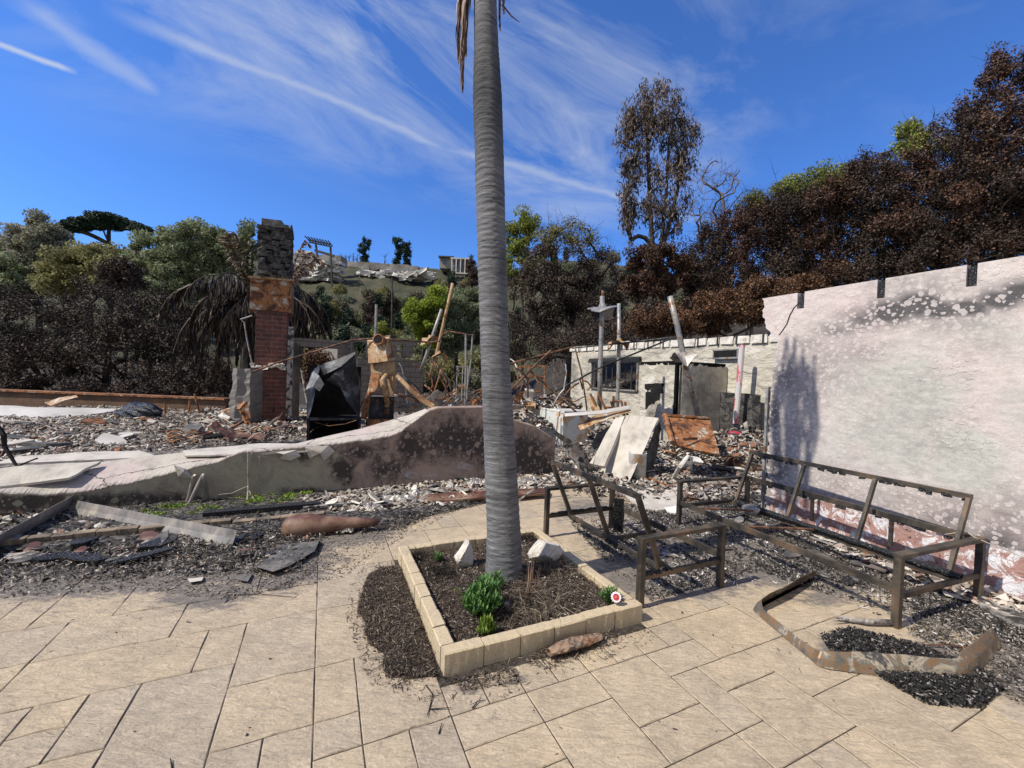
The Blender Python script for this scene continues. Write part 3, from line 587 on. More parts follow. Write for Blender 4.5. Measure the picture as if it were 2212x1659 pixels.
# ================================================================== TREES
def skeleton(trunks, tips, r, rbase, rtip=.01, sag=.12):
    """grow limbs from trunk polylines to every clump centre; returns list of (polyline, radii)"""
    nodes = []; par = []; 
    for tr in trunks:
        last = -1
        for a, b in zip(tr[:-1], tr[1:]):
            a, b = np.array(a), np.array(b); k = max(2, int(np.linalg.norm(b-a)/.5))
            for i in range(k):
                nodes.append(a+(b-a)*i/k); par.append(last); last = len(nodes)-1
        nodes.append(np.array(tr[-1])); par.append(last)
    nodes = [np.asarray(n) for n in nodes]; base0 = nodes[0]
    order = np.argsort([np.linalg.norm(t_-base0) for t_ in tips])
    for ti in order:
        tp = np.asarray(tips[ti]); N = np.array(nodes); dv = tp-N; d = np.linalg.norm(dv, axis=1)
        pen = d+np.where(dv[:, 2] < .15*d, d*.6, 0); k = int(np.argmin(pen)); L = d[k]; st = nodes[k]
        m_ = max(2, int(L/.45)); last = k; off = r.normal(size=3)*L*.10
        for i in range(1, m_+1):
            f = i/m_; p = st+(tp-st)*f+off*math.sin(math.pi*f)+np.array((0, 0, sag*L*math.sin(math.pi*f)*.6))
            nodes.append(p); par.append(last); last = len(nodes)-1
    n = len(nodes); cnt = np.ones(n)*.3; ch = [[] for _ in range(n)]
    for i in range(n-1, -1, -1):
        if par[i] >= 0: cnt[par[i]] += cnt[i]; ch[par[i]].append(i)
    rad = rtip+(rbase-rtip)*(cnt/cnt.max())**.52
    lines = []; stack = [i for i in range(n) if par[i] < 0]; starts = [(i, None) for i in stack]
    while starts:
        i, pr = starts.pop(); pl = [] if pr is None else [pr]; cur = i
        while True:
            pl.append(cur)
            if not ch[cur]: break
            nxt = max(ch[cur], key=lambda k: cnt[k])
            for k in ch[cur]:
                if k != nxt: starts.append((k, cur))
            cur = nxt
        if len(pl) > 1:
            rr = [rad[k] for k in pl]
            if pr is not None: rr[0] = rr[1]
            lines.append(([nodes[k] for k in pl], rr))
    return lines
def tree(name, label, blobs, base, trunks=None, ncl=60, nl=120, ls=.12, clr=.45, leaf='lf_green', bark='bark', rbase=.2, twigs=0, tl=.6, seed=1, group=None, cat='tree', elong=1.8, droop=0., flat=0., shell=.5, leaf2=None, leaf2f=0., rtip=.012, fill=.0, twn=3, twm=None, clz=.75, twr=.006):
    """blobs: list of (px, py, rx_px, ry_px, Y, weight): real ellipsoids standing at forward distance Y"""
    r = np.random.default_rng(seed); tips = []; ws = np.array([bq[5] if len(bq) > 5 else 1. for bq in blobs]); ws = ws/ws.sum()
    for bi, bq in enumerate(blobs):
        cx_, cy_, rx, ry, Y_ = bq[:5]; c0 = np.array(D(cx_, cy_, Y_)); k = Y_/F; R3 = np.array((rx*k, rx*k*.8, ry*k)); nb = max(1, int(round(ncl*ws[bi])))
        d = r.normal(size=(nb, 3)); d /= np.linalg.norm(d, axis=1)[:, None]; rad = (shell+(1-shell)*r.random(nb)**.5)*(.8+.35*r.random(nb)); rad = np.minimum(rad, 1.08)
        tips += list(c0+d*rad[:, None]*R3)
    base = np.array(base); gz = float(hz(base[0], base[1]))
    base[2] = min(base[2], gz+.1)
    top = np.mean(tips, axis=0)
    if trunks is None:
        mid = base+(top-base)*.45+np.array((r.normal()*.15, r.normal()*.15, 0)); trunks = [[base, mid, base*.3+top*.7]]
    else: trunks = [[np.array(base)+np.array((r.normal()*.1, r.normal()*.1, 0))]+[np.array(q) for q in tr] for tr in trunks]
    root = thing(name, label, cat, Vector(base), group)
    lines = skeleton(trunks, tips, r, rbase, rtip); mb = MB()
    for pl, rr in lines: mb.tube(pl, rr, 5 if rr[0] > .03 else 3, caps=False)
    mesh('trunk', mb, M[bark], root, smooth=True)
    T = np.array(tips); ls = ls*.62; nl = int(nl*2.1)
    if nl:
        cc = np.repeat(T, nl, 0); rr = r.normal(size=cc.shape); rr /= np.linalg.norm(rr, axis=1)[:, None]; cs = np.repeat(clr*(.5+.9*r.random(len(T))), nl)
        C = cc+rr*(cs*r.random(len(cc))**.5)[:, None]*np.array((1, 1, clz))
        if fill:
            q = r.choice(len(T), int(fill*len(C))); q2 = r.choice(len(T), len(q)); ff = r.random((len(q), 1)); C = np.concatenate([C, T[q]*ff+T[q2]*(1-ff)+r.normal(size=(len(q), 3))*clr*.6])
        if leaf2f:
            hi = T[:, 2] > np.quantile(T[:, 2], 1-leaf2f*1.2); sel = np.repeat(hi, nl)
            if fill: sel = np.concatenate([sel, np.zeros(len(C)-len(sel), bool)])
            sel &= r.random(len(C)) < .8
            mb = MB().arr(*leaves(C[sel], ls, r, elong, droop, flat)); mesh('crown', mb, M[leaf2], root, label='fresh yellow-green regrowth'); C = C[~sel]
        mb = MB().arr(*leaves(C, ls, r, elong, droop, flat)); mesh('crown', mb, M[leaf], root)
    if twigs:
        mb = MB(); sel = r.choice(len(T), twigs)
        for k in sel:
            for _ in range(twn):
                d = r.normal(size=3); d[2] += .35; d /= np.linalg.norm(d); L = tl*(.4+.9*r.random()); p0 = T[k]+r.normal(size=3)*clr*.35; p1 = p0+d*L*.5+r.normal(size=3)*L*.1; p2 = p1+d*L*.5+r.normal(size=3)*L*.18
                mb.tube([p0, p1, p2], [twr*1.5, twr, twr*.4], 3, caps=False)
                for _2 in range(2):
                    d2_ = d+r.normal(size=3)*.7; d2_ /= np.linalg.norm(d2_); mb.tube([p1, p1+d2_*L*.4], [twr, twr*.4], 3, caps=False)
        mesh('twigs', mb, M[twm or 'darktwig'], root)
    return root
def bs(px_, Y_, z=0.):
    p = D(px_, 800, Y_); p.z = z; return p
exec_trees = True
if exec_trees:
    # burnt hedge trees behind the ash field
    HG = 'burnt garden trees behind the ash field'
    tree('burnt_tree', 'black scorched tree at the left edge of the ash field', [(20, 700, 110, 85, 19), (70, 790, 95, 60, 18)], bs(90, 18.5), None, 90, 80, .09, .55, 'lf_burnt', 'bark', .22, 190, .9, 11, HG, fill=.3)
    tree('burnt_tree', 'black scorched tree with fan-shaped limbs right of the garbage bag', [(215, 680, 95, 72, 20), (260, 760, 100, 80, 19, .7)], bs(225, 19.5), None, 95, 75, .09, .5, 'lf_burnt', 'bark', .2, 210, 1., 12, HG, fill=.3)
    tree('burnt_tree', 'thin scorched tree next to the drooping palm', [(350, 700, 75, 65, 21), (390, 780, 80, 55, 20, .7)], bs(345, 20.5), None, 70, 70, .10, .5, 'lf_burnt', 'bark', .16, 120, 1., 13, HG, fill=.3)
    tree('burnt_tree', 'low blackened shrub mass left of the chimney base', [(450, 820, 90, 40, 17), (300, 840, 120, 26, 17), (80, 838, 120, 26, 17)], bs(430, 17), None, 90, 110, .09, .4, 'lf_burnt', 'bark', .09, 90, .7, 14, HG, 'shrub')
    tree('eucalyptus', 'grey-green feathery tree left of the umbrella pine', [(85, 530, 48, 68, 45), (60, 600, 50, 60, 44, .6), (115, 570, 35, 50, 45, .5)], bs(85, 45), None, 95, 190, .26, 1.0, 'lf_grey', 'bark3', .3, 0, 1, 21)
    tree('broadleaf_tree', 'olive tree below the umbrella pine crown', [(195, 575, 62, 48, 40), (250, 600, 40, 40, 39, .5), (140, 600, 40, 45, 40, .5)], bs(195, 40), None, 80, 190, .24, .9, 'lf_olive', 'bark3', .25, 0, 1, 22)
    tree('broadleaf_tree', 'dull dark tree at the far left edge of the skyline', [(0, 600, 60, 50, 42), (-40, 570, 60, 50, 44, .5)], bs(-10, 42), None, 55, 170, .25, .9, 'lf_green', 'bark3', .25, 0, 1, 23)
    tree('broadleaf_tree', 'large bushy green tree between the umbrella pine and the chimney', [(410, 555, 75, 75, 36), (350, 570, 60, 70, 36, .7), (475, 560, 50, 65, 36, .7), (420, 640, 110, 60, 35, .7), (525, 520, 30, 35, 37, .2)], bs(420, 36), None, 170, 210, .2, .75, 'lf_green', 'bark3', .35, 0, 1, 24)
    tree('broadleaf_tree', 'brown-tinged small tree below the umbrella pine trunk', [(265, 600, 35, 32, 30)], bs(265, 30), None, 30, 160, .16, .6, 'lf_burnt', 'bark3', .15, 0, 1, 25)
    # umbrella pine
    top = [(x, ((455+((x-215)/95)**2*38)+(500+((x-230)/95)**2*6))/2, 15, max(7, ((500+((x-230)/95)**2*6)-(455+((x-215)/95)**2*38))/2-6), 60+(x % 7)-3, 1.) for x in range(140, 312, 12)]
    tree('umbrella_pine', 'dark umbrella pine with a flat spreading crown', top, bs(240, 60), [[D(238, 560, 60), D(236, 528, 60), D(228, 510, 60)]], 240, 260, .2, .75, 'lf_pine', 'bark3', .42, 0, 1, 26, shell=.1, clz=.5)
    # hillside trees to the right of the hill
    tree('lime_tree', 'bright lime-green young tree left of the palm trunk', [(905, 672, 30, 32, 27), (938, 645, 26, 26, 27, .5), (925, 715, 42, 36, 27, .7)], bs(915, 27), None, 60, 170, .13, .42, 'lf_lime', 'bark3', .1, 0, 1, 31)
    tree('feathery_tree', 'feathery mid-green tree behind the two leaning rods', [(985, 690, 55, 55, 29), (960, 735, 55, 45, 28, .6), (1015, 650, 35, 30, 30, .5)], bs(985, 29), None, 80, 190, .13, .5, 'lf_green', 'bark3', .15, 0, 1, 32)
    tree('shrub', 'small rounded yellow-green shrub above the rusty water heater', [(822, 715, 22, 16, 26)], bs(822, 26), None, 16, 150, .11, .35, 'lf_sprig', 'bark3', .06, 0, 1, 33, cat='shrub')
    tree('lime_tree', 'tall pale lime tree behind the burnt oak by the palm trunk', [(1128, 505, 34, 42, 42), (1110, 575, 28, 50, 42, .6), (1165, 560, 40, 50, 42, .4)], bs(1128, 42), None, 60, 120, .2, .8, 'lf_sprig', 'bark3', .18, 0, 1, 34)
    tree('burnt_oak', 'large rounded burnt oak right of the palm trunk', [(1225, 560, 95, 72, 24), (1170, 640, 75, 85, 23, .8), (1290, 640, 80, 85, 24, .8), (1220, 700, 110, 60, 23, .6)], bs(1230, 23), None, 210, 100, .10, .55, 'lf_burnt', 'bark', .32, 330, 1.1, 35, leaf2='lf_olive', leaf2f=.10, twm='darktwig', cat='tree')
    tree('burnt_shrub', 'dark thorny burnt scrub behind the papered wall', [(1150, 740, 90, 50, 19), (1290, 740, 90, 40, 19), (1420, 700, 90, 45, 18)], bs(1290, 18), None, 130, 60, .08, .5, 'lf_burnt', 'bark', .1, 260, 1., 36, cat='shrub')
    tree('eucalyptus', 'tall scorched eucalyptus with hanging dry leaves', [(1420, 235, 55, 60, 32), (1375, 300, 42, 80, 32), (1465, 320, 40, 90, 32), (1400, 420, 55, 80, 32, .8), (1450, 450, 45, 70, 32, .5), (1362, 430, 24, 110, 32, .5)], bs(1415, 32, 3), [[D(1410, 560, 32), D(1402, 400, 32), D(1398, 280, 32), D(1410, 210, 32)], [D(1425, 560, 32), D(1440, 400, 32), D(1445, 300, 32), D(1465, 240, 32)], [D(1430, 540, 32), D(1462, 420, 32), D(1478, 330, 32)]], 170, 38, .13, .62, 'lf_euc', 'bark3', .26, 120, 1.1, 41, droop=2.2, elong=4.2, clz=1.9, shell=.3)
    tree('bare_tree', 'leafless tree between the tall eucalyptus and the hedge row', [(1555, 400, 52, 62, 26), (1525, 470, 45, 45, 26), (1590, 470, 40, 50, 26, .5)], bs(1575, 26, 3), [[D(1580, 560, 26), D(1568, 480, 26), D(1560, 420, 26)]], 60, 0, .1, .5, 'lf_burnt', 'bark2', .16, 60, 1.1, 42, rtip=.016, twm='twig', twr=.009)
    tree('hedge_tree', 'squat dark red-brown hedge tree below the tall eucalyptus', [(1420, 585, 68, 58, 19), (1400, 635, 45, 45, 19, .5)], bs(1410, 19, 2), None, 95, 190, .09, .38, 'lf_red', 'bark', .14, 30, .5, 43)
    RG = 'scorched cypress-like trees in the row above the stucco wall'
    row = [(1520, 575, 50, 70, 19, 'squat scorched tree right of the red-brown hedge tree'), (1620, 490, 62, 60, 18.5, 'scorched row tree behind the left end of the stucco wall'), (1700, 460, 50, 55, 18, 'scorched row tree with a thin bare lower trunk, third from the left of the row'), (1790, 440, 58, 52, 17.5, 'scorched row tree topped by the brightest yellow-green shoots'),
           (1885, 415, 62, 70, 17, 'scorched row tree in the middle above the second wall slot'), (1975, 385, 62, 85, 16.5, 'scorched row tree left of the tallest pair'), (2070, 345, 75, 110, 16, 'tall dense scorched row tree above the third wall slot'), (2170, 290, 85, 150, 15.5, 'tallest scorched row tree at the right edge'), (2270, 260, 85, 170, 15, 'scorched row tree partly past the right edge')]
    rt_ = random.Random(17)
    for i, (x, y, rx, ry, Y_, lb) in enumerate(row):
        lo = y+ry+45; wb = {1520: 690, 1620: 655, 1700: 628, 1790: 612, 1885: 598, 1975: 583, 2070: 566, 2170: 548, 2270: 530}.get(x, 600)
        rx *= 1.1; bl_ = [(x, y, rx, ry, Y_, 1.), (x+rt_.uniform(-.7, .7)*rx, y-ry*rt_.uniform(.8, 1.05), rx*.22, ry*.3, Y_, .1), (x+rt_.uniform(-.7, .7)*rx, y-ry*rt_.uniform(.7, .95), rx*.25, ry*.3, Y_, .1)]
        bl_.append((x, wb-6, rx*1.25, 30, Y_+.3, .30)); bl_.append((x+rx*.5, wb-45, rx*.9, 30, Y_+.9, .16))
        for q in range(9): bl_.append((x+rt_.uniform(-1.1, 1.1)*rx, y+ry*.7+(wb-y-ry*.7)*rt_.uniform(.0, 1.), rt_.uniform(18, 40), rt_.uniform(16, 44), Y_+rt_.uniform(-.5, .8), .10 if i < 5 else .20))
        trk = [[D(x+rt_.uniform(-22, 22), lo+60, Y_), D(x+rt_.uniform(-18, 18), lo, Y_), D(x+rt_.uniform(-8, 8), y+10, Y_)] for q in range(2+i % 2)]
        for tq in trk: tq[1].y += rt_.uniform(-.3, .3)
        tree('scorched_tree', lb, bl_, bs(x, Y_, 3), trk, 185+int(ry*1.2), 58, .075, .30, 'lf_red' if i % 2 else 'lf_burnt', 'bark2', .075, 190, .8, 50+i, RG, leaf2='lf_sprig', leaf2f=.07 if i in (1, 2, 3, 5) else .0, shell=.15, fill=.3, clz=1.1)
    tree('young_tree', 'loose yellow-green young tree rising between two scorched row trees', [(1960, 300, 18, 34, 17.5), (1700, 405, 30, 18, 19, .5), (1790, 385, 45, 22, 19, .9)], bs(1960, 17.5, 3), None, 34, 110, .09, .4, 'lf_sprig', 'bark2', .05, 0, 1, 61)
    tree('brown_hedge', 'rust-brown dead ivy hedge behind the broken end of the stucco wall', [(1590, 665, 90, 38, 13.5), (1500, 690, 80, 30, 14), (1650, 640, 60, 34, 13), (1720, 625, 50, 26, 13), (1420, 700, 60, 25, 15)], bs(1590, 13.5, 1.5), None, 210, 190, .06, .3, 'lf_brown', 'bark', .05, 60, .5, 62, cat='hedge')

# ---- far hillside: copies of a few trees
def proto(name, mt, seed, kind):
    r = np.random.default_rng(seed); root = thing(name, None, 'tree', (0, 0, 0)); tips = []
    if kind == 'round':
        d = r.normal(size=(34, 3)); d /= np.linalg.norm(d, axis=1)[:, None]; tips = list(np.array((0, 0, 3.4))+d*(.5+.5*r.random((34, 1)))*np.array((2.2, 2.2, 1.9)))
    elif kind == 'tall':
        d = r.normal(size=(30, 3)); d /= np.linalg.norm(d, axis=1)[:, None]; tips = list(np.array((0, 0, 5.))+d*(.4+.6*r.random((30, 1)))*np.array((1.3, 1.3, 3.6)))
    else:
        for k in range(34):
            h = 2.5+7.5*k/34; a = r.uniform(0, 6.28); rr = (1.6 if h > 5 else .9)*r.uniform(.3, 1.); tips.append(np.array((math.cos(a)*rr, math.sin(a)*rr, h)))
    ztop = max(p[2] for p in tips); lines = skeleton([[np.zeros(3), np.array((.1, 0, ztop*.5)), np.array((0, .1, ztop*.93))]], tips, r, .16, .02); mb = MB()
    for pl, rr in lines: mb.tube(pl, rr, 3, caps=False)
    mesh('trunk', mb, M['bark3'], root)
    T = np.array(tips); nl = 150; C = np.repeat(T, nl, 0)+r.normal(size=(len(T)*nl, 3))*(.36 if kind != 'sparse' else .26)
    mesh('crown', MB().arr(*leaves(C, .19, r)), M[mt], root); return root
def copytree(o, loc, sc_, rz, label, group):
    c = o.copy(); link(c); c.location = loc; c.scale = (sc_, sc_, sc_); c.rotation_euler = (0, 0, rz); setp(c, label, 'tree', group)
    for ch in o.children:
        d = ch.copy(); link(d); d.parent = c
    return c
protos = [proto('hillside_tree', 'lf_green', 71, 'round'), proto('hillside_tree', 'lf_olive', 72, 'round'), proto('hillside_tree', 'lf_pine', 73, 'tall'), proto('hillside_tree', 'lf_burnt', 74, 'tall'), proto('hillside_tree', 'lf_grey', 75, 'round')]
lbl = ['mid-green rounded tree among the trees on the hillside', 'olive rounded tree among the trees on the hillside', 'dark narrow evergreen among the trees on the hillside', 'blackened narrow tree among the trees on the hillside', 'grey-green rounded tree among the trees on the hillside']
rh = random.Random(5); used = [False]*5
hs = []
for k in range(420):
    Y_ = 44+70*rh.random()**.8; X_ = rh.uniform(-.62, -.02)*Y_ if k % 5 else rh.uniform(0, .75)*Y_
    kt, st_ = rh.choices(range(5), (5, 5, 3, 3, 4))[0], rh.uniform(.5, .95); ztop_ = float(hz(X_, Y_))+(9. if kt in (2, 3) else 6.)*st_; qx, qy = PX([(X_, Y_, ztop_)])
    if 600 < qx[0] < 950 and qy[0] < 607: continue
    hs.append((X_, Y_, kt, st_))
hs.sort()
hs = sorted(random.Random(1).sample(hs, min(290, len(hs))))
for X_, Y_, k, s in hs:
    z = float(hz(X_, Y_))-.2; 
    if not used[k]:
        o = protos[k]; o.location = (X_, Y_, z); o.scale = (s, s, s); setp(o, lbl[k], None, 'trees scattered over the far hillside'); used[k] = True
    else: copytree(protos[k], (X_, Y_, z), s, rh.uniform(0, 6), lbl[k], 'trees scattered over the far hillside')
ptall = proto('ridge_tree', 'lf_pine', 81, 'sparse'); Yr = 125
def ridge(px_, h_px, label, o, first):
    p = D(px_, 583, Yr); z = p.z-2.5; s = (h_px/F*Yr+2.5)/10.2
    if first: o.location = (p.x, Yr, z); o.scale = (s, s, s); setp(o, label, 'tree', 'tufted trees standing on the ridge')
    else: copytree(o, (p.x, Yr, z), s, px_, label, 'tufted trees standing on the ridge')
ridge(857, 70, 'left one of the two tufted trees standing close together on the ridge', ptall, True)
ridge(878, 60, 'right one of the two tufted trees standing close together on the ridge', ptall, False)
ridge(788, 68, 'single bushy dark tree on the ridge left of the tufted pair', ptall, False)
r = np.random.default_rng(4)
for i, x in enumerate((738, 746, 754, 763, 770, 778, 830)):
    p = D(x, 580, 122); p.z = float(hz(p.x, 122))-.5; top_ = D(x+rh.uniform(-2, 2), rh.uniform(545, 556), 122); mb = MB(); mb.tube([p, (p+top_)/2, top_], [.22, .16, .06], 4)
    for k in range(7):
        f = rh.uniform(.4, .95); q = p.lerp(top_, f); mb.tube([q, q+Vector((rh.uniform(-1.3, 1.3), 0, rh.uniform(.6, 1.6)))], [.07, .02], 3)
    one('dead_tree', mb, M['bark'], 'bare black trunk in the burnt stand on the ridge', 'tree', p, 'bare trunks on the ridge')
# ---- hillside houses and burnt ruins
def housebox(par, name, px0, py0, px1, py1, Y_, dep, mt):
    a, b2 = D(px0, py0, Y_), D(px1, py1, Y_); mb = MB(); mb.box(((a.x+b2.x)/2, Y_+dep/2, (a.z+b2.z)/2), (abs(b2.x-a.x), dep, abs(a.z-b2.z)), (Vector((1, 0, 0)), Vector((0, 1, 0)), EZ)); return mesh(name, mb, M[mt], par)
hp = D(1000, 610, 110); hp.z = float(hz(hp.x, 110)); hs_ = thing('hillside_house', 'modern glass-fronted house standing on the ridge left of the palm trunk', 'house', hp)
housebox(hs_, 'upper_floor', 978, 560, 1010, 600, 110, 9, 'greywall'); housebox(hs_, 'roof', 973, 556, 1016, 560, 108.6, 11, 'whitewall'); housebox(hs_, 'terrace', 974, 588, 1014, 592, 107.8, 2, 'whitewall'); housebox(hs_, 'lower_floor', 984, 600, 1012, 625, 110.2, 8, 'greywall')
for k in range(4): housebox(hs_, 'window', 980+k*7.6, 564, 986+k*7.6, 586, 109.85, .12, 'glass')
for k in range(3): housebox(hs_, 'window', 987+k*8, 603, 993+k*8, 618, 110.05, .12, 'glass')
for k in range(5): housebox(hs_, 'column', 975+k*9.5, 560, 976+k*9.5, 600, 108.4, .14, 'whitewall')
hp = D(960, 590, 116); h2 = thing('hillside_house', 'low brown flat-roofed house beside the glass-fronted house', 'house', hp); housebox(h2, 'wall', 950, 556, 978, 580, 116, 9, 'greywall'); housebox(h2, 'roof', 947, 552, 980, 556, 115, 11, 'bark3'); housebox(h2, 'window', 955, 562, 964, 570, 115.9, .12, 'glass')
hp = D(690, 575, 100); h3 = thing('burnt_house', 'burnt-out ridge house with pale collapsed walls right of the chimney', 'house', hp)
housebox(h3, 'retaining_wall', 632, 548, 736, 570, 104, 4, 'greywall'); housebox(h3, 'parapet', 636, 541, 672, 548, 105, 4, 'whitewall')
rb = MB(); rr2 = random.Random(9)
for k in range(95):
    p = D(rr2.uniform(636, 735), rr2.uniform(566, 606), rr2.uniform(98, 101)); s = rr2.uniform(.7, 2.4); rb.box(p, (s*1.5, s, s*.35), (Vector((1, rr2.uniform(-.5, .5), rr2.uniform(-.3, .3))).normalized(), Vector((0, 1, .2)), EZ), .25)
mesh('collapsed_slabs', rb, M['whitewall'], h3)
bl = thing('burnt_house', 'burnt ruin of pale rubble on the ridge below the tufted trees', 'house', D(870, 590, 110)); rb = MB()
for k in range(85):
    p = D(rr2.uniform(770, 935), rr2.uniform(586, 606), rr2.uniform(104, 110)); s = rr2.uniform(.5, 1.8); rb.box(p, (s*1.6, s, s*.5), (Vector((1, rr2.uniform(-.5, .5), rr2.uniform(-.3, .3))).normalized(), Vector((0, 1, .2)), EZ), .25)
mesh('collapsed_slabs', rb, M['whitewall'], bl); rb = MB()
for k in range(9):
    a = D(745+k*21, 572+k*1.8+rr2.uniform(-3, 3), 118); rb.box(a, (3.4, 2, 1.6+rr2.random()), (Vector((1, 0, -.08)), Vector((0, 1, 0)), EZ), .15)
mesh('low_wall', rb, M['greywall'], bl)
# pergola frame on ridge
pg = MB(); Yq = 96; a, b2 = D(665, 518, Yq), D(715, 528, Yq); a2, b3 = D(668, 523, Yq+4), D(716, 533, Yq+4)
for p, q in ((a, b2), (a2, b3)): pg.bar(p, q, .25, .3)
for k in range(9):
    f = k/8; p = a.lerp(b2, f); pg.bar(p+Vector((-.2, -1, .5)), a2.lerp(b3, f)+Vector((0, .5, .3)), .18, .2)
for xx, y1 in ((682, 556), (714, 630)): pg.bar(D(xx, 522+(xx-665)*.2, Yq), D(xx+4, y1, Yq), .35, .35)
pg.bar(D(680, 541, Yq), D(722, 553, Yq), .4, .5); one('pergola_frame', pg, M['bark3'], 'burnt pergola frame with toothed rafters on the ridge', 'pergola', D(715, 630, Yq))
pl = MB(); pl.tube([D(846, 740, 60), D(847, 600, 60)], [.16, .11], 6); pl.bar(D(841, 606, 60), D(853, 607, 60), .1, .12); one('utility_pole', pl, M['bark3'], 'slender wooden utility pole on the hillside above the heater', 'utility pole', D(846, 740, 60))
for k, (y0, y1) in enumerate(((536, 540), (547, 551))):
    wr = MB(); pts = [D(-30+f*24, y0+f*.6+(0 if f < 12 else (f-12)*.2), 50) for f in range(0, 20)]; wr.tube(pts, .018, 3); one('power_line', wr, M['wire'], ('upper' if k == 0 else 'lower')+' pale power line crossing the trees at left', 'power line', pts[0])

# ================================================================== PALMS
def frond(rach, wid, dens, droop, r, mbl, leafw=.02, rr=.02, fold=.0):
    """rachis polyline with two rows of hanging leaflets"""
    pts = [Vector(p) for p in rach]; mbl.tube(pts, [rr*(1-.8*i/(len(pts)-1)) for i in range(len(pts))], 4)
    for i in range(len(pts)-1):
        a, b_ = pts[i], pts[i+1]; d = (b_-a); n = max(1, int(d.length*dens)); dn = d.normalized(); side = dn.cross(EZ)
        if side.length < .1: side = E1.copy()
        side.normalize()
        for k in range(n):
            f = (i+(k/n))/(len(pts)-1); L = wid*(math.sin(math.pi*min(1, .12+f*.88))**.6)*(.7+.5*r.random())
            if f < .12: continue
            p = a+d*(k/n)
            for s in (-1, 1):
                dr = (dn*.55+side*s*(.8-fold)+Vector((0, 0, -droop*(.7+.6*r.random())))+Vector(r.normal(size=3))*.12).normalized()
                m1 = p+dr*L*.55; e = m1+(dr+Vector((0, 0, -droop*.8))).normalized()*L*.45; wv = dn.cross(dr).normalized()*leafw if dn.cross(dr).length > .01 else side*leafw
                wv = (wv+Vector(r.normal(size=3))*leafw*.5)
                mbl.add([p-wv*.4, p+wv*.4, m1+wv*.5, e, m1-wv*.5], [(0, 1, 2, 4), (4, 2, 3)])
# king palm in the planter
YP = 3.32
cen = [(1090, 1262, 43), (1089, 1240, 41), (1089, 1200, 39), (1088, 1150, 37), (1086, 1100, 36), (1081, 1000, 34.5), (1076, 900, 33), (1071, 800, 31.5), (1067, 700, 31), (1061, 500, 31), (1056, 300, 31), (1053, 208, 31), (1051, 104, 26), (1048, 0, 24), (1047, -120, 22), (1046, -300, 20), (1046, -480, 17)]
cz = [(D(x, y, YP), rr*YP/F) for x, y, rr in cen]
cz = sorted([(p.z, p.x, p.y, rr) for p, rr in cz]); zs = np.array([q[0] for q in cz])
zz = np.arange(-.02, 6.75, .0085); xx = np.interp(zz, zs, [q[1] for q in cz]); rr = np.interp(zz, zs, [q[3] for q in cz]); n = 40
th = np.linspace(0, 2*np.pi, n, endpoint=False)
ZZ, TH = np.meshgrid(zz, th, indexing='ij')
ph = ZZ/.048+.55*np.sin(TH+1)+.5*np.sin(2*TH+ZZ*2)+2.2*fbm(ZZ*1.4+5, TH*0+1, 3)+2.1*fbm(ZZ*6, np.cos(TH)*1.8+3, 6)+.8*fbm(ZZ*15, TH*2, 12)
ring = np.abs(((ph) % 1)-.5)*2
RR = rr[:, None]*(1+.042*(ring**1.5-.5)*(.2+1.3*fbm(ZZ*3, np.sin(TH)*2+5, 9))+.02*(fbm(ZZ*22, TH*3, 14)-.5)+.04*(fbm(ZZ*9, TH*2, 4)-.5))
V = np.stack([xx[:, None]+RR*np.cos(TH), YP+RR*np.sin(TH), ZZ], -1).reshape(-1, 3)
ii = np.arange(len(zz)*n).reshape(len(zz), n); Fq = np.stack([ii[:-1], np.roll(ii, -1, 1)[:-1], np.roll(ii, -1, 1)[1:], ii[1:]], -1).reshape(-1, 4)
char = np.clip((ZZ-3.0)/.9, 0, 1)*np.clip((4.75-ZZ)/.7, 0, 1)*np.clip(.3+1.4*fbm(ZZ*2, TH, 3)-.2, 0, 1); char = np.maximum(char, .55*(ring < .2)*fbm(ZZ*5, TH*1.5, 31)); char = np.maximum(char, np.clip(fbm(ZZ*2.3, np.cos(TH)*1.3+4, 17)*2.6-1.45, 0, .7))
kp = thing('palm_tree', 'tall grey ringed palm standing in the square planter', 'palm tree', (float(xx[0]), YP, 0))
mesh('trunk', MB().arr(V, Fq), M['palm'], kp, smooth=True, attrs={'char': char.reshape(-1)})
r = np.random.default_rng(3); topc = Vector((float(xx[-1]), YP, 6.6))
for k, (tx, ty, dy, L) in enumerate(((1001, 195, -.05, 1), (1008, 120, .1, 1), (993, 130, .0, 1), (1082, 65, .05, 1), (1090, 30, .2, 1), (1075, -40, .3, 1), (1000, -60, -.25, 1), (1100, -80, -.1, 1))):
    e = D(tx, ty, YP+dy); sx = -1 if tx < 1050 else 1; mb = MB()
    sh = topc+Vector((sx*(.28+.1*r.random()), dy, .12)); x3 = e.x+(.02 if k != 3 else 0)
    p2 = Vector((e.x*.85+sh.x*.15, YP+dy, 5.9)); rach = [topc+Vector((0, 0, -.1)), sh, Vector((e.x*.6+sh.x*.4, YP+dy, 6.35)), p2]+[Vector((e.x+.02*math.sin(q), YP+dy, 5.9+(e.z-5.9)*q/6)) for q in range(1, 7)]
    frond(rach, .42 if k < 3 else .22, 120 if k < 3 else 80, 3.4 if k < 3 else 2.4, r, mb, .012, .014, .6); mesh('frond', mb, M['frond_king'], kp)
for k in range(16):
    a = k*2.4; d = Vector((math.cos(a), math.sin(a), 0)); rq = .15+.07*r.random(); lo_ = 5.0+.5*r.random(); mb = MB()
    frond([topc, topc+d*(rq+.05)+EZ*.08, topc+d*(rq+.08)-EZ*.3, topc+d*rq-EZ*.8, Vector((topc.x, topc.y, lo_))+d*rq], .22, 60, 2.4, r, mb, .011, .012, .6); mesh('frond', mb, M['frond_king'], kp)
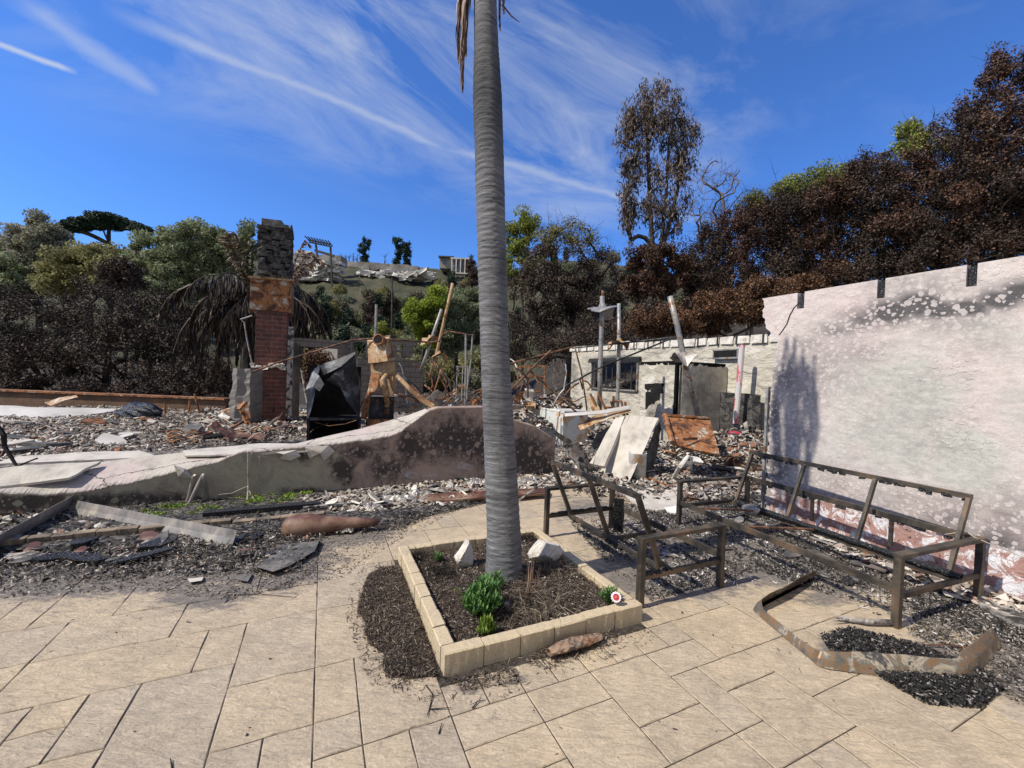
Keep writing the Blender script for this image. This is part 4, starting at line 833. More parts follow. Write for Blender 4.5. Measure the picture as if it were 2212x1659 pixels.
st = MB(); st.tube([D(1085, 10, YP), D(1105, 35, YP), D(1122, 48, YP)], [.008, .006, .003], 4); mesh('stalk', st, M['frond_king'], kp)
mb = MB()
for k in range(26):
    a = k*.9; d = Vector((math.cos(a), math.sin(a), 0)); mb.tube([topc+Vector((0, 0, -.15)), topc+d*.12+EZ*.1, topc+d*.24+Vector((0, 0, .1-.12*(k % 3)))], [.03, .022, .01], 4)
mesh('crown', mb, M['bark'], kp)
# dead date palm behind the chimney
YD = 15.5; dc = D(545, 655, YD); dpal = thing('date_palm', 'scorched date palm with drooping brown fronds behind the chimney', 'palm tree', (dc.x, YD, 0))
mb = MB(); mb.tube([Vector((dc.x, YD, 0)), Vector((dc.x-.05, YD, dc.z*.5)), dc+Vector((0, 0, -.1)), dc+Vector((0, 0, .35))], [.35, .3, .34, .2], 10, jit=.06); mesh('trunk', mb, M['bark'], dpal)
r = np.random.default_rng(8)
for k in range(70):
    a = k*2.399+r.random()*.4; el = r.uniform(-.25, 1.0); L = r.uniform(3.3, 4.3); d = Vector((math.cos(a), math.sin(a)*.8, 0)); p = dc.copy(); pts = [p.copy()]; ang = el
    for q in range(9):
        p = p+(d*math.cos(ang)+EZ*math.sin(ang))*L/9; pts.append(p.copy()); ang -= (.19+.09*el+.05*r.random())
        ang = max(ang, -1.5)
    mb = MB(); frond(pts, .62, 24, 1.5, r, mb, .034, .035, .3); mesh('frond', mb, M['frond_dead'], dpal)
for k, (x, y, x2, y2) in enumerate(((505, 500, 540, 590), (488, 512, 530, 600), (545, 520, 545, 600), (530, 508, 538, 600), (660, 520, 625, 590), (672, 545, 625, 600), (690, 560, 630, 600))):
    a, m_, e = dc, D(x2, y2, YD), D(x, y, YD-.3); pts = [a, a.lerp(m_, .6), m_, m_.lerp(e, .5)+Vector((0, 0, .06)), m_.lerp(e, .85)+Vector((0, 0, .1)), e+Vector((0, 0, -.0)), e+Vector((-.2 if x < 600 else .2, 0, -.2))]
    mb = MB(); frond(pts, .46, 26, .5, r, mb, .045, .045, .6); mesh('frond', mb, M['frond_green'] if k in (2, 3) else M['frond_king'], dpal, label='upright olive frond' if k in (2, 3) else None)
X_, Y1_ = Vector((1, 0, 0)), Vector((0, 1, 0))
# ================================================================== PLANTER
pu0, pu1, pv0, pv1, ph_, bw = .66, 2.10, 2.215, 3.80, .125, .085
pl = thing('planter_border', 'square planter border of tan split blocks round the palm', 'planter', W((pu0+pu1)/2, pv0, 0))
def edge(a, b, n, w=bw, h=ph_, face=None, parent=None, name='edging_block', z0=0., mt='block'):
    a, b = Vector(a), Vector(b); d = b-a; L = d.length/n; d.normalize(); s = Vector((-d.y, d.x, 0))
    for k in range(n):
        mb = MB(); hh = h+random.uniform(-.004, .004); ww = w+random.uniform(-.004, .004); c = a+d*L*(k+.5)
        R_, C_ = 9, 6; x0, x1 = -L/2+.003, L/2-.003
        base = []
        loop = [(-ww/2, 0), (-ww/2, hh-.006), (-ww/2+.008, hh), (ww/2-.008, hh), (ww/2, hh-.006), (ww/2, 0)]
        rows = []
        for q in range(R_):
            x = x0+(x1-x0)*q/(R_-1); row = []
            for (y, z) in loop:
                jy = random.uniform(-.0016, .0016) if 0 < q < R_-1 else .003*(1 if y < 0 else -1); row.append(c+d*x+s*(y+jy)+EZ*(z0+z+(random.uniform(-.0012, .0008) if z > .01 else -.02)))
            rows.append(row)
        mb.sheet(rows); N = len(mb.v); mb.f.append(tuple(range(6))); mb.f.append(tuple(range(N-1, N-7, -1)))
        mesh(name, mb, M[mt], parent)
edge(W(pu0+.0, pv0+bw/2), W(pu1-bw*0, pv0+bw/2), 6, parent=pl)
edge(W(pu0+bw/2, pv0+bw+.004), W(pu0+bw/2, pv1), 8, parent=pl)
edge(W(pu1-bw/2, pv0+bw+.004), W(pu1-bw/2, pv1), 8, parent=pl)
edge(W(pu0+bw+.004, pv1-bw/2), W(pu1-bw-.004, pv1-bw/2), 6, parent=pl)
# soil with relief
us = np.linspace(pu0+bw-.01, pu1-bw+.01, 40); vs_ = np.linspace(pv0+bw-.01, pv1-bw+.01, 44)
def soilz(u, v): return .045+.05*(fbm(np.asarray(u)*4, np.asarray(v)*4, 2)-.3)+.05*np.exp(-((np.asarray(u)-1.35)**2+(np.asarray(v)-2.75)**2)/.12)
mb = MB(); mb.sheet([[W(u, v, float(soilz(u, v))) for u in us] for v in vs_]); o = mesh('planter_soil', mb, M['soil'], smooth=True); setp(o, kind='structure')
r = np.random.default_rng(11); q = np.column_stack([r.uniform(pu0+bw, pu1-bw, 39000), r.uniform(pv0+bw, pv1-bw, 39000)])
C = np.column_stack([q[:, 0]*E1.x+q[:, 1]*E2.x, q[:, 0]*E1.y+q[:, 1]*E2.y, soilz(q[:, 0], q[:, 1])+r.uniform(0, .018, len(q))])
VF = [flk(C[:34500], .002, .0095, .45, 7, r), ]; stuff('mulch', VF, M['mulch'], 'dark bark mulch and chips in the planter')
stuff('pale_chips', [flk(C[34500:37000], .002, .012, .6, 2, r)], M['chip'], 'pale chips on the planter soil')
def tuft(name, label, cat, c, n, L, spread, mt, rad=.0018, curl=.5, grp=None, seed=1, base=.06):
    r = random.Random(seed); mb = MB()
    for k in range(n):
        a = r.uniform(0, 6.283); p = Vector(c)+Vector((math.cos(a), math.sin(a), 0))*base*r.random(); a = r.uniform(0, 6.283) if base > .12 else a; d = Vector((math.cos(a)*spread*r.random(), math.sin(a)*spread*r.random(), r.uniform(.25, 1))).normalized(); l = L*r.uniform(.4, 1.)
        p1 = p+d*l*.5; p2 = p1+(d+Vector((math.cos(a)*curl, math.sin(a)*curl, -curl*r.uniform(.2, 1.6)))).normalized()*l*.5
        mb.tube([p, p1, p2], [rad*1.3, rad, rad*.4], 3, caps=False)
    return one(name, mb, M[mt], label, cat, c, grp)
tuft('dry_grass', 'sprawling tangle of dry brown grass in the planter front', 'dry grass', W(1.40, 2.62, .06), 760, .24, 1.7, 'twig', .0022, 1.1, seed=2, base=.27)
tuft('dry_grass', 'dry grass clump behind the palm base below the right rock', 'dry grass', W(1.82, 2.92, .05), 260, .24, 1.0, 'twig', .0017, .7, seed=3, base=.14)
tuft('dry_grass', 'burnt grass tuft in the far left planter corner', 'dry grass', W(.80, 3.62, .05), 150, .13, .8, 'darktwig', .0016, .4, seed=4, base=.06)
tuft('dry_grass', 'burnt stubble left of the left white rock', 'dry grass', W(.92, 3.28, .05), 330, .12, 1.4, 'darktwig', .0018, .7, seed=5, base=.17)
tuft('dry_grass', 'burnt tuft in the far right planter corner', 'dry grass', W(1.93, 3.66, .06), 130, .11, .8, 'darktwig', .0018, .4, seed=6, base=.07)
tuft('dry_grass', 'dry weeds at the planter centre right of the big shrub', 'dry grass', W(1.28, 2.62, .06), 220, .16, 1.3, 'darktwig', .0018, .8, seed=7, base=.15)
def plant(name, label, c, n, R, Hh, leaf, mt, seed, ll=.07, lw=.008):
    r = np.random.default_rng(seed); root = thing(name, label, 'plant', c); st = MB(); mb = MB()
    for k in range(n):
        a = r.uniform(0, 6.283); f = r.random()**.6; tip = Vector(c)+Vector((math.cos(a)*R*f, math.sin(a)*R*f, Hh*(1-.55*f*f)*r.uniform(.6, 1.05))); st.tube([Vector(c), Vector(c).lerp(tip, .5)+EZ*.01, tip], [.003, .0022, .0012], 3, caps=False)
        for q in range(leaf):
            g = .35+.65*q/leaf; p = Vector(c).lerp(tip, g); a2 = q*2.4+r.random(); d = Vector((math.cos(a2), math.sin(a2), .5+.9*g+r.normal()*.2)).normalized(); L = ll*r.uniform(.7, 1.2); w_ = lw*r.uniform(.7, 1.2); s = d.cross(EZ).normalized()*w_; e = p+d*L; m_ = p+d*L*.55+EZ*L*.06
            mb.add([p, m_+s, e, m_-s], [(0, 1, 2), (0, 2, 3)])
    mesh('stems', st, M['twig'], root); mesh('foliage', mb, M[mt], root); return root
plant('green_shrub', 'bushy deep green shrub at the front of the planter', W(1.03, 2.60, .05), 150, .145, .26, 17, 'lf_bright', 1, .055, .0075)
plant('green_plant', 'small bright green sprout in front of the bushy shrub', W(.98, 2.385, .05), 45, .07, .12, 13, 'lf_cover', 2, .045, .005)
plant('green_plant', 'leggy green weed between the bushy shrub and the palm base', W(1.20, 2.82, .05), 34, .12, .19, 10, 'lf_bright', 3, .05, .007)
plant('green_plant', 'tiny grey-green seedling near the far left planter corner', W(.97, 3.52, .05), 9, .06, .09, 7, 'lf_bright', 4, .045, .008)
plant('green_plant', 'tiny seedling left of the bushy shrub', W(.95, 2.95, .05), 6, .04, .04, 5, 'lf_cover', 5, .03, .004)
gz = plant('flowering_plant', 'green plant with one crimson and white daisy in the near right planter corner', W(1.93, 2.37, .05), 22, .08, .16, 10, 'lf_bright', 6, .06, .006)
fc = PV(1331, 1290, 2.27); mb = MB(); vd = (Vector((0, 0, H))-fc).normalized(); s1 = vd.cross(EZ).normalized(); s2 = s1.cross(vd); mr_ = MB()
for k in range(14):
    a = k*6.283/14; d = (s1*math.cos(a)+s2*math.sin(a)); t_ = vd.cross(d); p = fc+d*.008; e = fc+d*.038-vd*.004; mb.add([p-t_*.002, fc+d*.03-t_*.0075, e, fc+d*.03+t_*.0075, p+t_*.002], [(0, 1, 2, 3, 4)])
    mr_.add([fc+d*.004-t_*.002+vd*.002, fc+d*.022-t_*.0055+vd*.001, fc+d*.022+t_*.0055+vd*.001, fc+d*.004+t_*.002+vd*.002], [(0, 1, 2, 3)])
fl = mesh('flower', mb, M['petal'], gz); mesh('petal_base', mr_, M['petalred'], fl)
mb = MB(); mb.lathe(fc+vd*.001, [(.0, .006), (.004, .005), (.006, .002), (.006, -.002)], 10, vd); mesh('flower_disc', mb, M['yellow'], fl)
mb = MB(); mb.tube([W(1.93, 2.37, .05), fc-vd*.003], .002, 4); mesh('flower_stem', mb, M['lf_bright'], gz)
def rock(name, label, c, size, mt, seed, cat='rock', rz=0., sub=4, amp=.28, pt=1.):
    import bmesh as bm_
    bm = bm_.new(); bm_.ops.create_icosphere(bm, subdivisions=sub, radius=1); r = random.Random(seed); pl_ = []
    for k in range(13):
        n = Vector((r.gauss(0, 1), r.gauss(0, 1), r.gauss(0, 1))).normalized(); pl_.append((n, r.uniform(.5, .95)))
    mb = MB(); cr, sr = math.cos(rz), math.sin(rz)
    for v in bm.verts:
        p = v.co.copy()
        for n, d in pl_:
            q = p.dot(n)
            if q > d: p -= n*(q-d)
        p *= 1+.10*(float(fbm(p.x*2.2+9, p.z*2.6+p.y*1.7+9, seed))-.5)+.05*(float(fbm(p.x*6+9, p.z*7+p.y*5+9, seed+3))-.5)*2
        k = 1-pt*.45*max(0, p.z) if pt else 1
        x, y, z = p.x*size[0]*k, p.y*size[1]*k, p.z*size[2]; mb.v.append((c[0]+x*cr-y*sr, c[1]+x*sr+y*cr, c[2]+z+size[2]*.55))
    mb.f = [tuple(v.index for v in f.verts) for f in bm.faces]; bm.free()
    return one(name, mb, M[mt], label, cat, c)
rock('white_rock', 'upright pointed white rock left of the palm in the planter', G(1000, 1228, .03), (.105, .09, .185), 'whiterock', 4, rz=.3, pt=1.1)
rock('white_rock', 'tilted white rock right of the palm in the planter', G(1178, 1212, .05), (.17, .09, .15), 'whiterock', 8, rz=.35, pt=.9)
rock('pale_stone', 'smooth cream stone in the dry grass in front of the palm', G(1093, 1312, .07), (.045, .035, .03), 'whiterock', 6, pt=0)
for k, (x, y, lb) in enumerate(((1206, 1403, 'x'),)): pass
# husk and dry stalks by the palm
mb = MB(); r_ = random.Random(3)
for k in range(9):
    a = G(1130+k*2.2, 1308-k*1.2, .05); e = D(1140+k*3.5, 1200+r_.uniform(-8, 45), a.y+r_.uniform(-.05, .05)); mb.tube([a, a.lerp(e, .5)+Vector((.01, 0, .0)), e], [.004, .003, .0012], 4)
mb.bar(G(1134, 1300, .05), D(1150, 1225, 3.0), .003, .02); one('dry_stalk', mb, M['frond_king'], 'upright splayed straw-coloured stalks right of the palm base', 'dry stalks', G(1135, 1300, .05))
# split log in front of planter
mb = MB(); a, b_ = G(1186, 1412, .03), G(1298, 1372, .045); N = 16; rows = []
for i in range(N+1):
    f = i/N; c = a.lerp(b_, f)+Vector((0, 0, .01*math.sin(f*5))); wdt = .042*(math.sin(math.pi*min(1, .12+f*.8))**.5)+.004; row = []
    for q in range(14):
        t_ = 6.283*q/14; row.append(c+(b_-a).normalized().cross(EZ)*wdt*math.cos(t_)*(1+random.uniform(-.12, .12))+EZ*(.6*wdt*math.sin(t_)*(1+random.uniform(-.25, .25))+.004))
    rows.append(row+[row[0]])
mb.sheet(rows); one('split_log', mb, M['logwood'], 'reddish-brown split log lying in front of the planter', 'log', a)
# mulch spill left of planter, bits around
sp = [(795, 1245), (822, 1228), (862, 1226), (905, 1340), (945, 1462), (900, 1468), (858, 1462), (835, 1468), (826, 1440), (830, 1412), (800, 1392), (788, 1368), (792, 1345), (772, 1322), (780, 1290)]
def spill(x, y): return .013*fbm(x*7, y*7, 1)
stuff('mulch_twigs', [flakes(620, sp, .012, .006, .013, .35, 9, .012, 61), flk(C[37000:37900], .005, .012, .3, 9, r)], M['twig'], 'longer grey twigs lying in the mulch')
stuff('mulch_spill', [flakes(34000, sp, 0, .002, .0095, .45, 8, .018, 21, pile=spill)], M['mulch'], 'spilled bark mulch left of the planter')
mb = MB(); ctr = (.27, 2.75); rows = []
for i in range(26):
    row = []
    for j in range(34):
        p = G(768+(j/33)*180, 1222+(i/25)*250); inn = inpoly(np.array([768+(j/33)*180.]), np.array([1222+(i/25)*250.]), sp)[0]; p.z = (.004+.012*float(fbm(p.x*6, p.y*6, 3))) if inn else -.014; row.append(p)
    rows.append(row)
mb.sheet(rows); o = mesh('mulch_heap', mb, M['soil'], smooth=True); setp(o, 'soil under the spilled mulch left of the planter', None, None, 'stuff')
stuff('mulch_crumbs', [flakes(2600, [(768, 1240), (800, 1215), (870, 1212), (960, 1480), (900, 1492), (800, 1482), (745, 1330)], 0, .002, .010, .5, 8, .006, 26, dens=2.5), flakes(900, [(800, 1460), (1000, 1440), (1400, 1350), (1420, 1385), (1050, 1520), (880, 1520)], 0, .002, .010, .6, 7, .004, 22, dens=3.),
                      flakes(1500, [(1170, 1400), (1330, 1355), (1345, 1385), (1180, 1450), (1130, 1430)], 0, .002, .011, .5, 6, .012, 23), flakes(900, [(960, 1470), (1110, 1440), (1130, 1475), (1000, 1495)], 0, .002, .010, .5, 6, .01, 24)], M['mulch'], 'crumbs of mulch and twigs scattered over the paving')
stuff('paving_specks', [flakes(260, [(-600, 1290), (2212, 1290), (2500, 1659), (-900, 1659)], 0, .003, .012, .7, 3, .002, 25)], M['char'], 'small dark specks on the clean paving')
for k, (pts, lb) in enumerate((([(918, 1450), (960, 1462), (1010, 1470), (1060, 1462)], 'thin forked dark twig at the near corner of the planter'), ([(920, 1480), (935, 1500), (928, 1530), (922, 1548)], 'curved twig on the paver below the planter corner'), ([(930, 1532), (975, 1528)], 'short straight twig on the paving below the mulch spill'), ([(1020, 1530), (1032, 1515), (1048, 1512)], 'small hooked twig on the paving in front of the planter'), ([(948, 1585), (955, 1560)], 'single dark needle on the paving at the bottom centre'), ([(885, 1345+90), (850, 1420), (800, 1450)], 'long dark twig crossing the mulch spill'), ([(372, 1659), (368, 1638)], 'stubby dark twig at the bottom edge of the paving'), ([(490, 1285), (560, 1283), (640, 1290)], 'long thin dry stem on the paving left of the slate'))):
    mb = MB(); P_ = [G(x, y, .006+.004*(i % 2)) for i, (x, y) in enumerate(pts)]; mb.tube(P_, [.004]+[.003]*(len(P_)-2)+[.0015], 4)
    for q in range(1, len(P_)-1): mb.tube([P_[q], P_[q]+Vector((.04*(-1)**q, -.03, .003))], [.002, .001], 3)
    one('twig', mb, M['darktwig'], lb, 'twig', P_[0])

# ================================================================== FURNITURE FRAMES
def seatframe(label, o_, rot, Wd, Ln, face, ztop=.535, nstr=3, midpost=False):
    """o_: (u,v) of near-left leg; Wd depth along u, Ln length along v; face +1 backs at small u, -1 backs at large u"""
    cr, sr = math.cos(rot), math.sin(rot)
    def P3(a, b, z): return W(o_[0]+a*cr-b*sr, o_[1]+a*sr+b*cr, z)
    e1 = (P3(1, 0, 0)-P3(0, 0, 0)).normalized(); e2 = (P3(0, 1, 0)-P3(0, 0, 0)).normalized(); R3 = (e1, e2, EZ)
    root = thing('sofa_frame', label, 'sofa frame', P3(Wd/2, Ln/2, 0)); s = .048; fr = M['frame']
    for a in (0, Wd):
        for b in (0, Ln): mb = MB(); mb.box(P3(a, b, (ztop-.03)/2), (s, s, ztop-.03), R3); mesh('leg', mb, fr, root, bevel=.004)
    for b in (0, Ln): mb = MB(); mb.box(P3(Wd/2, b, ztop-.0145), (Wd+s+.006, s+.014, .03), R3); mesh('armrest', mb, fr, root, bevel=.004)
    for b in (0, Ln): mb = MB(); mb.box(P3(Wd/2, b, .225), (Wd-s-.002, .03, .04), R3); mesh('side_rail', mb, fr, root, bevel=.003)
    fa = Wd if face > 0 else 0; ba = 0 if face > 0 else Wd
    mb = MB(); mb.box(P3(fa, Ln/2, .27), (.03, Ln-s-.002, .055), R3); mesh('front_rail', mb, fr, root, bevel=.003)
    sb = .26 if face > 0 else Wd-.28; st = .0+.01 if face > 0 else Wd-.03
    y0, y1 = .05, Ln-.05
    mb = MB(); mb.box(P3(sb, Ln/2, .222), (.03, Ln-.05, .034), R3); mesh('seat_rail', mb, fr, root, bevel=.003)
    mb = MB(); mb.box(P3(sb+.035*face, Ln/2, .21), (.025, Ln-.05, .03), R3); mesh('seat_rail', mb, fr, root, bevel=.003)
    hb = .82 if face > 0 else .85
    bk = MB(); mb = MB(); mb.bar(P3(st, y0, hb), P3(st, y1, hb), .045, .028, e1); br = mesh('backrest', mb, fr, root, bevel=.003)
    ns = nstr
    for k in range(ns):
        yy = y0+(y1-y0)*k/(ns-1); yy = min(max(yy, y0+.02), y1-.02); mb = MB(); mb.bar(P3(sb, yy, .235), P3(st, yy, hb-.014), .03, .042, e1); mesh('strut', mb, fr, br, bevel=.003)
    if midpost:
        mb = MB(); mb.box(P3(ba-.0*face, Ln/2, ztop-.03), (.03, Ln-s-.002, .055), R3); mesh('back_rail', mb, fr, root)
        for f in (.28, .62): mb = MB(); mb.box(P3(ba, Ln*f, .36), (.026, .03, .28), R3); mesh('post', mb, fr, root)
    else:
        mb = MB(); mb.box(P3((sb+fa)/2, Ln*.5, .212), (abs(fa-sb)-.06, .03, .03), R3); mesh('cross_rail', mb, fr, root)
    return root, P3
ls, PL = seatframe('burnt two-seat outdoor sofa frame standing beside the planter', (2.215, 2.37), RAD(0), .865, 1.44, 1, .535, 3)
bs_, PS = seatframe('long burnt three-seat outdoor sofa frame standing along the pink wall', (3.80, 1.49), RAD(-3.6), 1.12, 2.13, -1, .535, 4, True)
# drips of melted mesh on the frames
r_ = random.Random(6)
def drip(p, sz, par, j=.01): mb = MB(); mb.box(p, sz, None, j); mesh('melted_drip', mb, M['charcoal'], par)
for k in range(26): drip(PL(.26, .15+1.2*r_.random(), .2), (.03+.03*r_.random(), .03+.06*r_.random(), .012+.02*r_.random()), ls)
for k in range(30): drip(PL(.05+.8*r_.random(), r_.choice([0, 1.44]), .245), (.04+.05*r_.random(), .03, .02), ls)
mb = MB()
mb.sheet([[PL(.52+.06*math.sin(a*2.1)+.015*r_.random(), .86+.03*a, .52-.34*j/6) for a in range(4)] for j in range(7)], .01, E1)
mesh('melted_curtain', mb, M['charcoal'], ls)
for k in range(55):
    f = r_.random(); k2 = r_.random() < .5; p = PS(1.12 if k2 else 1.085, .08+f*1.95, (.475 if k2 else .83)-.012*r_.random()); drip(p, (.02, .03+.03*r_.random(), .015+.03*r_.random()), bs_, .006)
mb = MB(); a, b_ = PS(.78, 2.0, .26), PS(.80, -.02, .26); rows = []
for i in range(70):
    p = a.lerp(b_, i/69); rows.append([p+E1*.033*math.cos(q*.785)*(1+.15*r_.uniform(-1, 1))+EZ*.026*math.sin(q*.785)*(1+.15*r_.uniform(-1, 1)) for q in range(9)])
mb.sheet(rows); one('charred_beam', mb, M['charcoal'], 'charred beam lying lengthwise on the long sofa frame', 'charred beam', a)
for k, (f, lb) in enumerate(((1.15, 'charred slat across the middle of the long sofa frame'), (1.75, 'charred slat across the far part of the long sofa frame'))):
    mb = MB(); mb.bar(PS(.02, f+.1, .285), PS(.8, f-.08, .245), .035, .014); one('charred_stick', mb, M['rustdark'], lb, 'stick', PS(.02, f, .27))
rock('charred_block', 'cracked black block lying behind the long sofa frame', G(1975, 1205, .0)+EZ*.0, (.10, .09, .08), 'charcoal', 3, 'charred block', pt=.2)
rock('foil_lump', 'crumpled pale foil lump at the far end of the long sofa', PS(.75, 1.75, .2), (.16, .10, .07), 'silver', 5, 'foil', sub=4, pt=.3)

# ================================================================== STUCCO WALL (right)
UW = 5.28; vL = uvof(PU(1652, 1100, UW))[1]; zt0 = 2.87
def zt(v): return 2.87
slots = []
for x, y in ((1732, 630), (1904, 610), (2100, 580), (2270, 552)):
    slots.append(uvof(PU(x, y, UW))[1])
dv = .02; vb = [vL-.02]
vgrid = []; v = .2*0-.75
vgrid = list(np.arange(-.75, vL, dv)); 
for s in slots: vgrid += [s-.034, s+.034]
vgrid = np.array(sorted(v for v in vgrid if not any(.001 < abs(abs(v-s)-.034) < .011 for s in slots))); zgrid = np.concatenate([np.arange(0, 2.66, .02), np.arange(2.67, 2.8701, .02)])
def leftedge(z):
    pts = [(0, 0), (1.2, .0), (1.9, -.02), (2.25, -.05), (2.30, -.09), (2.36, .02), (2.5, .10), (2.62, .15), (2.72, .145), (2.87, .16)]
    zz_, vv_ = zip(*pts); return vL+float(np.interp(z, zz_, vv_))+.012*math.sin(z*31)+.008*math.sin(z*77)
mb = MB(); VV = []
for z in zgrid:
    le = leftedge(z)
    for v in vgrid:
        k = max(0., (v-(vL-.33))/.33); VV.append(W(UW, v+(le-vL)*k, z))
nvv = len(vgrid); mb.v = [tuple(p) for p in VV]
for i in range(len(zgrid)-1):
    for j in range(nvv-1):
        vm = (vgrid[j]+vgrid[j+1])/2
        if zgrid[i] > 2.66 and any(abs(vm-s) < .034 for s in slots): continue
        mb.f.append((i*nvv+j, i*nvv+j+1, (i+1)*nvv+j+1, (i+1)*nvv+j))
# thickness
N = len(mb.v); mb.v += [tuple(Vector(p)+E1*.11) for p in mb.v]; fr_ = list(mb.f); ed = {}
for f in fr_:
    for a, b_ in zip(f, f[1:]+f[:1]): ed[(a, b_)] = 1
for f in fr_: mb.f.append(tuple(N+k for k in reversed(f)))
for (a, b_) in ed:
    if (b_, a) not in ed: mb.f.append((b_, a, a+N, b_+N))
P = np.array(mb.v); px, py = PX(P); front = np.ones(len(P)); 
sootc = [(1690, 810, 55, 55, .75), (1740, 745, 60, 26, .6), (1810, 712, 60, 22, .75), (1870, 690, 60, 30, .95), (1925, 675, 60, 32, 1.35), (1985, 658, 60, 34, 1.4), (2030, 670, 60, 24, 1.3), (2090, 665, 60, 22, 1.3), (2160, 648, 60, 24, 1.3), (2215, 630, 60, 28, 1.3), (2000, 640, 60, 30, .7), (1960, 610, 40, 20, .5),
         (1672, 900, 26, 90, .85), (1675, 1010, 40, 90, .9), (1700, 1080, 60, 60, .8), (1700, 960, 50, 60, .55), (1790, 1080, 80, 30, .7), (1870, 1110, 90, 26, .65), (1960, 1130, 90, 28, .7), (2060, 1150, 80, 34, .8), (2150, 1190, 90, 70, 1.1), (2220, 1230, 100, 90, 1.1), (2050, 1120, 90, 30, .8), (1730, 850, 60, 40, .55), (2060, 700, 120, 30, .5)]
soot = pmask(px, py, sootc)
grey = pmask(px, py, [(1950, 850, 170, 110, 1.), (1900, 980, 140, 90, 1.), (2090, 990, 120, 110, .9), (2150, 740, 90, 60, .8), (1760, 930, 60, 90, .4), (2190, 900, 70, 120, .7)])
soot = np.maximum(soot, pmask(px, py, [(1760, 800, 130, 90, .52), (1720, 930, 80, 130, .5), (1740, 1060, 130, 70, .55), (1900, 1090, 160, 60, .5), (2060, 1100, 160, 70, .5), (2190, 1130, 120, 110, .6), (2000, 620, 160, 40, .45), (2150, 760, 110, 90, .2), (1960, 900, 260, 160, .22), (1850, 760, 90, 40, .45)])) if False else soot
broad = pmask(px, py, [(1760, 800, 130, 90, .50), (1720, 930, 80, 130, .5), (1740, 1060, 130, 70, .55), (1900, 1090, 160, 50, .5), (2060, 1100, 160, 60, .5), (2190, 1130, 120, 100, .6), (2000, 620, 160, 40, .42), (2100, 720, 160, 60, .3), (1960, 900, 260, 160, .26), (1850, 760, 90, 40, .45)]); soot = np.maximum(soot, broad)
zw = P[:, 2]; peel = np.clip((.56-zw)/.3, 0, 1)*1.05; peel = np.where(px < 1665, peel*.4, peel); soot = np.where(peel > .55, soot*.25, soot)
sw = thing('stucco_wall', 'tall blistered pink stucco wall with soot bands at the right', 'wall', W(UW, vL, 0))
mesh('stucco', mb, M['stucco'], sw, attrs={'soot': soot, 'grey': grey, 'peel': peel})
for s in slots:
    mb = MB(); mb.box(W(UW+.045, s, 2.755), (.05, .045, .2)); mesh('charred_stud', mb, M['charcoal'], sw)
mb = MB(); a = PU(1729, 652, UW)-E1*.003; ks = [(1729, 652), (1716, 664), (1706, 682), (1700, 700), (1690, 715), (1683, 724)]
rows = [[PU(x-1.3, y, UW)-E1*.003, PU(x+1.3, y, UW)-E1*.003] for x, y in ks]; mb.sheet(rows); mesh('crack', mb, M['cavity'], sw)
mb = MB(); mb.box(W(UW+.05, vL+.035, .6), (.09, .05, 1.2), None, .004); mb.box(W(UW+.0, vL+.03, .95), (.05, .03, 1.5), None, .006); mesh('jamb', mb, M['galv'], sw)

# ================================================================== LOW WALL
st = [(-260, 1150, 1085, 1050), (-120, 1128, 1075, 1035), (0, 1110, 1062, 1024), (90, 1104, 1066, 1012), (167, 1100, 1062, 1003), (277, 1098, 1042, 989), (345, 1096, 1026, 982), (417, 1093, 1008, 976), (470, 1090, 998, 975), (527, 1085, 974, 972), (585, 1080, 971, 968), (641, 1076, 967, 958), (719, 1070, 958, 940), (781, 1065, 951, 927), (820, 1062, 945, 916), (853, 1057, 938, 907), (888, 1054, 915, 897), (921, 1050, 890, 884), (945, 1048, 881, 880), (1000, 1041, 880, 879), (1046, 1033, 879, 878), (1112, 1031, 908, 907), (1154, 1031, 921, 920), (1185, 1030, 940, 939), (1201, 1029, 950, 948)]
stx = np.array([s[0] for s in st]); mb = MB(); tops = []; rows = []; xs_ = np.arange(-260, 1202, 4.)
R2_ = random.Random(4)
for x in xs_:
    yb, yc, yt = (float(np.interp(x, stx, [s[k] for s in st])) for k in (1, 2, 3))
    wob = 6*(float(fbm(x*.045, 2., 7))-.5)+4*(float(fbm(x*.23, 5., 9))-.5); 
    ycs = yc
    if x < 880: yc += wob
    pb = PV(x, yb, 6.2); pb.z = -.02; pc = PV(x, yc, 6.2); u_, _ = uvof(pc); pb = W(u_, 6.2, -.02)
    back = 6.2+(.55 if x < 700 else .42 if x < 850 else .16+.26*max(0, (921-x)/71)); ptp = PV(x, min(yt, yc-.5), back)
    zc_ = pc.z; zcs = PV(x, ycs, 6.2).z; ztp = ptp.z if x < 925 else zc_+.004
    col = [W(u_, 6.2, -.02+(zc_-.03+.02)*q/14) for q in range(15)]+[W(u_, 6.2-.004, zc_-.008), W(u_, 6.205, zc_+.006)]
    tu = uvof(ptp)[0] if x < 925 else u_; bump_ = .05*(float(fbm(x*.012, 1., 2))-.5)
    for q in range(1, 7):
        f = q/6; col.append(W(u_+(tu-u_)*f*.4, 6.205+(back-6.205)*f, (zc_ if x >= 925 else zcs)+.006+(ztp-(zc_ if x >= 925 else zcs))*f+bump_*math.sin(math.pi*f)))
    col += [W(u_, back+.02, ztp-.03), W(u_, back+.03, -.02)]; rows.append(col); tops.append(0)
mb.sheet(rows); nC = len(rows[0]); mb.f.append(tuple(range(nC-1, -1, -1))); N = len(mb.v); mb.f.append(tuple(range(N-nC, N)))
P = np.array(mb.v); px, py = PX(P); kk = np.arange(len(P)) % nC; topm = (kk >= 15)*1.0; topm = np.where(px > 925, 0, topm)
low = (P[:, 2])
grey = np.clip((760-px)/60, 0, 1)*(1-topm)
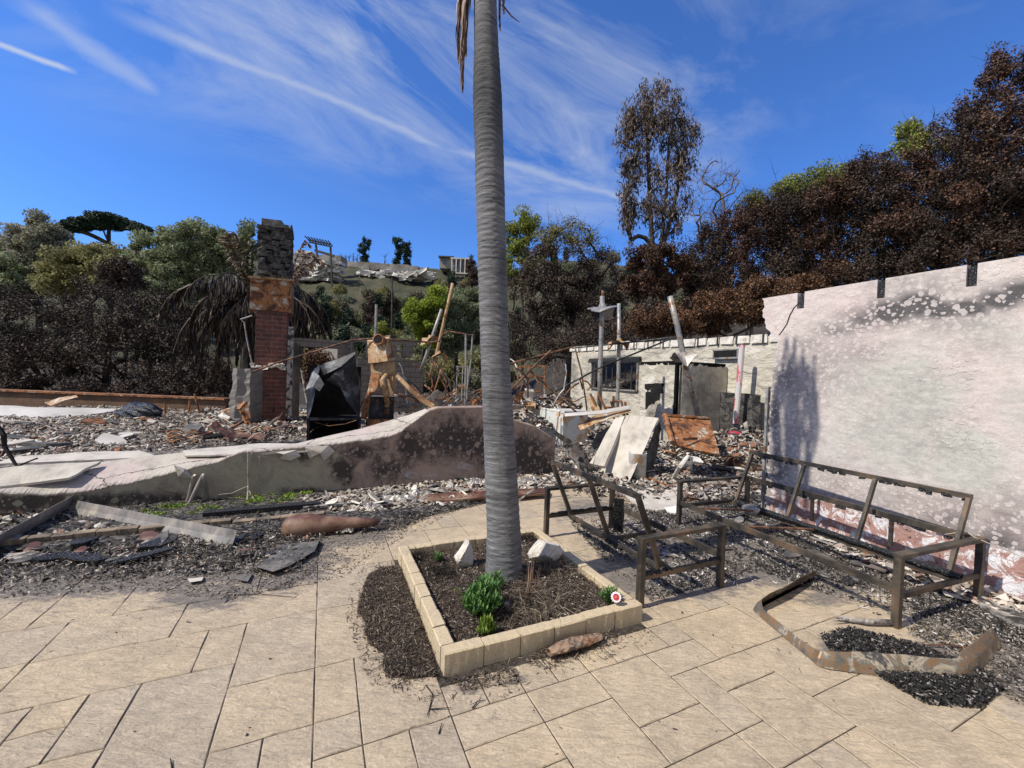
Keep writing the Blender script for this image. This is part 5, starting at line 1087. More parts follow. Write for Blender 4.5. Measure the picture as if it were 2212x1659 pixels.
soot = pmask(px, py, [(840, 1010, 50, 45, .75), (900, 960, 60, 40, .8), (980, 950, 70, 40, 1.), (1040, 960, 60, 50, 1.), (1130, 985, 60, 45, 1.1), (740, 1015, 30, 35, 1.), (770, 975, 50, 22, .8), (655, 985, 18, 16, .8), (650, 1060, 60, 8, .9), (300, 1080, 200, 18, .85), (60, 1085, 140, 26, .9), (420, 1060, 30, 20, .3), (980, 905, 80, 16, .5), (1180, 1010, 30, 40, .9), (100, 1130, 200, 20, 1)])
soot = soot*(1-topm); peel = np.clip(pmask(px, py, [(830, 1050, 80, 16, .8), (900, 1030, 90, 26, .8), (1000, 1010, 80, 32, .8), (1060, 1000, 50, 36, .7), (880, 1000, 40, 18, .5)])*(1-topm), 0, 1)
peel = np.where(topm > 0, 0, peel-.0)-.25
lw = thing('low_wall', 'low broken garden wall with blistered mauve stucco face', 'wall', W(0, 6.2, 0))
mesh('stucco', mb, M['lowwall'], lw, attrs={'soot': soot, 'grey': grey, 'top': topm, 'peel': peel})
cr = [((545, 985), (600, 980), (700, 962), (760, 957)), ((870, 905), (850, 925), (800, 948))]
for k, (pts, v_) in enumerate((([(560, 968), (590, 977), (640, 972), (650, 985), (628, 995), (604, 992), (612, 980)], 6.17), ([(658, 966), (710, 962), (724, 975), (700, 995), (690, 982), (668, 990)], 6.17), ([(375, 1004), (385, 1030), (420, 1035), (400, 1012)], 6.17))):
    mb = MB(); c = PV(sum(p[0] for p in pts)/len(pts), sum(p[1] for p in pts)/len(pts), v_-.05); vs_2 = [PV(x, y, v_) for x, y in pts]; mb.add([c]+vs_2, [(0, i+1, (i+1) % len(pts)+1) for i in range(len(pts))]); mesh('peeling_flap', mb, M['slab'], lw)
mb = MB(); mb.box(PV(706, 977, 6.193), (.09, .012, .1)); mesh('hole', mb, M['cavity'], lw)
# slumped stucco sheets lying on/behind the wall top at left
def slab(name, label, top_, bot_, th, mt, cat='stucco slab', n=12, wob=.01):
    """two polylines of 3D points -> warped thick slab"""
    mb = MB(); rows = []
    for j in range(7):
        f = j/6; row = []
        for i in range(n+1):
            g = i/n*(len(top_)-1); a = int(min(g, len(top_)-2)); t_ = top_[a].lerp(top_[a+1], g-a); g2 = i/n*(len(bot_)-1); a2 = int(min(g2, len(bot_)-2)); bb_ = bot_[a2].lerp(bot_[a2+1], g2-a2)
            e_ = 1. if (i in (0, n) or j in (0, 6)) else .15; row.append(t_.lerp(bb_, f)+Vector((random.uniform(-wob, wob)*e_, random.uniform(-wob, wob)*e_, wob*3*(float(fbm(g*1.7+len(name), f*2.2+n, 3, 2))-.5))))
        rows.append(row)
    nrm = (rows[0][-1]-rows[0][0]).cross(rows[-1][0]-rows[0][0]).normalized()
    if nrm.z < 0: nrm = -nrm
    mb.sheet(rows, th, nrm); return one(name, mb, M[mt], label, cat, rows[0][0])
slab('stucco_slab', 'long thin pale sheet lying along the back of the low wall top', [G(395, 972, .58), G(560, 958, .58), G(700, 958, .6)], [G(400, 984, .55), G(560, 978, .6), G(690, 972, .62)], .02, 'slab')
slab('stucco_slab', 'pale broken sheet at the far left end of the low wall', [G(-120, 1022, .45), G(60, 1006, .5), G(218, 995, .5)], [G(-120, 1060, .34), G(40, 1045, .34), G(150, 1030, .4)], .03, 'slab')
slab('stucco_slab', 'narrow pale strip of plaster behind the left part of the low wall', [G(40, 985, .35), G(180, 977, .36), G(300, 972, .38)], [G(-20, 1002, .33), G(200, 992, .36), G(340, 985, .4)], .02, 'slab')
# hanging wires
for k, (pts, lb) in enumerate((([(536, 975), (535, 1010), (536, 1050), (534, 1080)], 'straight pale wire hanging over the low wall'), ([(545, 975), (536, 1000), (538, 1060), (552, 1085), (580, 1115)], 'pale wire curling down the low wall to the ground'), ([(560, 985), (561, 1030), (566, 1062)], 'short thin wire right of the hanging wires'), ([(536, 1050), (500, 1066), (460, 1070)], 'thin wire branching left at the foot of the low wall'))):
    mb = MB(); P_ = [PV(x, y, 6.14 if y < 1080 else 5.9) for x, y in pts]; mb.tube(P_, .007, 5); one('wire', mb, M['wire'], lb, 'wire', P_[0])

# ================================================================== BACK WALL (papered), utility closet
UB = 9.62
def PB(x, y): return PU(x, y, UB)
vr, zr = uvof(PB(1690, 722))[1], PB(1690, 724).z; vl_ = uvof(PB(1236, 752))[1]; zl = PB(1236, 752).z
win = [PB(1281, 785), PB(1380, 785), PB(1281, 840), PB(1380, 840)]; wv0, wv1 = uvof(win[1])[1], uvof(win[0])[1]; wz1, wz0 = win[0].z, PB(1330, 840).z
vs_g = np.array(sorted(set(list(np.arange(vr-.6, vl_, .09))+[vl_, wv0, wv1]))); zt_ = lambda v: zr+(zl-zr)*(v-vr)/(vl_-vr)
zs_g = np.array(sorted(set(list(np.arange(0, 2.7, .09))+[wz0, wz1, 2.75]))); mb = MB(); nb = len(vs_g)
studs = [uvof(PB(x, 740))[1] for x in (1651, 1593, 1552, 1510, 1469, 1435, 1402, 1372, 1345, 1318, 1296, 1270, 1253)]
rowsz = list(zs_g)+['t0', 't1']
for z in rowsz:
    for v in vs_g:
        zz_ = z if not isinstance(z, str) else (zt_(v)-.2 if z == 't0' else zt_(v))
        mb.v.append(tuple(W(UB+.03*float(fbm(v*1.7, zz_*2.3, 2)-.5), v, zz_)))
for i in range(len(rowsz)-1):
    for j in range(nb-1):
        vm = (vs_g[j]+vs_g[j+1])/2
        if not isinstance(rowsz[i], str) and wv0-.01 < vm < wv1+.01 and wz0-.01 <= rowsz[i] < wz1-.01: continue
        mb.f.append((i*nb+j, i*nb+j+1, (i+1)*nb+j+1, (i+1)*nb+j))
P = np.array(mb.v); px, py = PX(P); soot = np.maximum(pmask(px, py, [(1330, 775, 70, 10, .9), (1490, 745, 40, 20, .8), (1270, 800, 22, 60, .55), (1400, 850, 60, 60, .5), (1300, 870, 90, 30, .55), (1560, 890, 60, 40, .4), (1240, 810, 16, 70, .6)]), .0)
bw_ = thing('papered_wall', 'long back wall covered in wrinkled cream building paper', 'wall', W(UB, vr, 0)); bwm = mesh('paper', mb, M['paper'], bw_, attrs={'soot': soot})
md = bwm.modifiers.new('solid', 'SOLIDIFY'); md.thickness = .12; md.offset = 1
for v in studs:
    mb = MB(); mb.box(W(UB-.03, v, zt_(v)-.05), (.04, .05, .24)); mesh('stud_end', mb, M['charcoal'], bw_)
mb = MB(); v = vr-.5; prev = None; r_ = random.Random(2)
while v < vl_:
    L = r_.uniform(.3, .5); mb.box(W(UB-.025, v+L/2, zt_(v)-.05), (.03, L-.06, .17+.04*r_.random()), None, .012); v += L
mesh('torn_top_paper', mb, M['whiterock'], bw_)
mb = MB()
for a, b_, c, d in ((wv0-.04, wv1+.04, wz1, wz1+.05), (wv0-.04, wv1+.04, wz0-.05, wz0)): mb.box(W(UB-.02, (a+b_)/2, (c+d)/2), (.1, b_-a, d-c))
for v in (wv0, wv1): mb.box(W(UB-.02, v, (wz0+wz1)/2), (.1, .05, wz1-wz0))
mesh('window_frame', mb, M['galv'], bw_)
mb = MB(); mb.box(W(UB-.06, (wv0+wv1)/2, wz1+.1), (.14, wv1-wv0+.25, .13), None, .02)
for k in range(7): mb.box(W(UB+.02, wv1-.15-k*.35, (wz0+wz1)/2), (.03, .035, (wz1-wz0)*.96), None, .02)
mesh('charred_header', mb, M['charcoal'], bw_)
# second small high window right
sw0, sw1 = uvof(PB(1600, 765))[1], uvof(PB(1545, 765))[1]; mb = MB(); zc2 = PB(1575, 765).z; mb.box(W(UB-.06, (sw0+sw1)/2, zc2), (.08, sw1-sw0, .26)); o1 = mesh('window_frame', mb, M['galv'], bw_)
mb = MB(); mb.box(W(UB-.103, (sw0+sw1)/2, zc2+.01), (.01, (sw1-sw0)*.9, .17)); mesh('opening', mb, M['cavity'], o1)
# closet
fv = uvof(PB(1561, 930))[1]; cu = 9.62-.12; pc = PV(1463, 800, fv); uc = uvof(pc)[0]; zc_ = PV(1463, 786, fv).z; pl2 = PU(1389, 850, uc); vfar = uvof(pl2)[1]
cl_ = thing('utility_closet', 'papered utility closet box standing against the back wall', 'closet', W(uc, fv, 0))
def plainpanel(a, b_, z0, z1, nn, nx=22, nz=22, amp=.03):
    mb = MB(); rows = []
    for i in range(nz+1):
        row = []
        for j in range(nx+1):
            p = a.lerp(b_, j/nx); p = Vector((p.x, p.y, z0+(z1-z0)*i/nz+(.03*math.sin(j*1.7) if i == nz else 0))); row.append(p+nn*amp*float(fbm(j*.5, i*.45, 5)-.5))
        rows.append(row)
    mb.sheet(rows, .08, -nn); return mb
mb = plainpanel(W(uc, fv, 0), W(uc, vfar, 0), 0, zc_, -E1); P = np.array(mb.v); px, py = PX(P)
mesh('side_wall', mb, M['paper'], cl_, attrs={'soot': pmask(px, py, [(1432, 850, 22, 26, .5), (1410, 900, 22, 40, .75), (1400, 800, 20, 20, .4), (1445, 790, 12, 14, .5)])})
mb = plainpanel(W(uc+.09, fv, 0), W(UB-.03, fv, 0), 0, zc_, -E2); P = np.array(mb.v); px, py = PX(P)
mesh('front_wall', mb, M['paper'], cl_, attrs={'soot': pmask(px, py, [(1510, 850, 70, 90, .62), (1470, 800, 20, 30, .6)])})
mb = MB(); mb = MB(); mb.box(W(uc-.0, (fv+vfar)/2, zc_+.02), (.16, vfar-fv+.1, .09), None, .01); mb.box(W((uc+UB)/2, fv+.0, zc_+.02), (UB-uc-.2, .16, .09), None, .01); mb.box(W(uc-.03, fv-.03, zc_/2), (.09, .09, zc_), None, .012); mesh('top_trim', mb, M['whiterock'], cl_)
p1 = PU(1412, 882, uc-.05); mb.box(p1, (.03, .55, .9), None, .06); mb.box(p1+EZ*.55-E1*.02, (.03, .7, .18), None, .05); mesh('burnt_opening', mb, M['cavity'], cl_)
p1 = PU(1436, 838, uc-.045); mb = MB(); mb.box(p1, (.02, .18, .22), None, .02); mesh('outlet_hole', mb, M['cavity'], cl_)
# charred boards at the foot
mb = MB()
for x, y0, w_ in ((1567, 850, .5), (1580, 868, .35), (1612, 852, .55), (1630, 862, .3)):
    p = PU(x, 900, UB-.2); t_ = PU(x, y0, UB-.2); mb.box(((p+W(0, 0, 0))+t_)/2 if False else Vector((p.x, p.y, t_.z/2)), (.03, w_, t_.z), None, .05)
one('burnt_boards', mb, M['stone'], 'scorched boards leaning at the foot of the papered wall behind the pink pipe', 'boards', PU(1590, 930, UB-.2))

# ================================================================== PIPES
def pipe(label, pts, rr, mt, name='vent_pipe', cat='pipe', n=10, flash=None, fl_mt='rust_pale', fs=.3, grp=None):
    root = thing(name, label, cat, pts[-1], grp) if flash is not None else None; mb = MB(); mb.tube(pts, rr, n)
    if root is None: return one(name, mb, M[mt], label, cat, pts[-1], grp)
    mesh('pipe', mb, M[mt], root, smooth=True); c = Vector(flash); mb = MB(); rows = []; R3 = random.Random(int(c.x*100))
    for j in range(5):
        f = j/4; row = []
        for k in range(17):
            a = 6.283*k/16; q = max(abs(math.cos(a)), abs(math.sin(a))); rad = (rr*1.1 if j == 0 else rr*1.15+(fs/q-rr)*(f**1.3)*.8); dz = (.08 if j == 0 else .0)-.20*f*f*max(0, math.sin(a*2+c.x*3))+.05*f*math.sin(a*3+c.x)
            row.append(c+Vector((math.cos(a)*rad, math.sin(a)*rad, dz+R3.uniform(-.012, .012))))
        row[-1] = row[0]; rows.append(row)
    mb.sheet(rows); mesh('flashing', mb, M[fl_mt], root); return root
VP = 'vent pipes standing in the ruined rooms'
vp1 = pipe('tall straight grey vent pipe with a drooping pale flashing near its top', [D(1301, 640, 9.2), D(1300, 700, 9.2), D(1296, 800, 9.2), D(1295, 893, 9.2)], .055, 'galv', flash=D(1301, 664, 9.2), fl_mt='galv', fs=.34, grp=VP)
mb = MB(); mb.tube([D(1302, 628, 9.2), D(1301, 660, 9.2)], .03, 8); mesh('collar', mb, M['rust'], vp1)
pipe('straight grey vent pipe with an ochre star-shaped flashing halfway up', [D(1337, 656, 9.8), D(1337, 740, 9.8), D(1336, 800, 9.8), D(1334, 862, 9.8), D(1333, 900, 9.8)], .045, 'galv', flash=D(1337, 738, 9.8), fl_mt='rust_pale', fs=.26, grp=VP)
pipe('leaning grey vent pipe with a bent foil flashing in front of the closet', [D(1447, 640, 9.0), D(1462, 700, 9.), D(1478, 775, 9.), D(1509, 899, 9.)], .06, 'galv', flash=D(1476, 768, 9.), fl_mt='silver', fs=.26, grp=VP)
pipe('long leaning rusty rod with a boxy flashing left of the palm trunk', [D(978, 612, 9.5), D(960, 690, 9.5), D(944, 760, 9.5), D(928, 815, 9.5)], .035, 'rust_pale', flash=D(948, 766, 9.5), fl_mt='rust_pale', fs=.22, grp=VP)
pipe('shorter leaning vent pipe with a pink-stained flashing left of the palm trunk', [D(954, 668, 10), D(938, 715, 10), D(920, 770, 10), D(909, 800, 10)], .04, 'galv', flash=D(930, 731, 10), fl_mt='rust_pale', fs=.24, grp=VP)
pipe('thin upright grey pole behind the rusty water heater', [D(813, 658, 11), D(812, 700, 11), D(810, 740, 11)], .035, 'galv', 'thin_pole')
pipe('thin rusty upright pole left of the palm trunk', [D(1006, 722, 9), D(1006, 800, 9), D(1004, 878, 9)], .022, 'galv', 'thin_pole')
pipe('thin pale upright pole close to the palm trunk', [D(1021, 722, 9.2), D(1017, 780, 9.2), D(1008, 850, 9.2)], .018, 'galv', 'thin_pole')
vp2 = pipe('red-streaked white pipe leaning on the papered wall', [PU(1603, 745, UB-.5), PU(1597, 820, UB-.5), PU(1589, 915, UB-.5)], .065, 'pinkpipe', 'drain_pipe'); 
mb = MB(); mb.lathe(PU(1589, 921, UB-.5), [(.1, -.1), (.1, .03), (.09, .05)], 14); mesh('socket', mb, M['blackmetal'], vp2)
pipe('slender pale conduit bent in an inverted V above the stucco stub', [D(548, 802, 11.6), D(533, 730, 11.6), D(528, 697, 11.6), D(520, 690, 11.6), D(545, 682, 11.6)], .022, 'galv', 'conduit')
pipe('rusty conduit sagging from the firebox over the water heater to the palm', [D(545, 804, 9.4), D(600, 783, 9.3), D(690, 756, 9.), D(760, 735, 8.8), D(800, 732, 8.8), D(870, 734, 8.8), D(930, 740, 9), D(948, 737, 9), D(957, 722, 9), D(969, 716, 9), D(1000, 721, 9), D(1023, 725, 9)], .02, 'rustdark', 'conduit')
pipe('thick ochre pipe slanting down to the low wall top', [D(858, 812, 8.4), D(880, 835, 8.3), D(905, 858, 8.2), D(937, 880, 8.1)], [.05, .05, .055, .06], 'rust_pale', 'fallen_pipe')
pipe('long dark rod rising to the corner of the papered wall', [D(1095, 788, 10), D(1160, 770, 10.2), D(1236, 750, 10.5)], .025, 'rustdark', 'fallen_rod')
pipe('long dark rod slanting up across the window to the leaning pipe', [D(1180, 856, 9), D(1300, 792, 9), D(1400, 752, 9), D(1458, 728, 9)], .02, 'blackmetal', 'fallen_rod')
pipe('red-brown rod slanting down to the washing machine corner', [D(1145, 800, 8.8), D(1200, 850, 8.8), D(1257, 901, 8.8)], .022, 'rustdark', 'fallen_rod')
pipe('red-brown rod crossing behind the palm trunk', [D(1104, 842, 9), D(1145, 800, 9), D(1190, 757, 9.2)], .024, 'rustdark', 'fallen_rod')
pipe('dark rod along the top of the papered wall', [D(1236, 752, 10.4), D(1340, 742, 9.6), D(1459, 728, 9.2)], .018, 'blackmetal', 'fallen_rod')
pipe('rusty tube hanging down at the left end of the papered wall', [D(1243, 755, 10.3), D(1255, 800, 10.2), D(1266, 870, 10.2), D(1268, 890, 10.2)], .022, 'rustdark', 'conduit')
r_ = random.Random(12)
lbs = ['bent rusty rod in the tangle left of the palm trunk', 'bent rusty rod in the tangle beside the washing machine']
for k in range(52):
    left = k < 34
    x0, x1 = (880, 1044) if left else (1112, 1275); xa = r_.uniform(x0, x1); ya = r_.uniform(848, 885) if left else r_.uniform(840, 890); Y_ = r_.uniform(8.3, 11.)
    xb = min(max(xa+r_.uniform(-75, 75), x0-20), x1+15); yb_ = r_.uniform(765, 850) if r_.random() < .6 else ya-r_.uniform(5, 30); m_ = D((xa+xb)/2+r_.uniform(-15, 15), (ya+yb_)/2+r_.uniform(-18, 12), Y_)
    a, b_ = D(xa, ya, Y_), D(xb, yb_, Y_+r_.uniform(-.4, .4)); mb = MB(); mb.tube([a, a.lerp(m_, .6)+Vector((0, 0, .03)), m_, m_.lerp(b_, .6)+Vector((.03, 0, .03)), b_], r_.choice([.012, .014, .018, .022]), 5)
    one('bent_rod', mb, M[r_.choice(['rustdark', 'rustdark', 'rust', 'galv', 'blackmetal'])], lbs[0 if left else 1], 'rod', a, 'bent rods tangled in the ruin')
for k in range(26):
    left = k < 18; xa = r_.uniform(885, 1040) if left else r_.uniform(1115, 1150); ya = r_.uniform(850, 882); Y_ = r_.uniform(8.6, 10.5); p = D(xa, ya, Y_); mb = MB(); s = r_.uniform(.12, .4)
    d1v = Vector((r_.uniform(-1, 1), r_.uniform(-1, 1), r_.uniform(-.5, .6))).normalized(); d2v = d1v.cross(Vector((0, .3, 1))).normalized(); c1 = p
    rows = [[c1+d1v*s*(i/4-.5)+d2v*s*.7*(j/3-.5)+d1v.cross(d2v)*(.08*math.sin(i*1.3)+.03*r_.random()) for i in range(5)] for j in range(4)]; mb.sheet(rows, .006, d1v.cross(d2v))
    one('metal_scrap', mb, M[r_.choice(['rust', 'rust_pale', 'silver', 'galv', 'slab'])], 'crumpled scrap sheet in the tangle left of the palm trunk' if left else 'crumpled scrap sheet beside the washing machine', 'scrap', p, 'scrap sheets in the ruin')
# rusty shelf rack beyond
rk = MB()
for x in (1118, 1142, 1176): rk.tube([D(x, 790, 12), D(x, 850, 12)], .02, 4)
for y in (791, 814, 846): rk.bar(D(1118, y, 12), D(1176, y-1, 12), .03, .03); rk.bar(D(1118, y+2, 12.5), D(1176, y+1, 12.5), .03, .03)
for x in (1118, 1176):
    for y in (791, 814, 846): rk.bar(D(x, y, 12), D(x, y+1.5, 12.5), .025, .025)
one('wire_rack', rk, M['rust'], 'rusty three-tier wire rack behind the washing machine', 'rack', D(1118, 850, 12))
lad = MB()
for x in (988, 1000, 1011): lad.tube([D(x, 790, 9.5), D(x-3, 865, 9.5)], .014, 4)
for y in (792, 806, 830): lad.bar(D(985, y, 9.5), D(1012, y, 9.5), .02, .02)
one('wire_rack', lad, M['galv'], 'small grey metal rack next to the thin upright poles', 'rack', D(988, 865, 9.5))

# ================================================================== CHIMNEY
YC = 11.
def Cb(x0, y0, x1, y1, Y_, dep, mb=None, jit=0., taper=1., xr=None):
    v0 = uvof(D((x0+x1)/2 if xr is None else xr, (y0+y1)/2, Y_))[1]; xm, ym = (x0+x1)/2, (y0+y1)/2; a, b_ = PV(x0, ym, v0), PV(x1, ym, v0); zt_a, zb_a = PV(xm, y0, v0).z, PV(xm, y1, v0).z; mb = mb or MB()
    c = (a+b_)/2+E2*dep/2; c.z = (zt_a+zb_a)/2; mb.box(c, ((b_-a).length, dep, abs(zt_a-zb_a)), (E1, E2, EZ), jit, taper); return mb
ch = thing('chimney', 'tall brick chimney with a rusty metal shroud and charred stone top', 'chimney', D(585, 905, YC))
mesh('firebox_base', Cb(540, 795, 618, 925, YC, 1.0), M['brick'], ch)
mesh('brick_stack', Cb(551, 668, 619, 795, YC+.1, .8, xr=590), M['brick'], ch)
mb = Cb(540, 602, 629, 671, YC-.02, 1.0); a = D(540, 602, YC-.02); 
mesh('metal_shroud', mb, M['rust'], ch); mb = MB(); mb.bar(D(536, 598, YC-.3), D(633, 606, YC+.2), .1, .05); mesh('shroud_rim', mb, M['rust_pale'], ch)
# charred stone top built of stones
mb = MB(); r_ = random.Random(3); y = 604
mesh('stone_core', Cb(560, 496, 626, 603, YC+.12, .72), M['cavity'], ch)
while y > 497:
    h = r_.uniform(9, 17); x = 556
    while x < 627:
        w_ = min(r_.uniform(14, 34), 630-x); Cb(x+.6, y-h+.8, x+w_-.6, y-.6, YC+.06+r_.uniform(-.04, .03), .8, mb, .025, xr=592); x += w_
    y -= h
mesh('stone_top', mb, M['stone'], ch); mesh('top_slab', Cb(556, 489, 628, 497, YC+.02, .85, None, .02), M['stone'], ch)
mb = MB(); a, b_, c, d = D(565, 471, YC), D(608, 476, YC), D(620, 493, YC), D(570, 489, YC); mb.sheet([[a, b_], [d, c]], .02, Vector((0, -1, .5))); mesh('cap_plate', mb, M['blackmetal'], ch)
mb = MB(); mb.box(D(585, 485, YC+.3), (.4, .3, .18)); mesh('flue', mb, M['rust'], ch)
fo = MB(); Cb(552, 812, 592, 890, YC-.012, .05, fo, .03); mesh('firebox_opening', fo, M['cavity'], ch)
mb = MB(); r_ = random.Random(8)
for k in range(60): p = D(r_.uniform(545, 615), r_.uniform(786, 797), YC+r_.uniform(-.05, .5)); mb.box(p, (r_.uniform(.05, .2), .12, r_.uniform(.03, .09)), None, .03)
one('rubble_heap', mb, M['whiterock'], 'white plaster rubble lying on the brick firebox shoulder', 'rubble', D(580, 795, YC))
mb = MB(); rows = []
for i in range(16):
    f = i/15; zz_ = D(520, 912-f*116, 10.4).z; xl = 494+9*f+1.5*math.sin(i*.8); xr = 539; a, b_ = D(xl, 850, 10.4), D(xr, 850, 10.4); a.z = b_.z = zz_
    ring_ = [a, a.lerp(b_, .33)+Vector((0, -.05, 0)), a.lerp(b_, .66)+Vector((0, .02, 0)), b_, b_+Vector((0, .55, 0)), a+Vector((0, .5, 0)), a]; rows.append([p+Vector((random.uniform(-.02, .02), random.uniform(-.02, .02), random.uniform(-.01, .01))) for p in ring_[:-1]]); rows[-1].append(rows[-1][0])
mb.sheet(rows); mb.f.append(tuple(15*7+k for k in range(6))); one('wall_stub', mb, M['greywall'], 'jagged plaster wall stub left of the brick firebox', 'wall stub', D(515, 905, 10.4))
mb = Cb(620, 706, 632, 900, 10.3, .22, None, .01); mb2 = mb; one('steel_post', mb, M['wood'], 'tall weathered grey post right of the chimney', 'post', D(625, 900, 10.3))
mb = Cb(633, 740, 646, 900, 10.9, .2, None, .015); one('wood_post', mb, M['bark2'], 'darker brown post just behind the grey post', 'post', D(640, 900, 10.9))
mb = MB(); mb.tube([D(652, 800, 10), D(660, 850, 10), D(668, 890, 10)], .03, 5); one('leaning_stud', mb, M['wood'], 'thin leaning stud left of the black firebox', 'stud', D(668, 890, 10))
# block wall
bk = thing('block_wall', 'grey concrete block wall with an opening behind the water heater', 'wall', D(770, 890, 12))
mesh('lintel', Cb(634, 733, 766, 751, 12, .25, None, .01), M['cmu'], bk); mesh('pier', Cb(728, 751, 770, 885, 12.01, .22), M['cmu'], bk)
mb = MB(); x = 770; r_ = random.Random(5)
while x < 905: Cb(x, 771+r_.uniform(-4, 7)+(6 if x > 880 else 0), x+13, 890, 12.02, .2, mb, xr=830); x += 13
mesh('block_panel', mb, M['cmu'], bk); mb = MB()
for x0, x1 in ((757, 762), (790, 796), (842, 858), (870, 890)): Cb(x0, 738, x1, 772, 12.3, .2, mb, xr=830)
Cb(757, 733, 900, 742, 12.3, .25, mb, xr=830); Cb(800, 756, 900, 760, 12.3, .1, mb, xr=830); mesh('frame', mb, M['cmu'], bk)
mb = MB(); mb.box(D(712, 767, 13), (.6, .02, .5), (X_, Y1_, EZ)); one('pale_board', mb, M['whitewall'], 'small pale panel seen through the block wall opening', 'board', D(712, 767, 13))
tree('brown_shrub', 'brown dead shrub inside the block wall opening', [(690, 800, 40, 34, 13.2)], bs(690, 13.2), None, 26, 150, .07, .3, 'lf_brown', 'bark', .04, 10, .4, 91, cat='shrub')
# black metal firebox
FB = 8.3
fb = thing('metal_firebox', 'crumpled black metal fireplace box with an open front', 'firebox', D(722, 950, FB))
mb = MB(); Cb(664, 908, 668, 956, FB, .6, mb, xr=722); Cb(774, 905, 779, 956, FB, .6, mb, xr=722); Cb(664, 952, 779, 956, FB, .6, mb, xr=722); mesh('lower_box', mb, M['blackmetal'], fb)
mesh('shelf', Cb(665, 903, 780, 908, FB-.02, .62), M['blackmetal'], fb)
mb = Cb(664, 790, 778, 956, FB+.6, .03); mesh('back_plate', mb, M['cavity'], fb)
def loft(name, cols, mt, par, th=.012):
    mb = MB(); rows = [[D(x, y, Y_) for x, y, Y_ in c] for c in cols]; mb.sheet(rows, th, Vector((.2, -1, .3))); return mesh(name, mb, M[mt], par)
loft('left_panel', [[(662, 903, FB), (663, 870, FB), (664, 836, FB), (672, 806, FB), (690, 787, FB+.1)], [(666, 903, FB-.15), (674, 880, FB-.2), (680, 850, FB-.2), (683, 822, FB-.15), (690, 800, FB-.1)], [(668, 903, FB+.55), (676, 880, FB+.5), (684, 850, FB+.4), (690, 822, FB+.3), (692, 806, FB+.3)]], 'blackmetal', fb)
loft('hood', [[(678, 797, FB+.1), (700, 785, FB), (730, 775, FB), (767, 760, FB)], [(690, 815, FB+.0), (708, 806, FB-.1), (736, 792, FB-.1), (768, 764, FB-.02)], [(694, 836, FB+.3), (706, 818, FB+.3), (735, 805, FB+.3), (750, 790, FB+.3)]], 'blackmetal', fb)
loft('bent_flap', [[(676, 802, FB-.15), (690, 812, FB-.25), (700, 830, FB-.2)], [(660, 842, FB-.2), (676, 835, FB-.25), (690, 845, FB-.2)]], 'galv', fb)
loft('right_panel', [[(706, 822, FB-.1), (722, 806, FB-.2), (742, 793, FB-.15), (767, 765, FB)], [(735, 836, FB-.1), (742, 822, FB-.2), (752, 806, FB-.1), (768, 780, FB)], [(750, 868, FB-.1), (754, 850, FB-.05), (760, 825, FB), (772, 800, FB+.1)], [(778, 905, FB), (776, 880, FB+.1), (778, 850, FB+.2), (778, 820, FB+.3)]], 'blackmetal', fb)
mb = MB(); mb.tube([D(680, 912, FB-.05), D(710, 920, FB-.08), D(745, 916, FB-.06), D(770, 908, FB-.04)], .008, 4); mesh('cable', mb, M['rustdark'], fb)
# rusty heater
WH = 8.9
wh = thing('water_heater', 'ochre rusted furnace with a crumpled hood and a round black duct hole', 'furnace', D(828, 915, WH))
def hx(z, o=(800, 1150)): return ((o[0]+z[0]*.5425)/1.8228, (o[1]+z[1]*.5425)/1.8228)
def HP(zx, zy, dy=0.): x, y = hx((zx, zy)); return D(x, y, WH+dy)
mb = MB(); mb.sheet([[HP(1190, 345), HP(1250, 320), HP(1300, 320), HP(1355, 316)], [HP(1195, 420, -.05), HP(1260, 400, -.2), HP(1320, 400, -.2), HP(1370, 410, -.0)], [HP(1198, 515, -.1), HP(1260, 512, -.3), HP(1340, 500, -.3), HP(1393, 494, -.1)]], .015, Y1_*-1); mb.sheet([[HP(1355, 316), HP(1370, 410), HP(1393, 494, -.1)], [HP(1362, 320, .4), HP(1376, 410, .4), HP(1396, 490, .4)]], .01, X_); mb.sheet([[HP(1190, 345), HP(1355, 316)], [HP(1205, 335, .45), HP(1362, 312, .4)]], .01, EZ); mesh('hood', mb, M['rust_pale'], wh)
mb = MB(); c = HP(1277, 348, -.2); ax = Vector((-.1, -1, .15)); mb.lathe(c, [(.115, -.1), (.12, .05), (.095, .055), (.09, -.1)], 22, ax); mesh('duct_collar', mb, M['rust'], wh, smooth=True); mb = MB(); mb.lathe(c, [(0.001, .045), (.094, .045)], 22, ax); mesh('duct_hole', mb, M['cavity'], wh)
mb = MB(); mb.sheet([[HP(1212, 512, -.0), HP(1300, 505, -.15), HP(1388, 500, 0)], [HP(1218, 590, .0), HP(1300, 590, -.15), HP(1395, 580, 0)], [HP(1225, 640, .05), HP(1300, 620, -.1), HP(1400, 610, .05)]], .01, Y1_*-1); mesh('upper_body', mb, M['rust_pale'], wh)
mb = MB(); mb.sheet([[HP(1228, 575), HP(1285, 605, -.1)], [HP(1205, 700, -.05), HP(1262, 700, -.15)], [HP(1170, 820, -.1), HP(1215, 760, -.15)], [HP(1150, 910, -.1), HP(1185, 928, -.12)]], .02, X_); mesh('left_leg_panel', mb, M['rust'], wh)
mb = MB(); mb.sheet([[HP(1330, 620, -.1), HP(1375, 605, -.2), HP(1410, 620, 0)], [HP(1345, 690, -.1), HP(1380, 690, -.2), HP(1400, 690, 0)], [HP(1352, 745, 0), HP(1378, 755, -.1), HP(1388, 740, 0)]], .01, Y1_*-1); mesh('right_panel', mb, M['rust_pale'], wh)
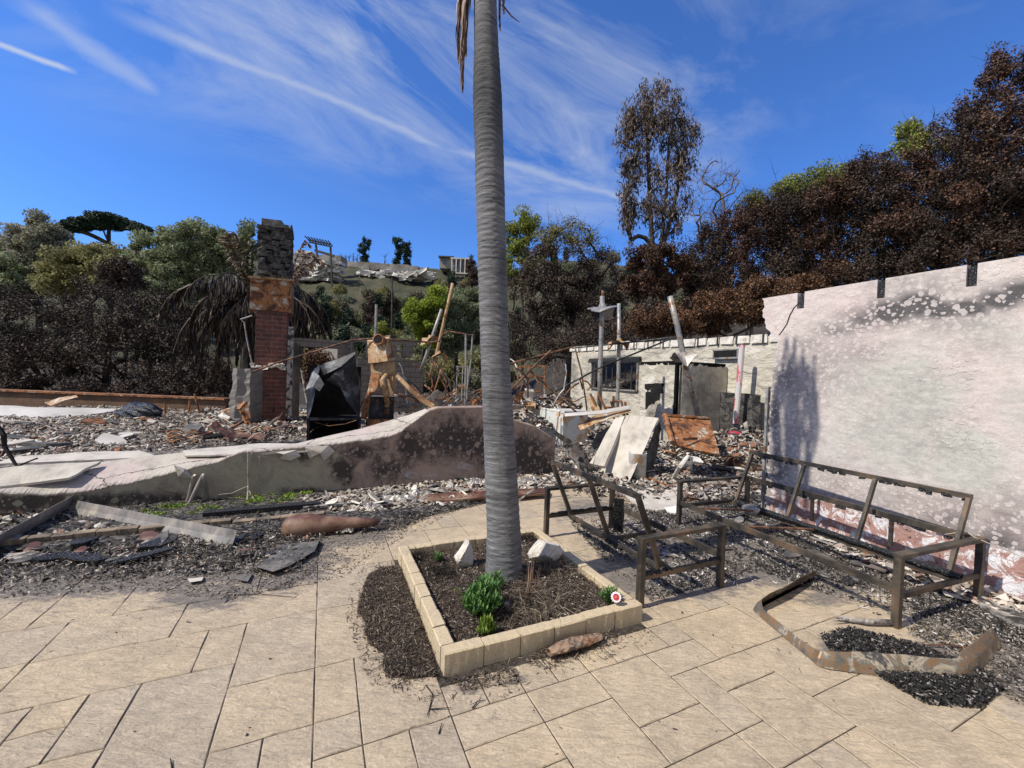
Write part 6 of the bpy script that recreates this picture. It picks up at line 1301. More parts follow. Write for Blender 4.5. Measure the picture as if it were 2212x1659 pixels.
mb = MB(); mb.tube([HP(1330, 600, -.2), HP(1300, 640, -.3), HP(1318, 710, -.3), HP(1330, 770, -.25), HP(1335, 832, -.2)], [.05, .06, .065, .055, .045], 10); mesh('drooping_duct', mb, M['rust_pale'], wh, smooth=True)
a, b_ = hx((1205, 745)), hx((1385, 925)); mesh('burner_box', Cb(a[0], a[1], b_[0], b_[1], WH+.02, .45), M['blackmetal'], wh)
mb = MB()
for zx, zy, rr_ in ((1250, 790, .075), (1340, 800, .07), (1245, 860, .05), (1335, 865, .06)): mb.lathe(HP(zx, zy, -.0), [(.001, .03), (rr_*.5, .03), (rr_*.6, .02), (rr_, .02), (rr_, 0)], 16, Y1_*-1)
mesh('burner', mb, M['rustdark'], wh); mb = MB(); mb.box(HP(1300, 750, .2), (.62, .5, .03)); mesh('white_ash_top', mb, M['whiterock'], wh)
a, b_ = hx((1190, 925)), hx((1390, 975)); mesh('base_box', Cb(a[0], a[1], b_[0], b_[1], WH-.1, .5), M['rust'], wh)
mb = MB(); mb.tube([HP(1125, 865, -.2), HP(1160, 790, -.3), HP(1230, 735, -.3), HP(1290, 740, -.3), HP(1360, 770, -.3), HP(1410, 800, -.2)], .012, 6); mesh('gas_hose', mb, M['rustdark'], wh)

# ================================================================== APPLIANCES, SLABS by the palm (right)
def prism(px, z0, z1, mt, name, par, jit=0.):
    mb = MB(); n = len(px); vs = [Vector((p.x, p.y, z0)) for p in px]+[Vector((p.x, p.y, z1)) for p in px]; mb.add(vs, [tuple(range(n-1, -1, -1)), tuple(range(n, 2*n))]+[(i, (i+1) % n, (i+1) % n+n, i+n) for i in range(n)]); return mesh(name, mb, M[mt], par, bevel=.012)
zt2 = .98; A0 = G(1144, 874, zt2); A1 = G(1218, 889, zt2); dirf = (A1-A0); dirb = E2*.68+E1*.1; A2 = A1+Vector((dirb.x, dirb.y, 0))*1.; 
wm = thing('washing_machine', 'pale scorched washing machine topped with plaster rubble', 'washing machine', Vector((A0.x, A0.y, 0)))
prism([A0, A1, A1+E1*.0+E2*.7, A0+E2*.7], 0.05, zt2-.05, 'enamel', 'body', wm); prism([A0-E2*.02, A1-E2*.02, A1+E2*.7, A0+E2*.7], zt2-.05, zt2, 'whitewall', 'top_panel', wm)
mb = MB(); f = (A1-A0); n_ = f.cross(EZ).normalized(); n_ = n_ if n_.y < 0 else -n_; c = (A0+A1)/2; c.z = .52; mb.box(c+n_*.025, (f.length*.92, .03, .66), (f.normalized(), n_, EZ)); mesh('front_panel', mb, M['enamel'], wm, bevel=.03)
mb = MB(); c.z = .89; mb.box(c+n_*.022, (f.length*.55, .01, .05), (f.normalized(), n_, EZ)); mesh('control_strip', mb, M['rust'], wm)
B0 = A1+E1*.03+E2*.04; dr = thing('tumble_dryer', 'grey-white dryer standing right of the washing machine', 'dryer', Vector((B0.x, B0.y, 0)))
prism([B0, B0+E1*.66, B0+E1*.66+E2*.65, B0+E2*.65], 0.05, zt2-.04, 'enamel', 'body', dr); prism([B0-E2*.01, B0+E1*.67-E2*.01, B0+E1*.67+E2*.66, B0+E2*.66], zt2-.04, zt2+.01, 'whitewall', 'top_panel', dr)
def heap(label, c, R_, hh, n, seed, mt='rubble', smin=.03, smax=.16, name='rubble_heap'):
    r = np.random.default_rng(seed); a = r.uniform(0, 6.283, n); q = np.sqrt(r.random(n)); C = np.column_stack([c[0]+np.cos(a)*q*R_[0]*1.0, c[1]+np.sin(a)*q*R_[1], c[2]+hh*(1-q**1.5)*r.random(n)])
    mb = MB().arr(*flk(C, smin, smax, .45, 2., r, True)); o = mesh(name, mb, M[mt], None, c); setp(o, label, None, None, 'stuff'); return o
heap('pale plaster rubble heaped on the washing machine', (A0+A1)/2+E2*.4+E1*.3+EZ*.0, (.85, .4), .30, 800, 31)
# rusty frames behind
mb = MB(); r_ = random.Random(31)
for pts in ([(1320, 868), (1330, 900)], [(1318, 868), (1342, 866), (1350, 905)], [(1275, 850), (1300, 905)], [(1310, 880), (1352, 882)], [(1325, 855), (1326, 905)], [(1292, 850), (1318, 903)], [(1350, 868), (1356, 900)]): mb.tube([D(x, y, 8.3) for x, y in pts], .025, 6)
one('pipe_manifold', mb, M['rust'], 'rusty threaded pipe manifold below the papered wall window', 'pipes', D(1330, 900, 8.3))
slab('rusted_plate', 'ochre bent plate leaning beside the pipe manifold', [D(1268, 862, 8.4), D(1282, 858, 8.4)], [D(1285, 895, 8.2), D(1300, 892, 8.2)], .01, 'rust_pale', 'metal plate')
# collapsed slabs
slab('leaning_slab', 'large cream stucco slab leaning in the middle of the debris', [D(1353, 897, 7.7), D(1390, 899, 7.6), D(1422, 903, 7.5)], [G(1296, 1020, .02), G(1325, 1030, .02), G(1358, 1043, .02)], .05, 'slab', n=16, wob=.006)
slab('leaning_slab', 'narrow cracked slab leaning left of the large cream slab', [D(1327, 905, 7.9), D(1350, 897, 7.8)], [D(1275, 1000, 7.2), D(1305, 1007, 7.2)], .06, 'slab', n=8, wob=.012)
slab('broken_board', 'dark underside panel right of the large cream slab', [D(1424, 905, 7.7), D(1428, 925, 7.7)], [G(1382, 1030, .05), G(1416, 1000, .1)], .03, 'slate', 'board')
slab('grey_sheet', 'shaded grey sheet under the curled flashing', [D(1290, 935, 8.), D(1350, 905, 8.1)], [D(1265, 985, 7.8), D(1318, 955, 7.9)], .02, 'slate', 'sheet')
slab('curled_flashing', 'rust-edged curled flashing above the grey sheet', [D(1248, 918, 7.9), D(1290, 897, 8.1), D(1345, 884, 8.3), D(1362, 882, 8.3)], [D(1254, 930, 7.7), D(1285, 915, 7.8), D(1330, 899, 7.9), D(1366, 890, 8.)], .01, 'rust_pale', 'flashing', wob=.008)
slab('long_sheet', 'long thin pale sheet edge above the dryer', [D(1218, 893, 7.9), D(1300, 886, 8.), D(1358, 876, 8.2)], [D(1222, 899, 7.8), D(1300, 893, 7.9), D(1362, 882, 8.1)], .015, 'whitewall', 'sheet')
slab('charred_plank', 'grey weathered plank leaning by the right end of the low wall', [D(1211, 965, 7.2), D(1249, 953, 7.2)], [G(1266, 1028, .03), G(1288, 1014, .03)], .05, 'wood', 'plank', n=6, wob=.006)
slab('charred_plank', 'short black timber between the low wall end and the washing machine', [D(1195, 940, 7.4), D(1200, 930, 7.4)], [D(1232, 962, 7.3), D(1236, 952, 7.3)], .06, 'bark', 'plank', n=6)
rusted_ = slab('rusted_sheet_metal', 'large orange rusted appliance panel leaning before the closet', [D(1434, 895, 7.9), D(1485, 900, 7.9), D(1533, 903, 7.9)], [D(1453, 958, 7.2), D(1500, 972, 7.1), D(1555, 981, 7.)], .04, 'rust', 'sheet metal', n=14, wob=.009)
mb = MB(); mb.tube([D(1436, 897, 7.8), D(1452, 956, 7.15)], .05, 8); mb.bar(D(1436, 896, 7.85), D(1533, 903, 7.85), .05, .04); mb.box(D(1490, 948, 7.2), (.35, .03, .05)); mesh('rim', mb, M['rust'], rusted_)
mb = MB(); p = G(1381, 1040, 0); p = Vector((p.x, p.y+.15, 0)); mb.lathe(p, [(.001, 0), (.15, 0), (.15, .46), (.158, .47), (.145, .47), (.14, .1), (.001, .1)], 22); one('white_bucket', mb, M['enamel'], 'cream cylindrical bucket tucked under the large cream slab', 'bucket', p, smooth=True)
slab('stucco_slab', 'flat pinkish plaster slab on the ground between the two sofa frames', [G(1338, 1060, .05), G(1400, 1052, .06), G(1472, 1062, .06)], [G(1382, 1094, .03), G(1420, 1102, .03), G(1470, 1098, .04)], .03, 'slab', n=10, wob=.01)
slab('plaster_fragment', 'torn white plaster fragment beside the pinkish slab', [G(1434, 1096, .06), G(1468, 1092, .1)], [G(1448, 1110, .03), G(1466, 1107, .05)], .02, 'whiterock', 'plaster', n=4)
mb = MB(); mb.tube([G(1453, 1036, .02), D(1468, 1008, 6.6), D(1486, 986, 6.9), D(1505, 992, 7.1), D(1518, 1000, 7.2)], [.035, .035, .03, .02, .015], 8); one('bent_pipe', mb, M['whiterock'], 'white curved pipe arching out of the ash by the orange panel', 'pipe', G(1453, 1036))
slab('plaster_fragment', 'blocky white plaster chunk behind the curved white pipe', [D(1494, 985, 7), D(1512, 988, 7)], [D(1498, 997, 6.9), D(1520, 1000, 6.9)], .05, 'whiterock', 'plaster', n=4)
slab('dark_tray', 'thin black tray with a pale rim in the ash', [G(1540, 1003, .12), G(1585, 1008, .12)], [G(1530, 1010, .1), G(1578, 1016, .1)], .02, 'blackmetal', 'tray', n=4)
mb = MB(); mb.tube([G(1576, 995, .15), G(1590, 1003, .15), G(1610, 1010, .1), G(1660, 1016, .1)], [.12, .10, .09, .1], 12); one('broken_pot', mb, M['terracotta'], 'broken reddish-brown pot beside the left end of the stucco wall', 'pot', G(1590, 1008, .1), smooth=True)
mb = MB(); mb.bar(G(1374, 1020, .05), G(1500, 1075, .03), .05, .03); one('rusty_lath', mb, M['rust'], 'rust-speckled lath lying diagonally by the bucket', 'lath', G(1420, 1040))
for k in range(4): mb = MB(); mb.bar(G(1500+k*5, 1072-k, .05), G(1532+k*4, 1050-k*2, .06), .02, .01); one('aluminium_slat', mb, M['silver'], 'one of four silvery slats lying together in the ash', 'slat', G(1500, 1070), 'silvery slats')
slab('pink_scrap', 'small bright pink scrap near the papered wall foot', [D(1576, 930, 8.5), D(1598, 932, 8.5)], [D(1574, 936, 8.4), D(1600, 938, 8.4)], .02, 'petalred', 'scrap', n=4)

# ================================================================== LEFT SIDE OBJECTS
# bricks border
bb_ = thing('brick_border', 'low red brick garden border with rusty top behind the ash field', 'wall', D(200, 885, 14.2))
def bordery(x): return 849+(x/491)*1.
a, b_ = D(-500, 862, 14.8), D(494, 862, 14.2); mb = MB(); mb.bar(Vector((a.x, a.y, .28)), Vector((b_.x, b_.y, .28)), .3, .56); mesh('bricks', mb, M['rustbrick'], bb_)
mb = MB(); mb.bar(Vector((a.x, a.y-.03, .60)), Vector((b_.x, b_.y-.03, .60)), .4, .06); mesh('coping', mb, M['rust'], bb_)
slab('metal_sheet', 'orange bent flashing strip on the brick border at left', [D(95, 870, 13.6), D(130, 858, 13.6), D(165, 853, 13.6)], [D(110, 876, 13.4), D(140, 864, 13.4), D(168, 858, 13.4)], .01, 'rust_pale', 'flashing', n=8)
slab('white_sheet', 'large pale flat sheet lying on the ash at far left', [G(-300, 888, .3), G(0, 876, .45), G(90, 878, .42), G(252, 882, .35)], [G(-300, 918, .2), G(0, 910, .2), G(150, 902, .22), G(244, 889, .28)], .02, 'whitewall', 'sheet', n=20, wob=.02)
for k, (pts, lb) in enumerate((([(356, 868), (357, 893)], 'short rusty stake left of the angle iron'), ([(420, 850), (431, 893)], 'tall rusty angle iron stake before the brick border'), ([(410, 862), (408, 890)], 'thin rusty stake beside the tall angle iron'))):
    mb = MB(); mb.bar(D(*pts[0], 11.5), D(*pts[1], 11.5), .05, .03); one('rusty_stake', mb, M['rust'], lb, 'stake', D(*pts[1], 11.5))
# garbage bag
import bmesh as _bm
bm = _bm.new(); _bm.ops.create_icosphere(bm, subdivisions=5, radius=1); c = G(303, 902, .2); c.z = .12; mb = MB(); R_ = c.y/F*40
for v in bm.verts:
    p = v.co; a = math.atan2(p.y, p.x); k = 1+.07*math.sin(a*9+p.z*5)*(1-abs(p.z))+.05*math.sin(p.x*7+p.z*11)+.05*float(fbm(p.x*3+5, p.z*3+p.y*2+5, 2)-.5)
    x, y, z = p.x*k*R_*1.0, p.y*k*R_*.7, max(p.z*k, -.4)*R_*.62
    if p.x < -.7: z *= .5; x *= 1.12
    mb.v.append((c.x+x, c.y+y, c.z+z+.2))
mb.f = [tuple(v.index for v in f.verts) for f in bm.faces]; bm.free(); one('garbage_bag', mb, M['bag'], 'full black garbage bag lying on the ash field', 'garbage bag', c, smooth=True)
slab('bent_metal', 'dark curled sheet metal wedge on the ash left of the wall stub', [G(378, 938, .2), D(405, 916, 8.9), D(430, 911, 9)], [G(392, 943, .2), D(425, 930, 8.6), D(436, 920, 8.8)], .05, 'slate', 'sheet metal', n=8)
mb = MB(); c = G(236, 980, .18)
for (x0, y0), (x1, y1), (x2, y2), (x3, y3) in (((208, 988), (258, 967), (240, 995), (215, 992)), ((258, 967), (266, 982), (243, 995), (240, 992)), ((210, 970), (222, 974), (216, 990), (207, 990))): mb.add([D(x0, y0, 6.95), D(x1, y1, 7.1), D(x2, y2, 6.8), D(x3, y3, 6.8)], [(0, 1, 2, 3)])
o = one('rusty_box', mb, M['rust'], 'folded rusty sheet box behind the low wall at left', 'metal box', c); md = o.modifiers.new('solid', 'SOLIDIFY'); md.thickness = .015
mb = MB(); pts = []
for k in range(60): a = k*.33; pts.append(G(392, 955, .24)+Vector((math.cos(a)*(.25+.02*math.sin(k)), math.sin(a)*.2, .004*k+.03*math.sin(k*1.7))))
mb.tube(pts, .014, 5); one('wire_coil', mb, M['rust'], 'rusty coil of wire behind the middle of the low wall', 'wire coil', G(392, 955, .2))
r_ = random.Random(77)
for k in range(22):
    xa = r_.uniform(470, 660); ya = r_.uniform(905, 958); p = G(xa, ya, .25); mb = MB(); d = Vector((r_.uniform(-1, 1), r_.uniform(-.4, .4), r_.uniform(-.1, .45))).normalized(); L = r_.uniform(.25, .7)
    if k % 2: mb.tube([p, p+d*L*.5+Vector((0, 0, .06)), p+d*L], .014, 5)
    else: rows = [[p+d*L*(i/4)+Vector((.0, .12*j, .05*math.sin(i+j)+.04*j)) for i in range(5)] for j in range(3)]; mb.sheet(rows, .008, EZ)
    one('rusty_scrap', mb, M[r_.choice(['rust', 'rust', 'rustdark', 'terracotta', 'whiterock', 'slab'])], 'rusty scrap piece on the rubble in front of the chimney', 'scrap', p, 'rusty scraps by the chimney')
mb = MB(); p = D(528, 890, 9.0); 
for a, b_ in (((515, 872), (535, 915)), ((530, 868), (515, 885)), ((530, 868), (537, 905)), ((537, 905), (500, 925))): mb.bar(D(*a, 8.8), D(*b_, 8.6), .07, .05)
one('rusty_bracket', mb, M['rust'], 'upright rusty bent bracket before the wall stub', 'bracket', p)
# bent tubes
def tube3(label, pts, mt, name='bent_tube'):
    mb = MB(); P_ = [Vector(p) for p in pts]; Q = [P_[0]]
    for i in range(1, len(P_)-1): Q += [P_[i].lerp(P_[i-1], .18), P_[i]*.6+(P_[i-1]+P_[i+1])*.2*.9+P_[i]*.02, P_[i].lerp(P_[i+1], .18)]
    Q.append(P_[-1]); return Q
def crv(pts, k=6):
    P_ = [Vector(p) for p in pts]; out = []
    for i in range(len(P_)-1):
        p0, p1, p2, p3 = P_[max(i-1, 0)], P_[i], P_[i+1], P_[min(i+2, len(P_)-1)]
        for j in range(k):
            t_ = j/k; out.append(.5*((2*p1)+(p2-p0)*t_+(2*p0-5*p1+4*p2-p3)*t_*t_+(3*p1-p0-3*p2+p3)*t_**3))
    out.append(P_[-1]); return out
def zc4(x, y): return ((x*.5425)/1.8228, (1450+y*.5425)/1.8228)
def T4(lst, Y_): return crv([D(*zc4(x, y), Y_+dy) for x, y, dy in lst])
tb = thing('bent_tube_frame', 'two rusted bent tubes leaning on the low wall, left of the chrome pair', 'bent tubes', D(*zc4(1040, 990), 5.3))
mb = MB(); mb.tube(T4([(1062, 768, .0), (1030, 778, 0), (925, 890, 0), (960, 915, 0), (1020, 935, 0), (1035, 998, -.1)], 5.3), .022, 8); mesh('tube', mb, M['galv'], tb, smooth=True)
mb = MB(); mb.tube(T4([(1045, 975, -.1), (1125, 780, 0), (1142, 785, 0), (1165, 985, .1), (1150, 1010, 0), (1080, 1045, -.2)], 5.3), .022, 8); mesh('tube', mb, M['galv'], tb, smooth=True)
tb = thing('bent_tube_frame', 'two shinier bent tubes leaning on the low wall with a polished plate', 'bent tubes', D(*zc4(1340, 1060), 5.0))
mb = MB(); mb.tube(T4([(1425, 780, .0), (1400, 800, 0), (1360, 960, 0), (1270, 1030, 0), (1330, 1075, -.1)], 5.0), .02, 8); mesh('tube', mb, M['silver'], tb, smooth=True)
mb = MB(); mb.tube(T4([(1335, 1065, -.1), (1460, 800, 0), (1482, 800, 0), (1500, 970, .1), (1470, 1000, 0)], 5.0), .02, 8); mesh('tube', mb, M['silver'], tb, smooth=True)
mb = MB(); a, b_ = D(*zc4(1330, 1085), 4.85), D(*zc4(1475, 1000), 5.0); mb.bar(a, b_, .07, .008, Vector((0, -.9, .8))); mesh('polished_plate', mb, M['blueplate'], tb)
# long strips
def strip(label, a, b_, h, mt, n=24, lean=.03, name='metal_strip'):
    mb = MB(); rows = []; d = (b_-a).normalized(); s = d.cross(EZ).normalized()
    for i in range(n+1):
        p = a.lerp(b_, i/n); wv = .0015*math.sin(i*1.7); rows.append([p+s*(.05+wv), p+s*.012, p+s*wv+EZ*.004, p-s*lean+EZ*h*.5+s*wv, p-s*lean*1.6+EZ*(h+wv)])
    mb.sheet(rows, .004, s); return one(name, mb, M[mt], label, 'metal strip', a)
strip('long pale aluminium strip lying diagonally at left', G(155, 1112, .03), G(500, 1182, .02), .14, 'silver')
strip('darker long metal strip running off the left edge', G(148, 1098, .05), G(-110, 1245, .03), .15, 'silver')
# edging row left
er = thing('edging_row', 'row of tan edging blocks bordering the charred bed at left', 'edging', G(150, 1180))
edge(G(-260, 1215), G(60, 1183), 6, .09, .10, None, er, mt='dirtyblock'); edge(G(62, 1183), G(300, 1157), 5, .09, .10, None, er, mt='dirtyblock'); edge(G(302, 1157), G(500, 1138), 4, .09, .09, None, er, mt='dirtyblock'); edge(G(502, 1138), G(700, 1118), 4, .09, .07, None, er, mt='dirtyblock')
mb = MB(); rows = []; a, b_ = G(440, 1112, .06), G(690, 1090, .06)
mb.bar(a, b_, .12, .07); one('charred_board', mb, M['charcoal'], 'grey-topped charred board lying between the ground cover patches', 'board', a)
mb = MB(); mb.bar(G(655, 1097, .08), G(772, 1085, .07), .05, .02); one('wood_lath', mb, M['wood'], 'pale thin lath beside the buried clay pot', 'lath', G(655, 1097, .08))
# pot
mb = MB(); a = G(645, 1137, .09); ax = (G(800, 1128, .09)-a).normalized(); mb.lathe(a, [(.001, -.16), (.05, -.15), (.09, -.12), (.115, -.07), (.125, 0), (.12, .1), (.1, .22), (.08, .36), (.062, .52), (.045, .66), (.03, .78), (.001, .8)], 22, ax); one('clay_pot', mb, M['terracotta'], 'brown clay urn lying on its side in the ash', 'urn', a, smooth=True)
# planks & foil by low wall right
slab('long_board', 'long board with red edge lying in front of the low wall by the palm', [G(918, 1068, .10), G(1000, 1060, .1), G(1185, 1052, .1)], [G(925, 1082, .08), G(1000, 1078, .08), G(1180, 1066, .08)], .03, 'terracotta', 'board', n=14)
mb = MB(); mb.bar(G(1122, 1080, .02), D(1196, 1026, 5.9), .03, .02); one('yellow_stick', mb, M['wood'], 'yellowish splintered stick right of the palm trunk', 'stick', G(1122, 1080))
for k, (x, y, s, lb) in enumerate(((860, 1088, .3, 'crumpled pale foil heap left of the long board'), (905, 1078, .28, 'crumpled foil heap touching the long board'), (795, 1106, .22, 'small dark crumpled foil behind the urn tip'), (1030, 1052, .25, 'crumpled foil lump close to the palm trunk'), (1140, 1048, .22, 'crumpled foil lump right of the palm trunk'), (740, 1150, .12, 'small foil lump under the urn tip'))):
    c = G(x, y, .0); mb = MB(); r = np.random.default_rng(k+50); n = 22; rows = []
    for i in range(n):
        rows.append([Vector((c.x+(j/(n-1)-.5)*s*2, c.y+(i/(n-1)-.5)*s*1.1, .02+.14*float(fbm(j*.45+k*9, i*.45, 3, 3))*math.sin(math.pi*i/(n-1))*math.sin(math.pi*j/(n-1))+.02*r.random())) for j in range(n)])
    mb.sheet(rows); one('foil_sheet', mb, M['chipfoil'] if 'chipfoil' in M else M['silver'], lb, 'foil', c)
for k, (pts, lb) in enumerate((([(555, 1225), (610, 1175), (690, 1168), (680, 1190), (625, 1222), (590, 1235)], 'large flat grey slate lying on the dirty paving'), ([(505, 1243), (545, 1240), (535, 1256), (515, 1253)], 'small dark slate piece on the paving'), ([(300, 1170), (360, 1165), (350, 1185), (290, 1190)], 'reddish flat stone under the pale aluminium strip'), ([(655, 1157), (672, 1154), (668, 1163), (655, 1165)], 'small orange brick chip beside the large slate'), ([(250, 1172), (290, 1166), (290, 1180), (255, 1188)], 'brown flat stone left of the aluminium strip tip'), ([(405, 1250), (440, 1246), (436, 1254), (410, 1258)], 'tiny pale flat chip on the paving'))):
    mb = MB(); n = len(pts); lo_ = [G(x, y, .004) for x, y in pts]; hi_ = [G(x, y, (.045 if k == 0 else .022)+.006*random.random()) for x, y in pts]; mb.add(lo_+hi_, [tuple(range(n, 2*n))]+[(i, (i+1) % n, (i+1) % n+n, i+n) for i in range(n)]); one('flat_stone', mb, M[('slate', 'slate', 'terracotta', 'rust', 'terracotta', 'slab')[k]], lb, 'stone', lo_[0])
# ground cover
for k, (poly, n, lb) in enumerate((([(490, 1085), (540, 1078), (640, 1062), (680, 1066), (668, 1082), (600, 1092), (500, 1100)], 5200, 'bright green ground cover below the low wall'), ([(300, 1112), (350, 1100), (430, 1096), (480, 1108), (400, 1122), (310, 1125)], 2600, 'green ground cover under the bent tubes'), ([(440, 1112), (600, 1100), (640, 1108), (500, 1122)], 1600, 'strip of green ground cover in front of the charred board'))):
    r = np.random.default_rng(k+60); xs2 = [G(*p).x for p in poly]; ys2 = [G(*p).y for p in poly]; P2 = [(G(*p).x, G(*p).y) for p in poly]; q = r.uniform((min(xs2), min(ys2)), (max(xs2), max(ys2)), (n*3, 2)); q = q[inpoly(q[:, 0], q[:, 1], P2)][:n]
    C = np.column_stack([q, .02+.07*r.random(len(q))*fbm(q[:, 0]*6, q[:, 1]*6, 2)]); stuff('ground_cover', [leaves(C, .022, r, 1.2, 0, 1.5)], M['lf_cover'], lb)
# burnt branch far left
mb = MB(); mb.tube([D(-8, 915, 5.2), D(8, 940, 5.2), D(10, 965, 5.2), D(38, 1010, 5.2)], [.02, .03, .025, .015], 6); mb.tube([D(0, 960, 5.2), D(14, 965, 5.2), D(5, 985, 5.2)], [.015, .02, .01], 5); one('burnt_branch', mb, M['bark'], 'blackened branch poking in at the left edge', 'branch', D(38, 1010, 5.2))
mb = MB(); mb.tube([G(-20, 1030, .3), G(80, 990, .35)], .012, 5); one('burnt_stick', mb, M['bark'], 'thin dark stick crossing below the blackened branch', 'stick', G(30, 1010, .3))

# ================================================================== RIGHT FOREGROUND
# bent metal strip loop
def zc2(x, y): return ((2500+x*.6926)/1.8228, (2200+y*.6926)/1.8228)
ctl = [(1020, 110, .0, .10), (900, 165, .0, .11), (720, 255, .0, .115), (675, 285, 0, .10), (700, 320, 0, .055), (850, 450, 0, .05), (1000, 575, 0, .06), (1060, 618, 0, .085), (1250, 650, 0, .10), (1500, 680, 0, .105), (1750, 688, 0, .10), (1900, 690, 0, .10), (1960, 640, 0, .12), (2090, 500, 0, .13)]
P_ = [G(*zc2(x, y), .003) for x, y, _, _ in ctl]; hs2 = [c[3] for c in ctl]; PP = crv(P_, 5); HH = np.interp(np.linspace(0, len(hs2)-1, len(PP)), range(len(hs2)), hs2); rows = []
for i, p in enumerate(PP):
    d = (PP[min(i+1, len(PP)-1)]-PP[max(i-1, 0)]).normalized(); s = EZ.cross(d).normalized(); h = float(HH[i])*1.08; w_ = .004*math.sin(i*1.1); cc_ = Vector((W(3.3, 1.5).x, W(3.3, 1.5).y, 0)); inw = (cc_-p); inw.z = 0; inw.normalize()
    ln = h*.55; rows.append([p+inw*.03+EZ*.002, p+EZ*.002, p+inw*(ln*.4+w_)+EZ*h*.5, p+inw*(ln+w_)+EZ*h*.92])
mb = MB(); mb.sheet(rows, .003, Vector((0, -1, 0))); one('bent_metal_strip', mb, M['strip'], 'heat-stained metal strip bent into a hook on the paving at right', 'metal strip', P_[6])
# charcoal heap
cp_ = [(1770, 1378), (1835, 1362), (1960, 1395), (2100, 1440), (2170, 1490), (2120, 1532), (2000, 1525), (1900, 1465), (1800, 1420)]
stuff('charcoal_pile', [flakes(26000, cp_, 0, .002, .015, .4, 2.5, .03, 31, pile=lambda x, y: .02*fbm(x*8, y*8, 1))], M['char'], 'spread of black charcoal bits inside the bent strip')
stuff('charcoal_bed', [flakes(60000, [(1230, 1130), (1350, 1090), (1640, 1085), (2150, 1250), (2300, 1350), (2200, 1400), (1960, 1330), (1750, 1275), (1640, 1235), (1560, 1262), (1400, 1300), (1330, 1240)], 0, .002, .017, .45, 2.8, .022, 32, dens=1.6)], M['char'], 'charcoal and ash bits under the two sofa frames')
stuff('ash_bed', [flakes(12000, [(1260, 1130), (1350, 1090), (1640, 1085), (2150, 1250), (2400, 1350), (2400, 1560), (2050, 1400), (1750, 1265), (1400, 1265)], 0, .0025, .022, .6, 2.8, .015, 33, dens=3.)], M['chip'], 'pale ash flakes around the sofa frames')
stuff('char_litter', [flakes(22000, [(1980, 1290), (2150, 1260), (2500, 1380), (2500, 1600), (2190, 1520), (2080, 1420), (1960, 1370)], 0, .002, .014, .5, 5, .012, 34)], M['ashmix'], 'burnt litter at the right edge of the paving')
stuff('wall_foot_ash', [flakes(4500, [(1640, 1095), (1700, 1090), (2130, 1265), (2260, 1335), (2160, 1330), (1900, 1240)], 0, .01, .08, .5, 2, .05, 35, chunky=True)], M['rubble'], 'pale rubble along the foot of the pink wall')
mb = MB(); mb.tube([G(1925, 1344, .03), G(1870, 1343, .03), G(1835, 1338, .025), G(1806, 1333, .03)], [.018, .019, .018, .008], 8)
for dy in (-6, 0, 7): mb.tube([G(1840, 1338, .025), G(1800, 1332+dy, .04)], [.01, .003], 5)
one('driftwood_stick', mb, M['wood'], 'pale stick with a frayed charred end beside the long sofa leg', 'stick', G(1925, 1344, .03), smooth=True)
slab('ash_plank', 'ash-white charred plank lying at the foot of the pink wall', [G(2115, 1283, .06), G(2260, 1345, .06)], [G(2110, 1302, .04), G(2260, 1378, .04)], .04, 'wood', 'plank', n=14, wob=.006)
mb = MB(); P_ = crv([D(2040, 1155, 3.5), D(2085, 1150, 3.4), D(2115, 1165, 3.3), D(2215, 1205, 3.0)]); mb.tube(P_, .004, 4); one('wire', mb, M['wire'], 'thin wire trailing over the near sofa arm to the right edge', 'wire', P_[0])
mb = MB(); mb.tube([G(1880, 1398, .02), G(2050, 1392, .02), G(2090, 1400, .01)], .006, 4); one('thin_rod', mb, M['rustdark'], 'thin straight rod lying across the charcoal pile', 'rod', G(1880, 1398))

# ================================================================== DEBRIS GROUND
# charred bed in front of low wall
bedp = [(-400, 1100), (520, 1085), (1000, 1045), (1200, 1030), (1060, 1085), (930, 1115), (860, 1145), (700, 1160), (640, 1240), (520, 1240), (300, 1250), (-400, 1290)]
mb = MB(); xg = np.linspace(-400, 1230, 140); yg = np.linspace(1020, 1200, 34); rows = []
for y in yg:
    row = []
    for x in xg:
        p = G(x, y); u_, v_ = uvof(p); inn = inpoly(np.array([x]), np.array([y]), [(-420, 1010), (1210, 1010), (1210, 1030), (1060, 1080), (930, 1108), (860, 1130), (700, 1140), (500, 1165), (150, 1195), (-420, 1245)])[0]
        p.z = (.018+.055*float(fbm(p.x*3, p.y*3, 4))) if inn else -.016; row.append(p)
    rows.append(row)
mb.sheet(rows); o = mesh('charred_bed', mb, M['char_ground'], smooth=True); setp(o, kind='structure')
stuff('charred_litter', [flakes(60000, bedp, 0, .003, .021, .5, 4.2, .05, 41, dens=1.6), flakes(12000, [(-300, 1200), (520, 1190), (700, 1150), (680, 1250), (500, 1300), (300, 1275), (-300, 1310)], 0, .002, .014, .6, 4, .01, 42)], M['ashmix'], 'burnt litter on the bed and paving at left')
stuff('charcoal_litter', [flakes(9000, bedp, 0, .004, .03, .5, 2.2, .06, 43, dens=1.3, chunky=True)], M['char'], 'charcoal lumps on the bed below the low wall')
stuff('pale_litter', [flakes(3800, [(-400, 1120), (100, 1110), (300, 1120), (280, 1160), (-400, 1220)], 0, .01, .08, .5, 2.2, .05, 44, chunky=True, dens=1.5), flakes(14000, [(640, 1082), (900, 1050), (1200, 1025), (1280, 1040), (1180, 1060), (1000, 1090), (820, 1112), (700, 1112)], 0, .006, .07, .45, 2., .06, 45, chunky=True), flakes(5000, bedp, 0, .003, .022, .6, 2., .05, 46)], M['rubble'], 'pale plaster rubble along the foot of the low wall')
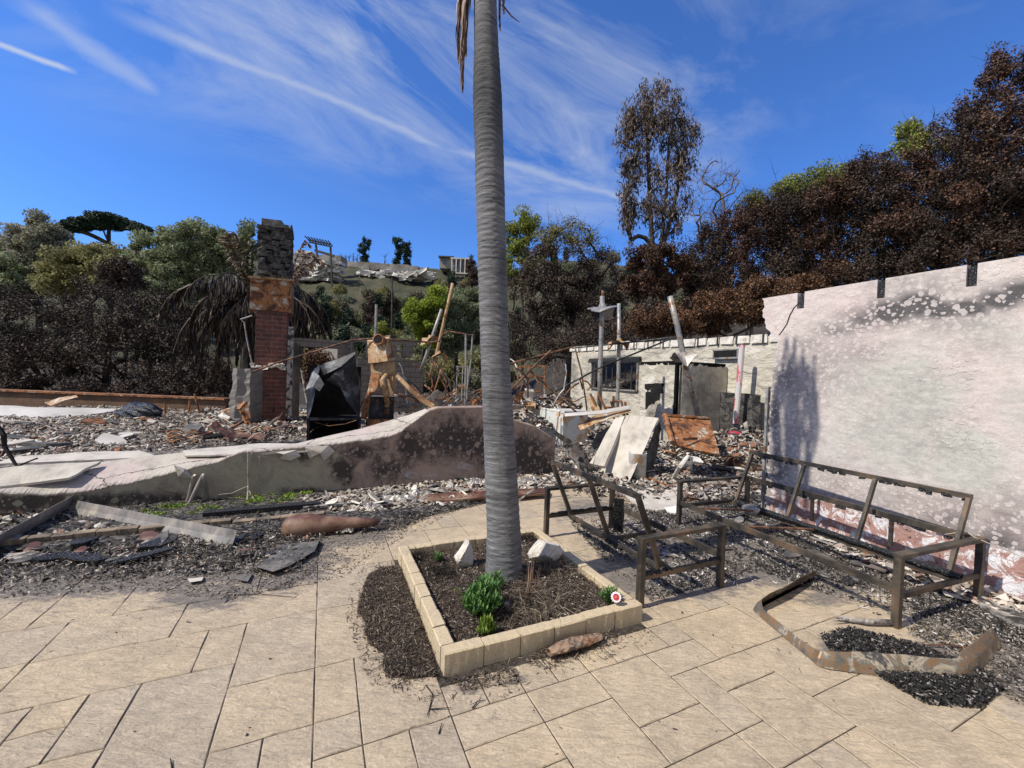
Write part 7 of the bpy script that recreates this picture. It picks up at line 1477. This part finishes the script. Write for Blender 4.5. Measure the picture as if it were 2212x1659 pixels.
stuff('fine_ash', [flakes(9000, [(560, 1150), (860, 1100), (1000, 1095), (840, 1180), (740, 1250), (560, 1280)], 0, .002, .012, .6, 3, .005, 47)], M['mulch'], 'fine burnt litter on the paving left of the planter')
# ash field left/house floor
hf = [(-700, 905), (0, 880), (500, 880), (700, 905), (800, 940), (700, 960), (400, 985), (0, 1025), (-700, 1100)]
stuff('ash_field', [flakes(46000, hf, None, .008, .07, .5, 3., .04, 51, chunky=True), flakes(8000, [(-700, 1000), (0, 950), (600, 930), (700, 965), (0, 1030), (-700, 1100)], None, .01, .06, .5, 2.4, .05, 52)], M['rubble'], 'pale broken rubble covering the burnt house floor at left')
stuff('house_rubble', [flakes(9000, [(860, 888), (1050, 888), (1300, 890), (1660, 930), (1680, 960), (1300, 985), (1180, 940), (1100, 905), (860, 905)], None, .015, .11, .45, 2.2, .12, 53, chunky=True),
    flakes(24000, [(1180, 1040), (1240, 960), (1420, 940), (1660, 930), (1660, 1075), (1500, 1085), (1300, 1075), (1200, 1050)], None, .008, .08, .5, 2.2, .06, 54, chunky=True), flakes(5000, [(430, 900), (700, 900), (760, 950), (560, 965), (430, 940)], None, .02, .16, .4, 2.2, .12, 55, chunky=True)], M['rubble'], 'pale rubble on the floor of the burnt rooms')
stuff('house_char', [flakes(9000, [(1200, 1060), (1240, 960), (1420, 940), (1660, 940), (1660, 1090), (1500, 1090), (1300, 1085)], None, .006, .06, .5, 3.4, .05, 56, dens=1.2), flakes(3000, [(860, 890), (1050, 890), (1300, 890), (1660, 930), (1300, 960), (860, 905)], None, .03, .2, .4, 2.6, .12, 57)], M['ashmix'], 'dark burnt litter on the floor of the burnt rooms')
heap('pale rubble heap behind the orange rusted panel', D(1610, 935, 8.6)+EZ*-.35, (1.3, .9), .5, 1900, 61, smin=.02, smax=.11)
heap('pale rubble heap left of the washing machine', D(1120, 890, 9.5)+EZ*-.3, (.8, .8), .45, 900, 62, smin=.02, smax=.11)
heap('pale rubble around the foot of the large cream slab', G(1300, 985, .0)+EZ*.0, (.55, .7), .3, 420, 63, smin=.03, smax=.13)

# ---- larger broken pieces lying about, each a thing of its own
r_ = random.Random(99)
def piece(kind, lab, poly, n, mts, s0, s1, zz=.03, grp=None, long_=1.6, tilt=.35, cat='debris'):
    k = 0
    while k < n:
        x = r_.uniform(min(p[0] for p in poly), max(p[0] for p in poly)); y = r_.uniform(min(p[1] for p in poly), max(p[1] for p in poly))
        if not inpoly(np.array([x]), np.array([y]), poly)[0]: continue
        k += 1; c = G(x, y, 0); c.z = max(0, float(hz(c.x, c.y))+.035)+zz; s = s0+(s1-s0)*r_.random()**1.8; a = r_.uniform(0, 6.28)
        u1 = Vector((math.cos(a), math.sin(a), r_.uniform(-tilt, tilt))).normalized(); u2 = u1.cross(Vector((r_.uniform(-tilt, tilt), r_.uniform(-tilt, tilt), 1))).normalized(); n3 = u1.cross(u2)
        N = 9; pts = []
        for i in range(N):
            t_ = 6.283*i/N+r_.uniform(-.25, .25); q = s*r_.uniform(.6, 1.); pts.append(c+u1*math.cos(t_)*q*long_*.5+u2*math.sin(t_)*q*.5)
        th = n3*(s*r_.uniform(.04, .1)); bend = n3*s*r_.uniform(-.12, .12); mb = MB(); lo = [p-th for p in pts]; hi = [p+th*.3 for p in pts]
        mb.add([c+bend]+hi+lo, [(0, i+1, (i+1) % N+1) for i in range(N)]+[((i+1) % N+1, i+1, i+1+N, (i+1) % N+1+N) for i in range(N)]+[tuple(range(2*N, N, -1))])
        one(kind, mb, M[r_.choice(mts)], lab, cat, c, grp)
piece('plaster_piece', 'broken plaster piece on the floor between the low wall and the papered wall', [(1190, 1040), (1260, 960), (1430, 985), (1650, 945), (1655, 1060), (1480, 1080)], 55, ['slab', 'whitewall', 'slab', 'slate', 'rust', 'wood'], .1, .45, .05, 'broken plaster pieces on the ruined floor')
piece('plaster_piece', 'broken plaster piece in the pale ash field at left', [(0, 905), (480, 900), (650, 930), (560, 960), (250, 985), (0, 1010)], 45, ['slab', 'whitewall', 'slate', 'slab', 'rust'], .12, .5, .05, 'broken plaster pieces in the ash field')
piece('charred_board_piece', 'charred board fragment on the burnt bed at left', [(0, 1190), (300, 1165), (640, 1150), (640, 1200), (300, 1235), (0, 1240)], 30, ['wood', 'charcoal', 'slate', 'terracotta', 'charcoal'], .06, .22, .045, 'charred fragments on the bed', 2.6, .2)
piece('charred_board_piece', 'charred fragment in the ash under the sofa frames', [(1300, 1120), (1640, 1095), (2080, 1240), (1900, 1280), (1560, 1200), (1380, 1240)], 36, ['charcoal', 'wood', 'slate', 'silver', 'charcoal'], .04, .18, .02, 'charred fragments under the sofa frames', 2.4, .2)
piece('foil_scrap', 'crumpled pale scrap on the rubble at the foot of the low wall', [(660, 1085), (900, 1060), (1180, 1035), (1190, 1060), (950, 1090), (720, 1115)], 26, ['silver', 'whiterock', 'slab'], .08, .28, .07, 'crumpled scraps by the low wall', 1.5, .6)
piece('plaster_piece', 'broken plaster piece by the brick chimney and the black firebox', [(440, 910), (650, 905), (760, 940), (600, 960), (450, 940)], 24, ['slab', 'whiterock', 'rust', 'terracotta', 'slate'], .12, .5, .12, 'broken plaster pieces by the chimney', 1.6, .6)
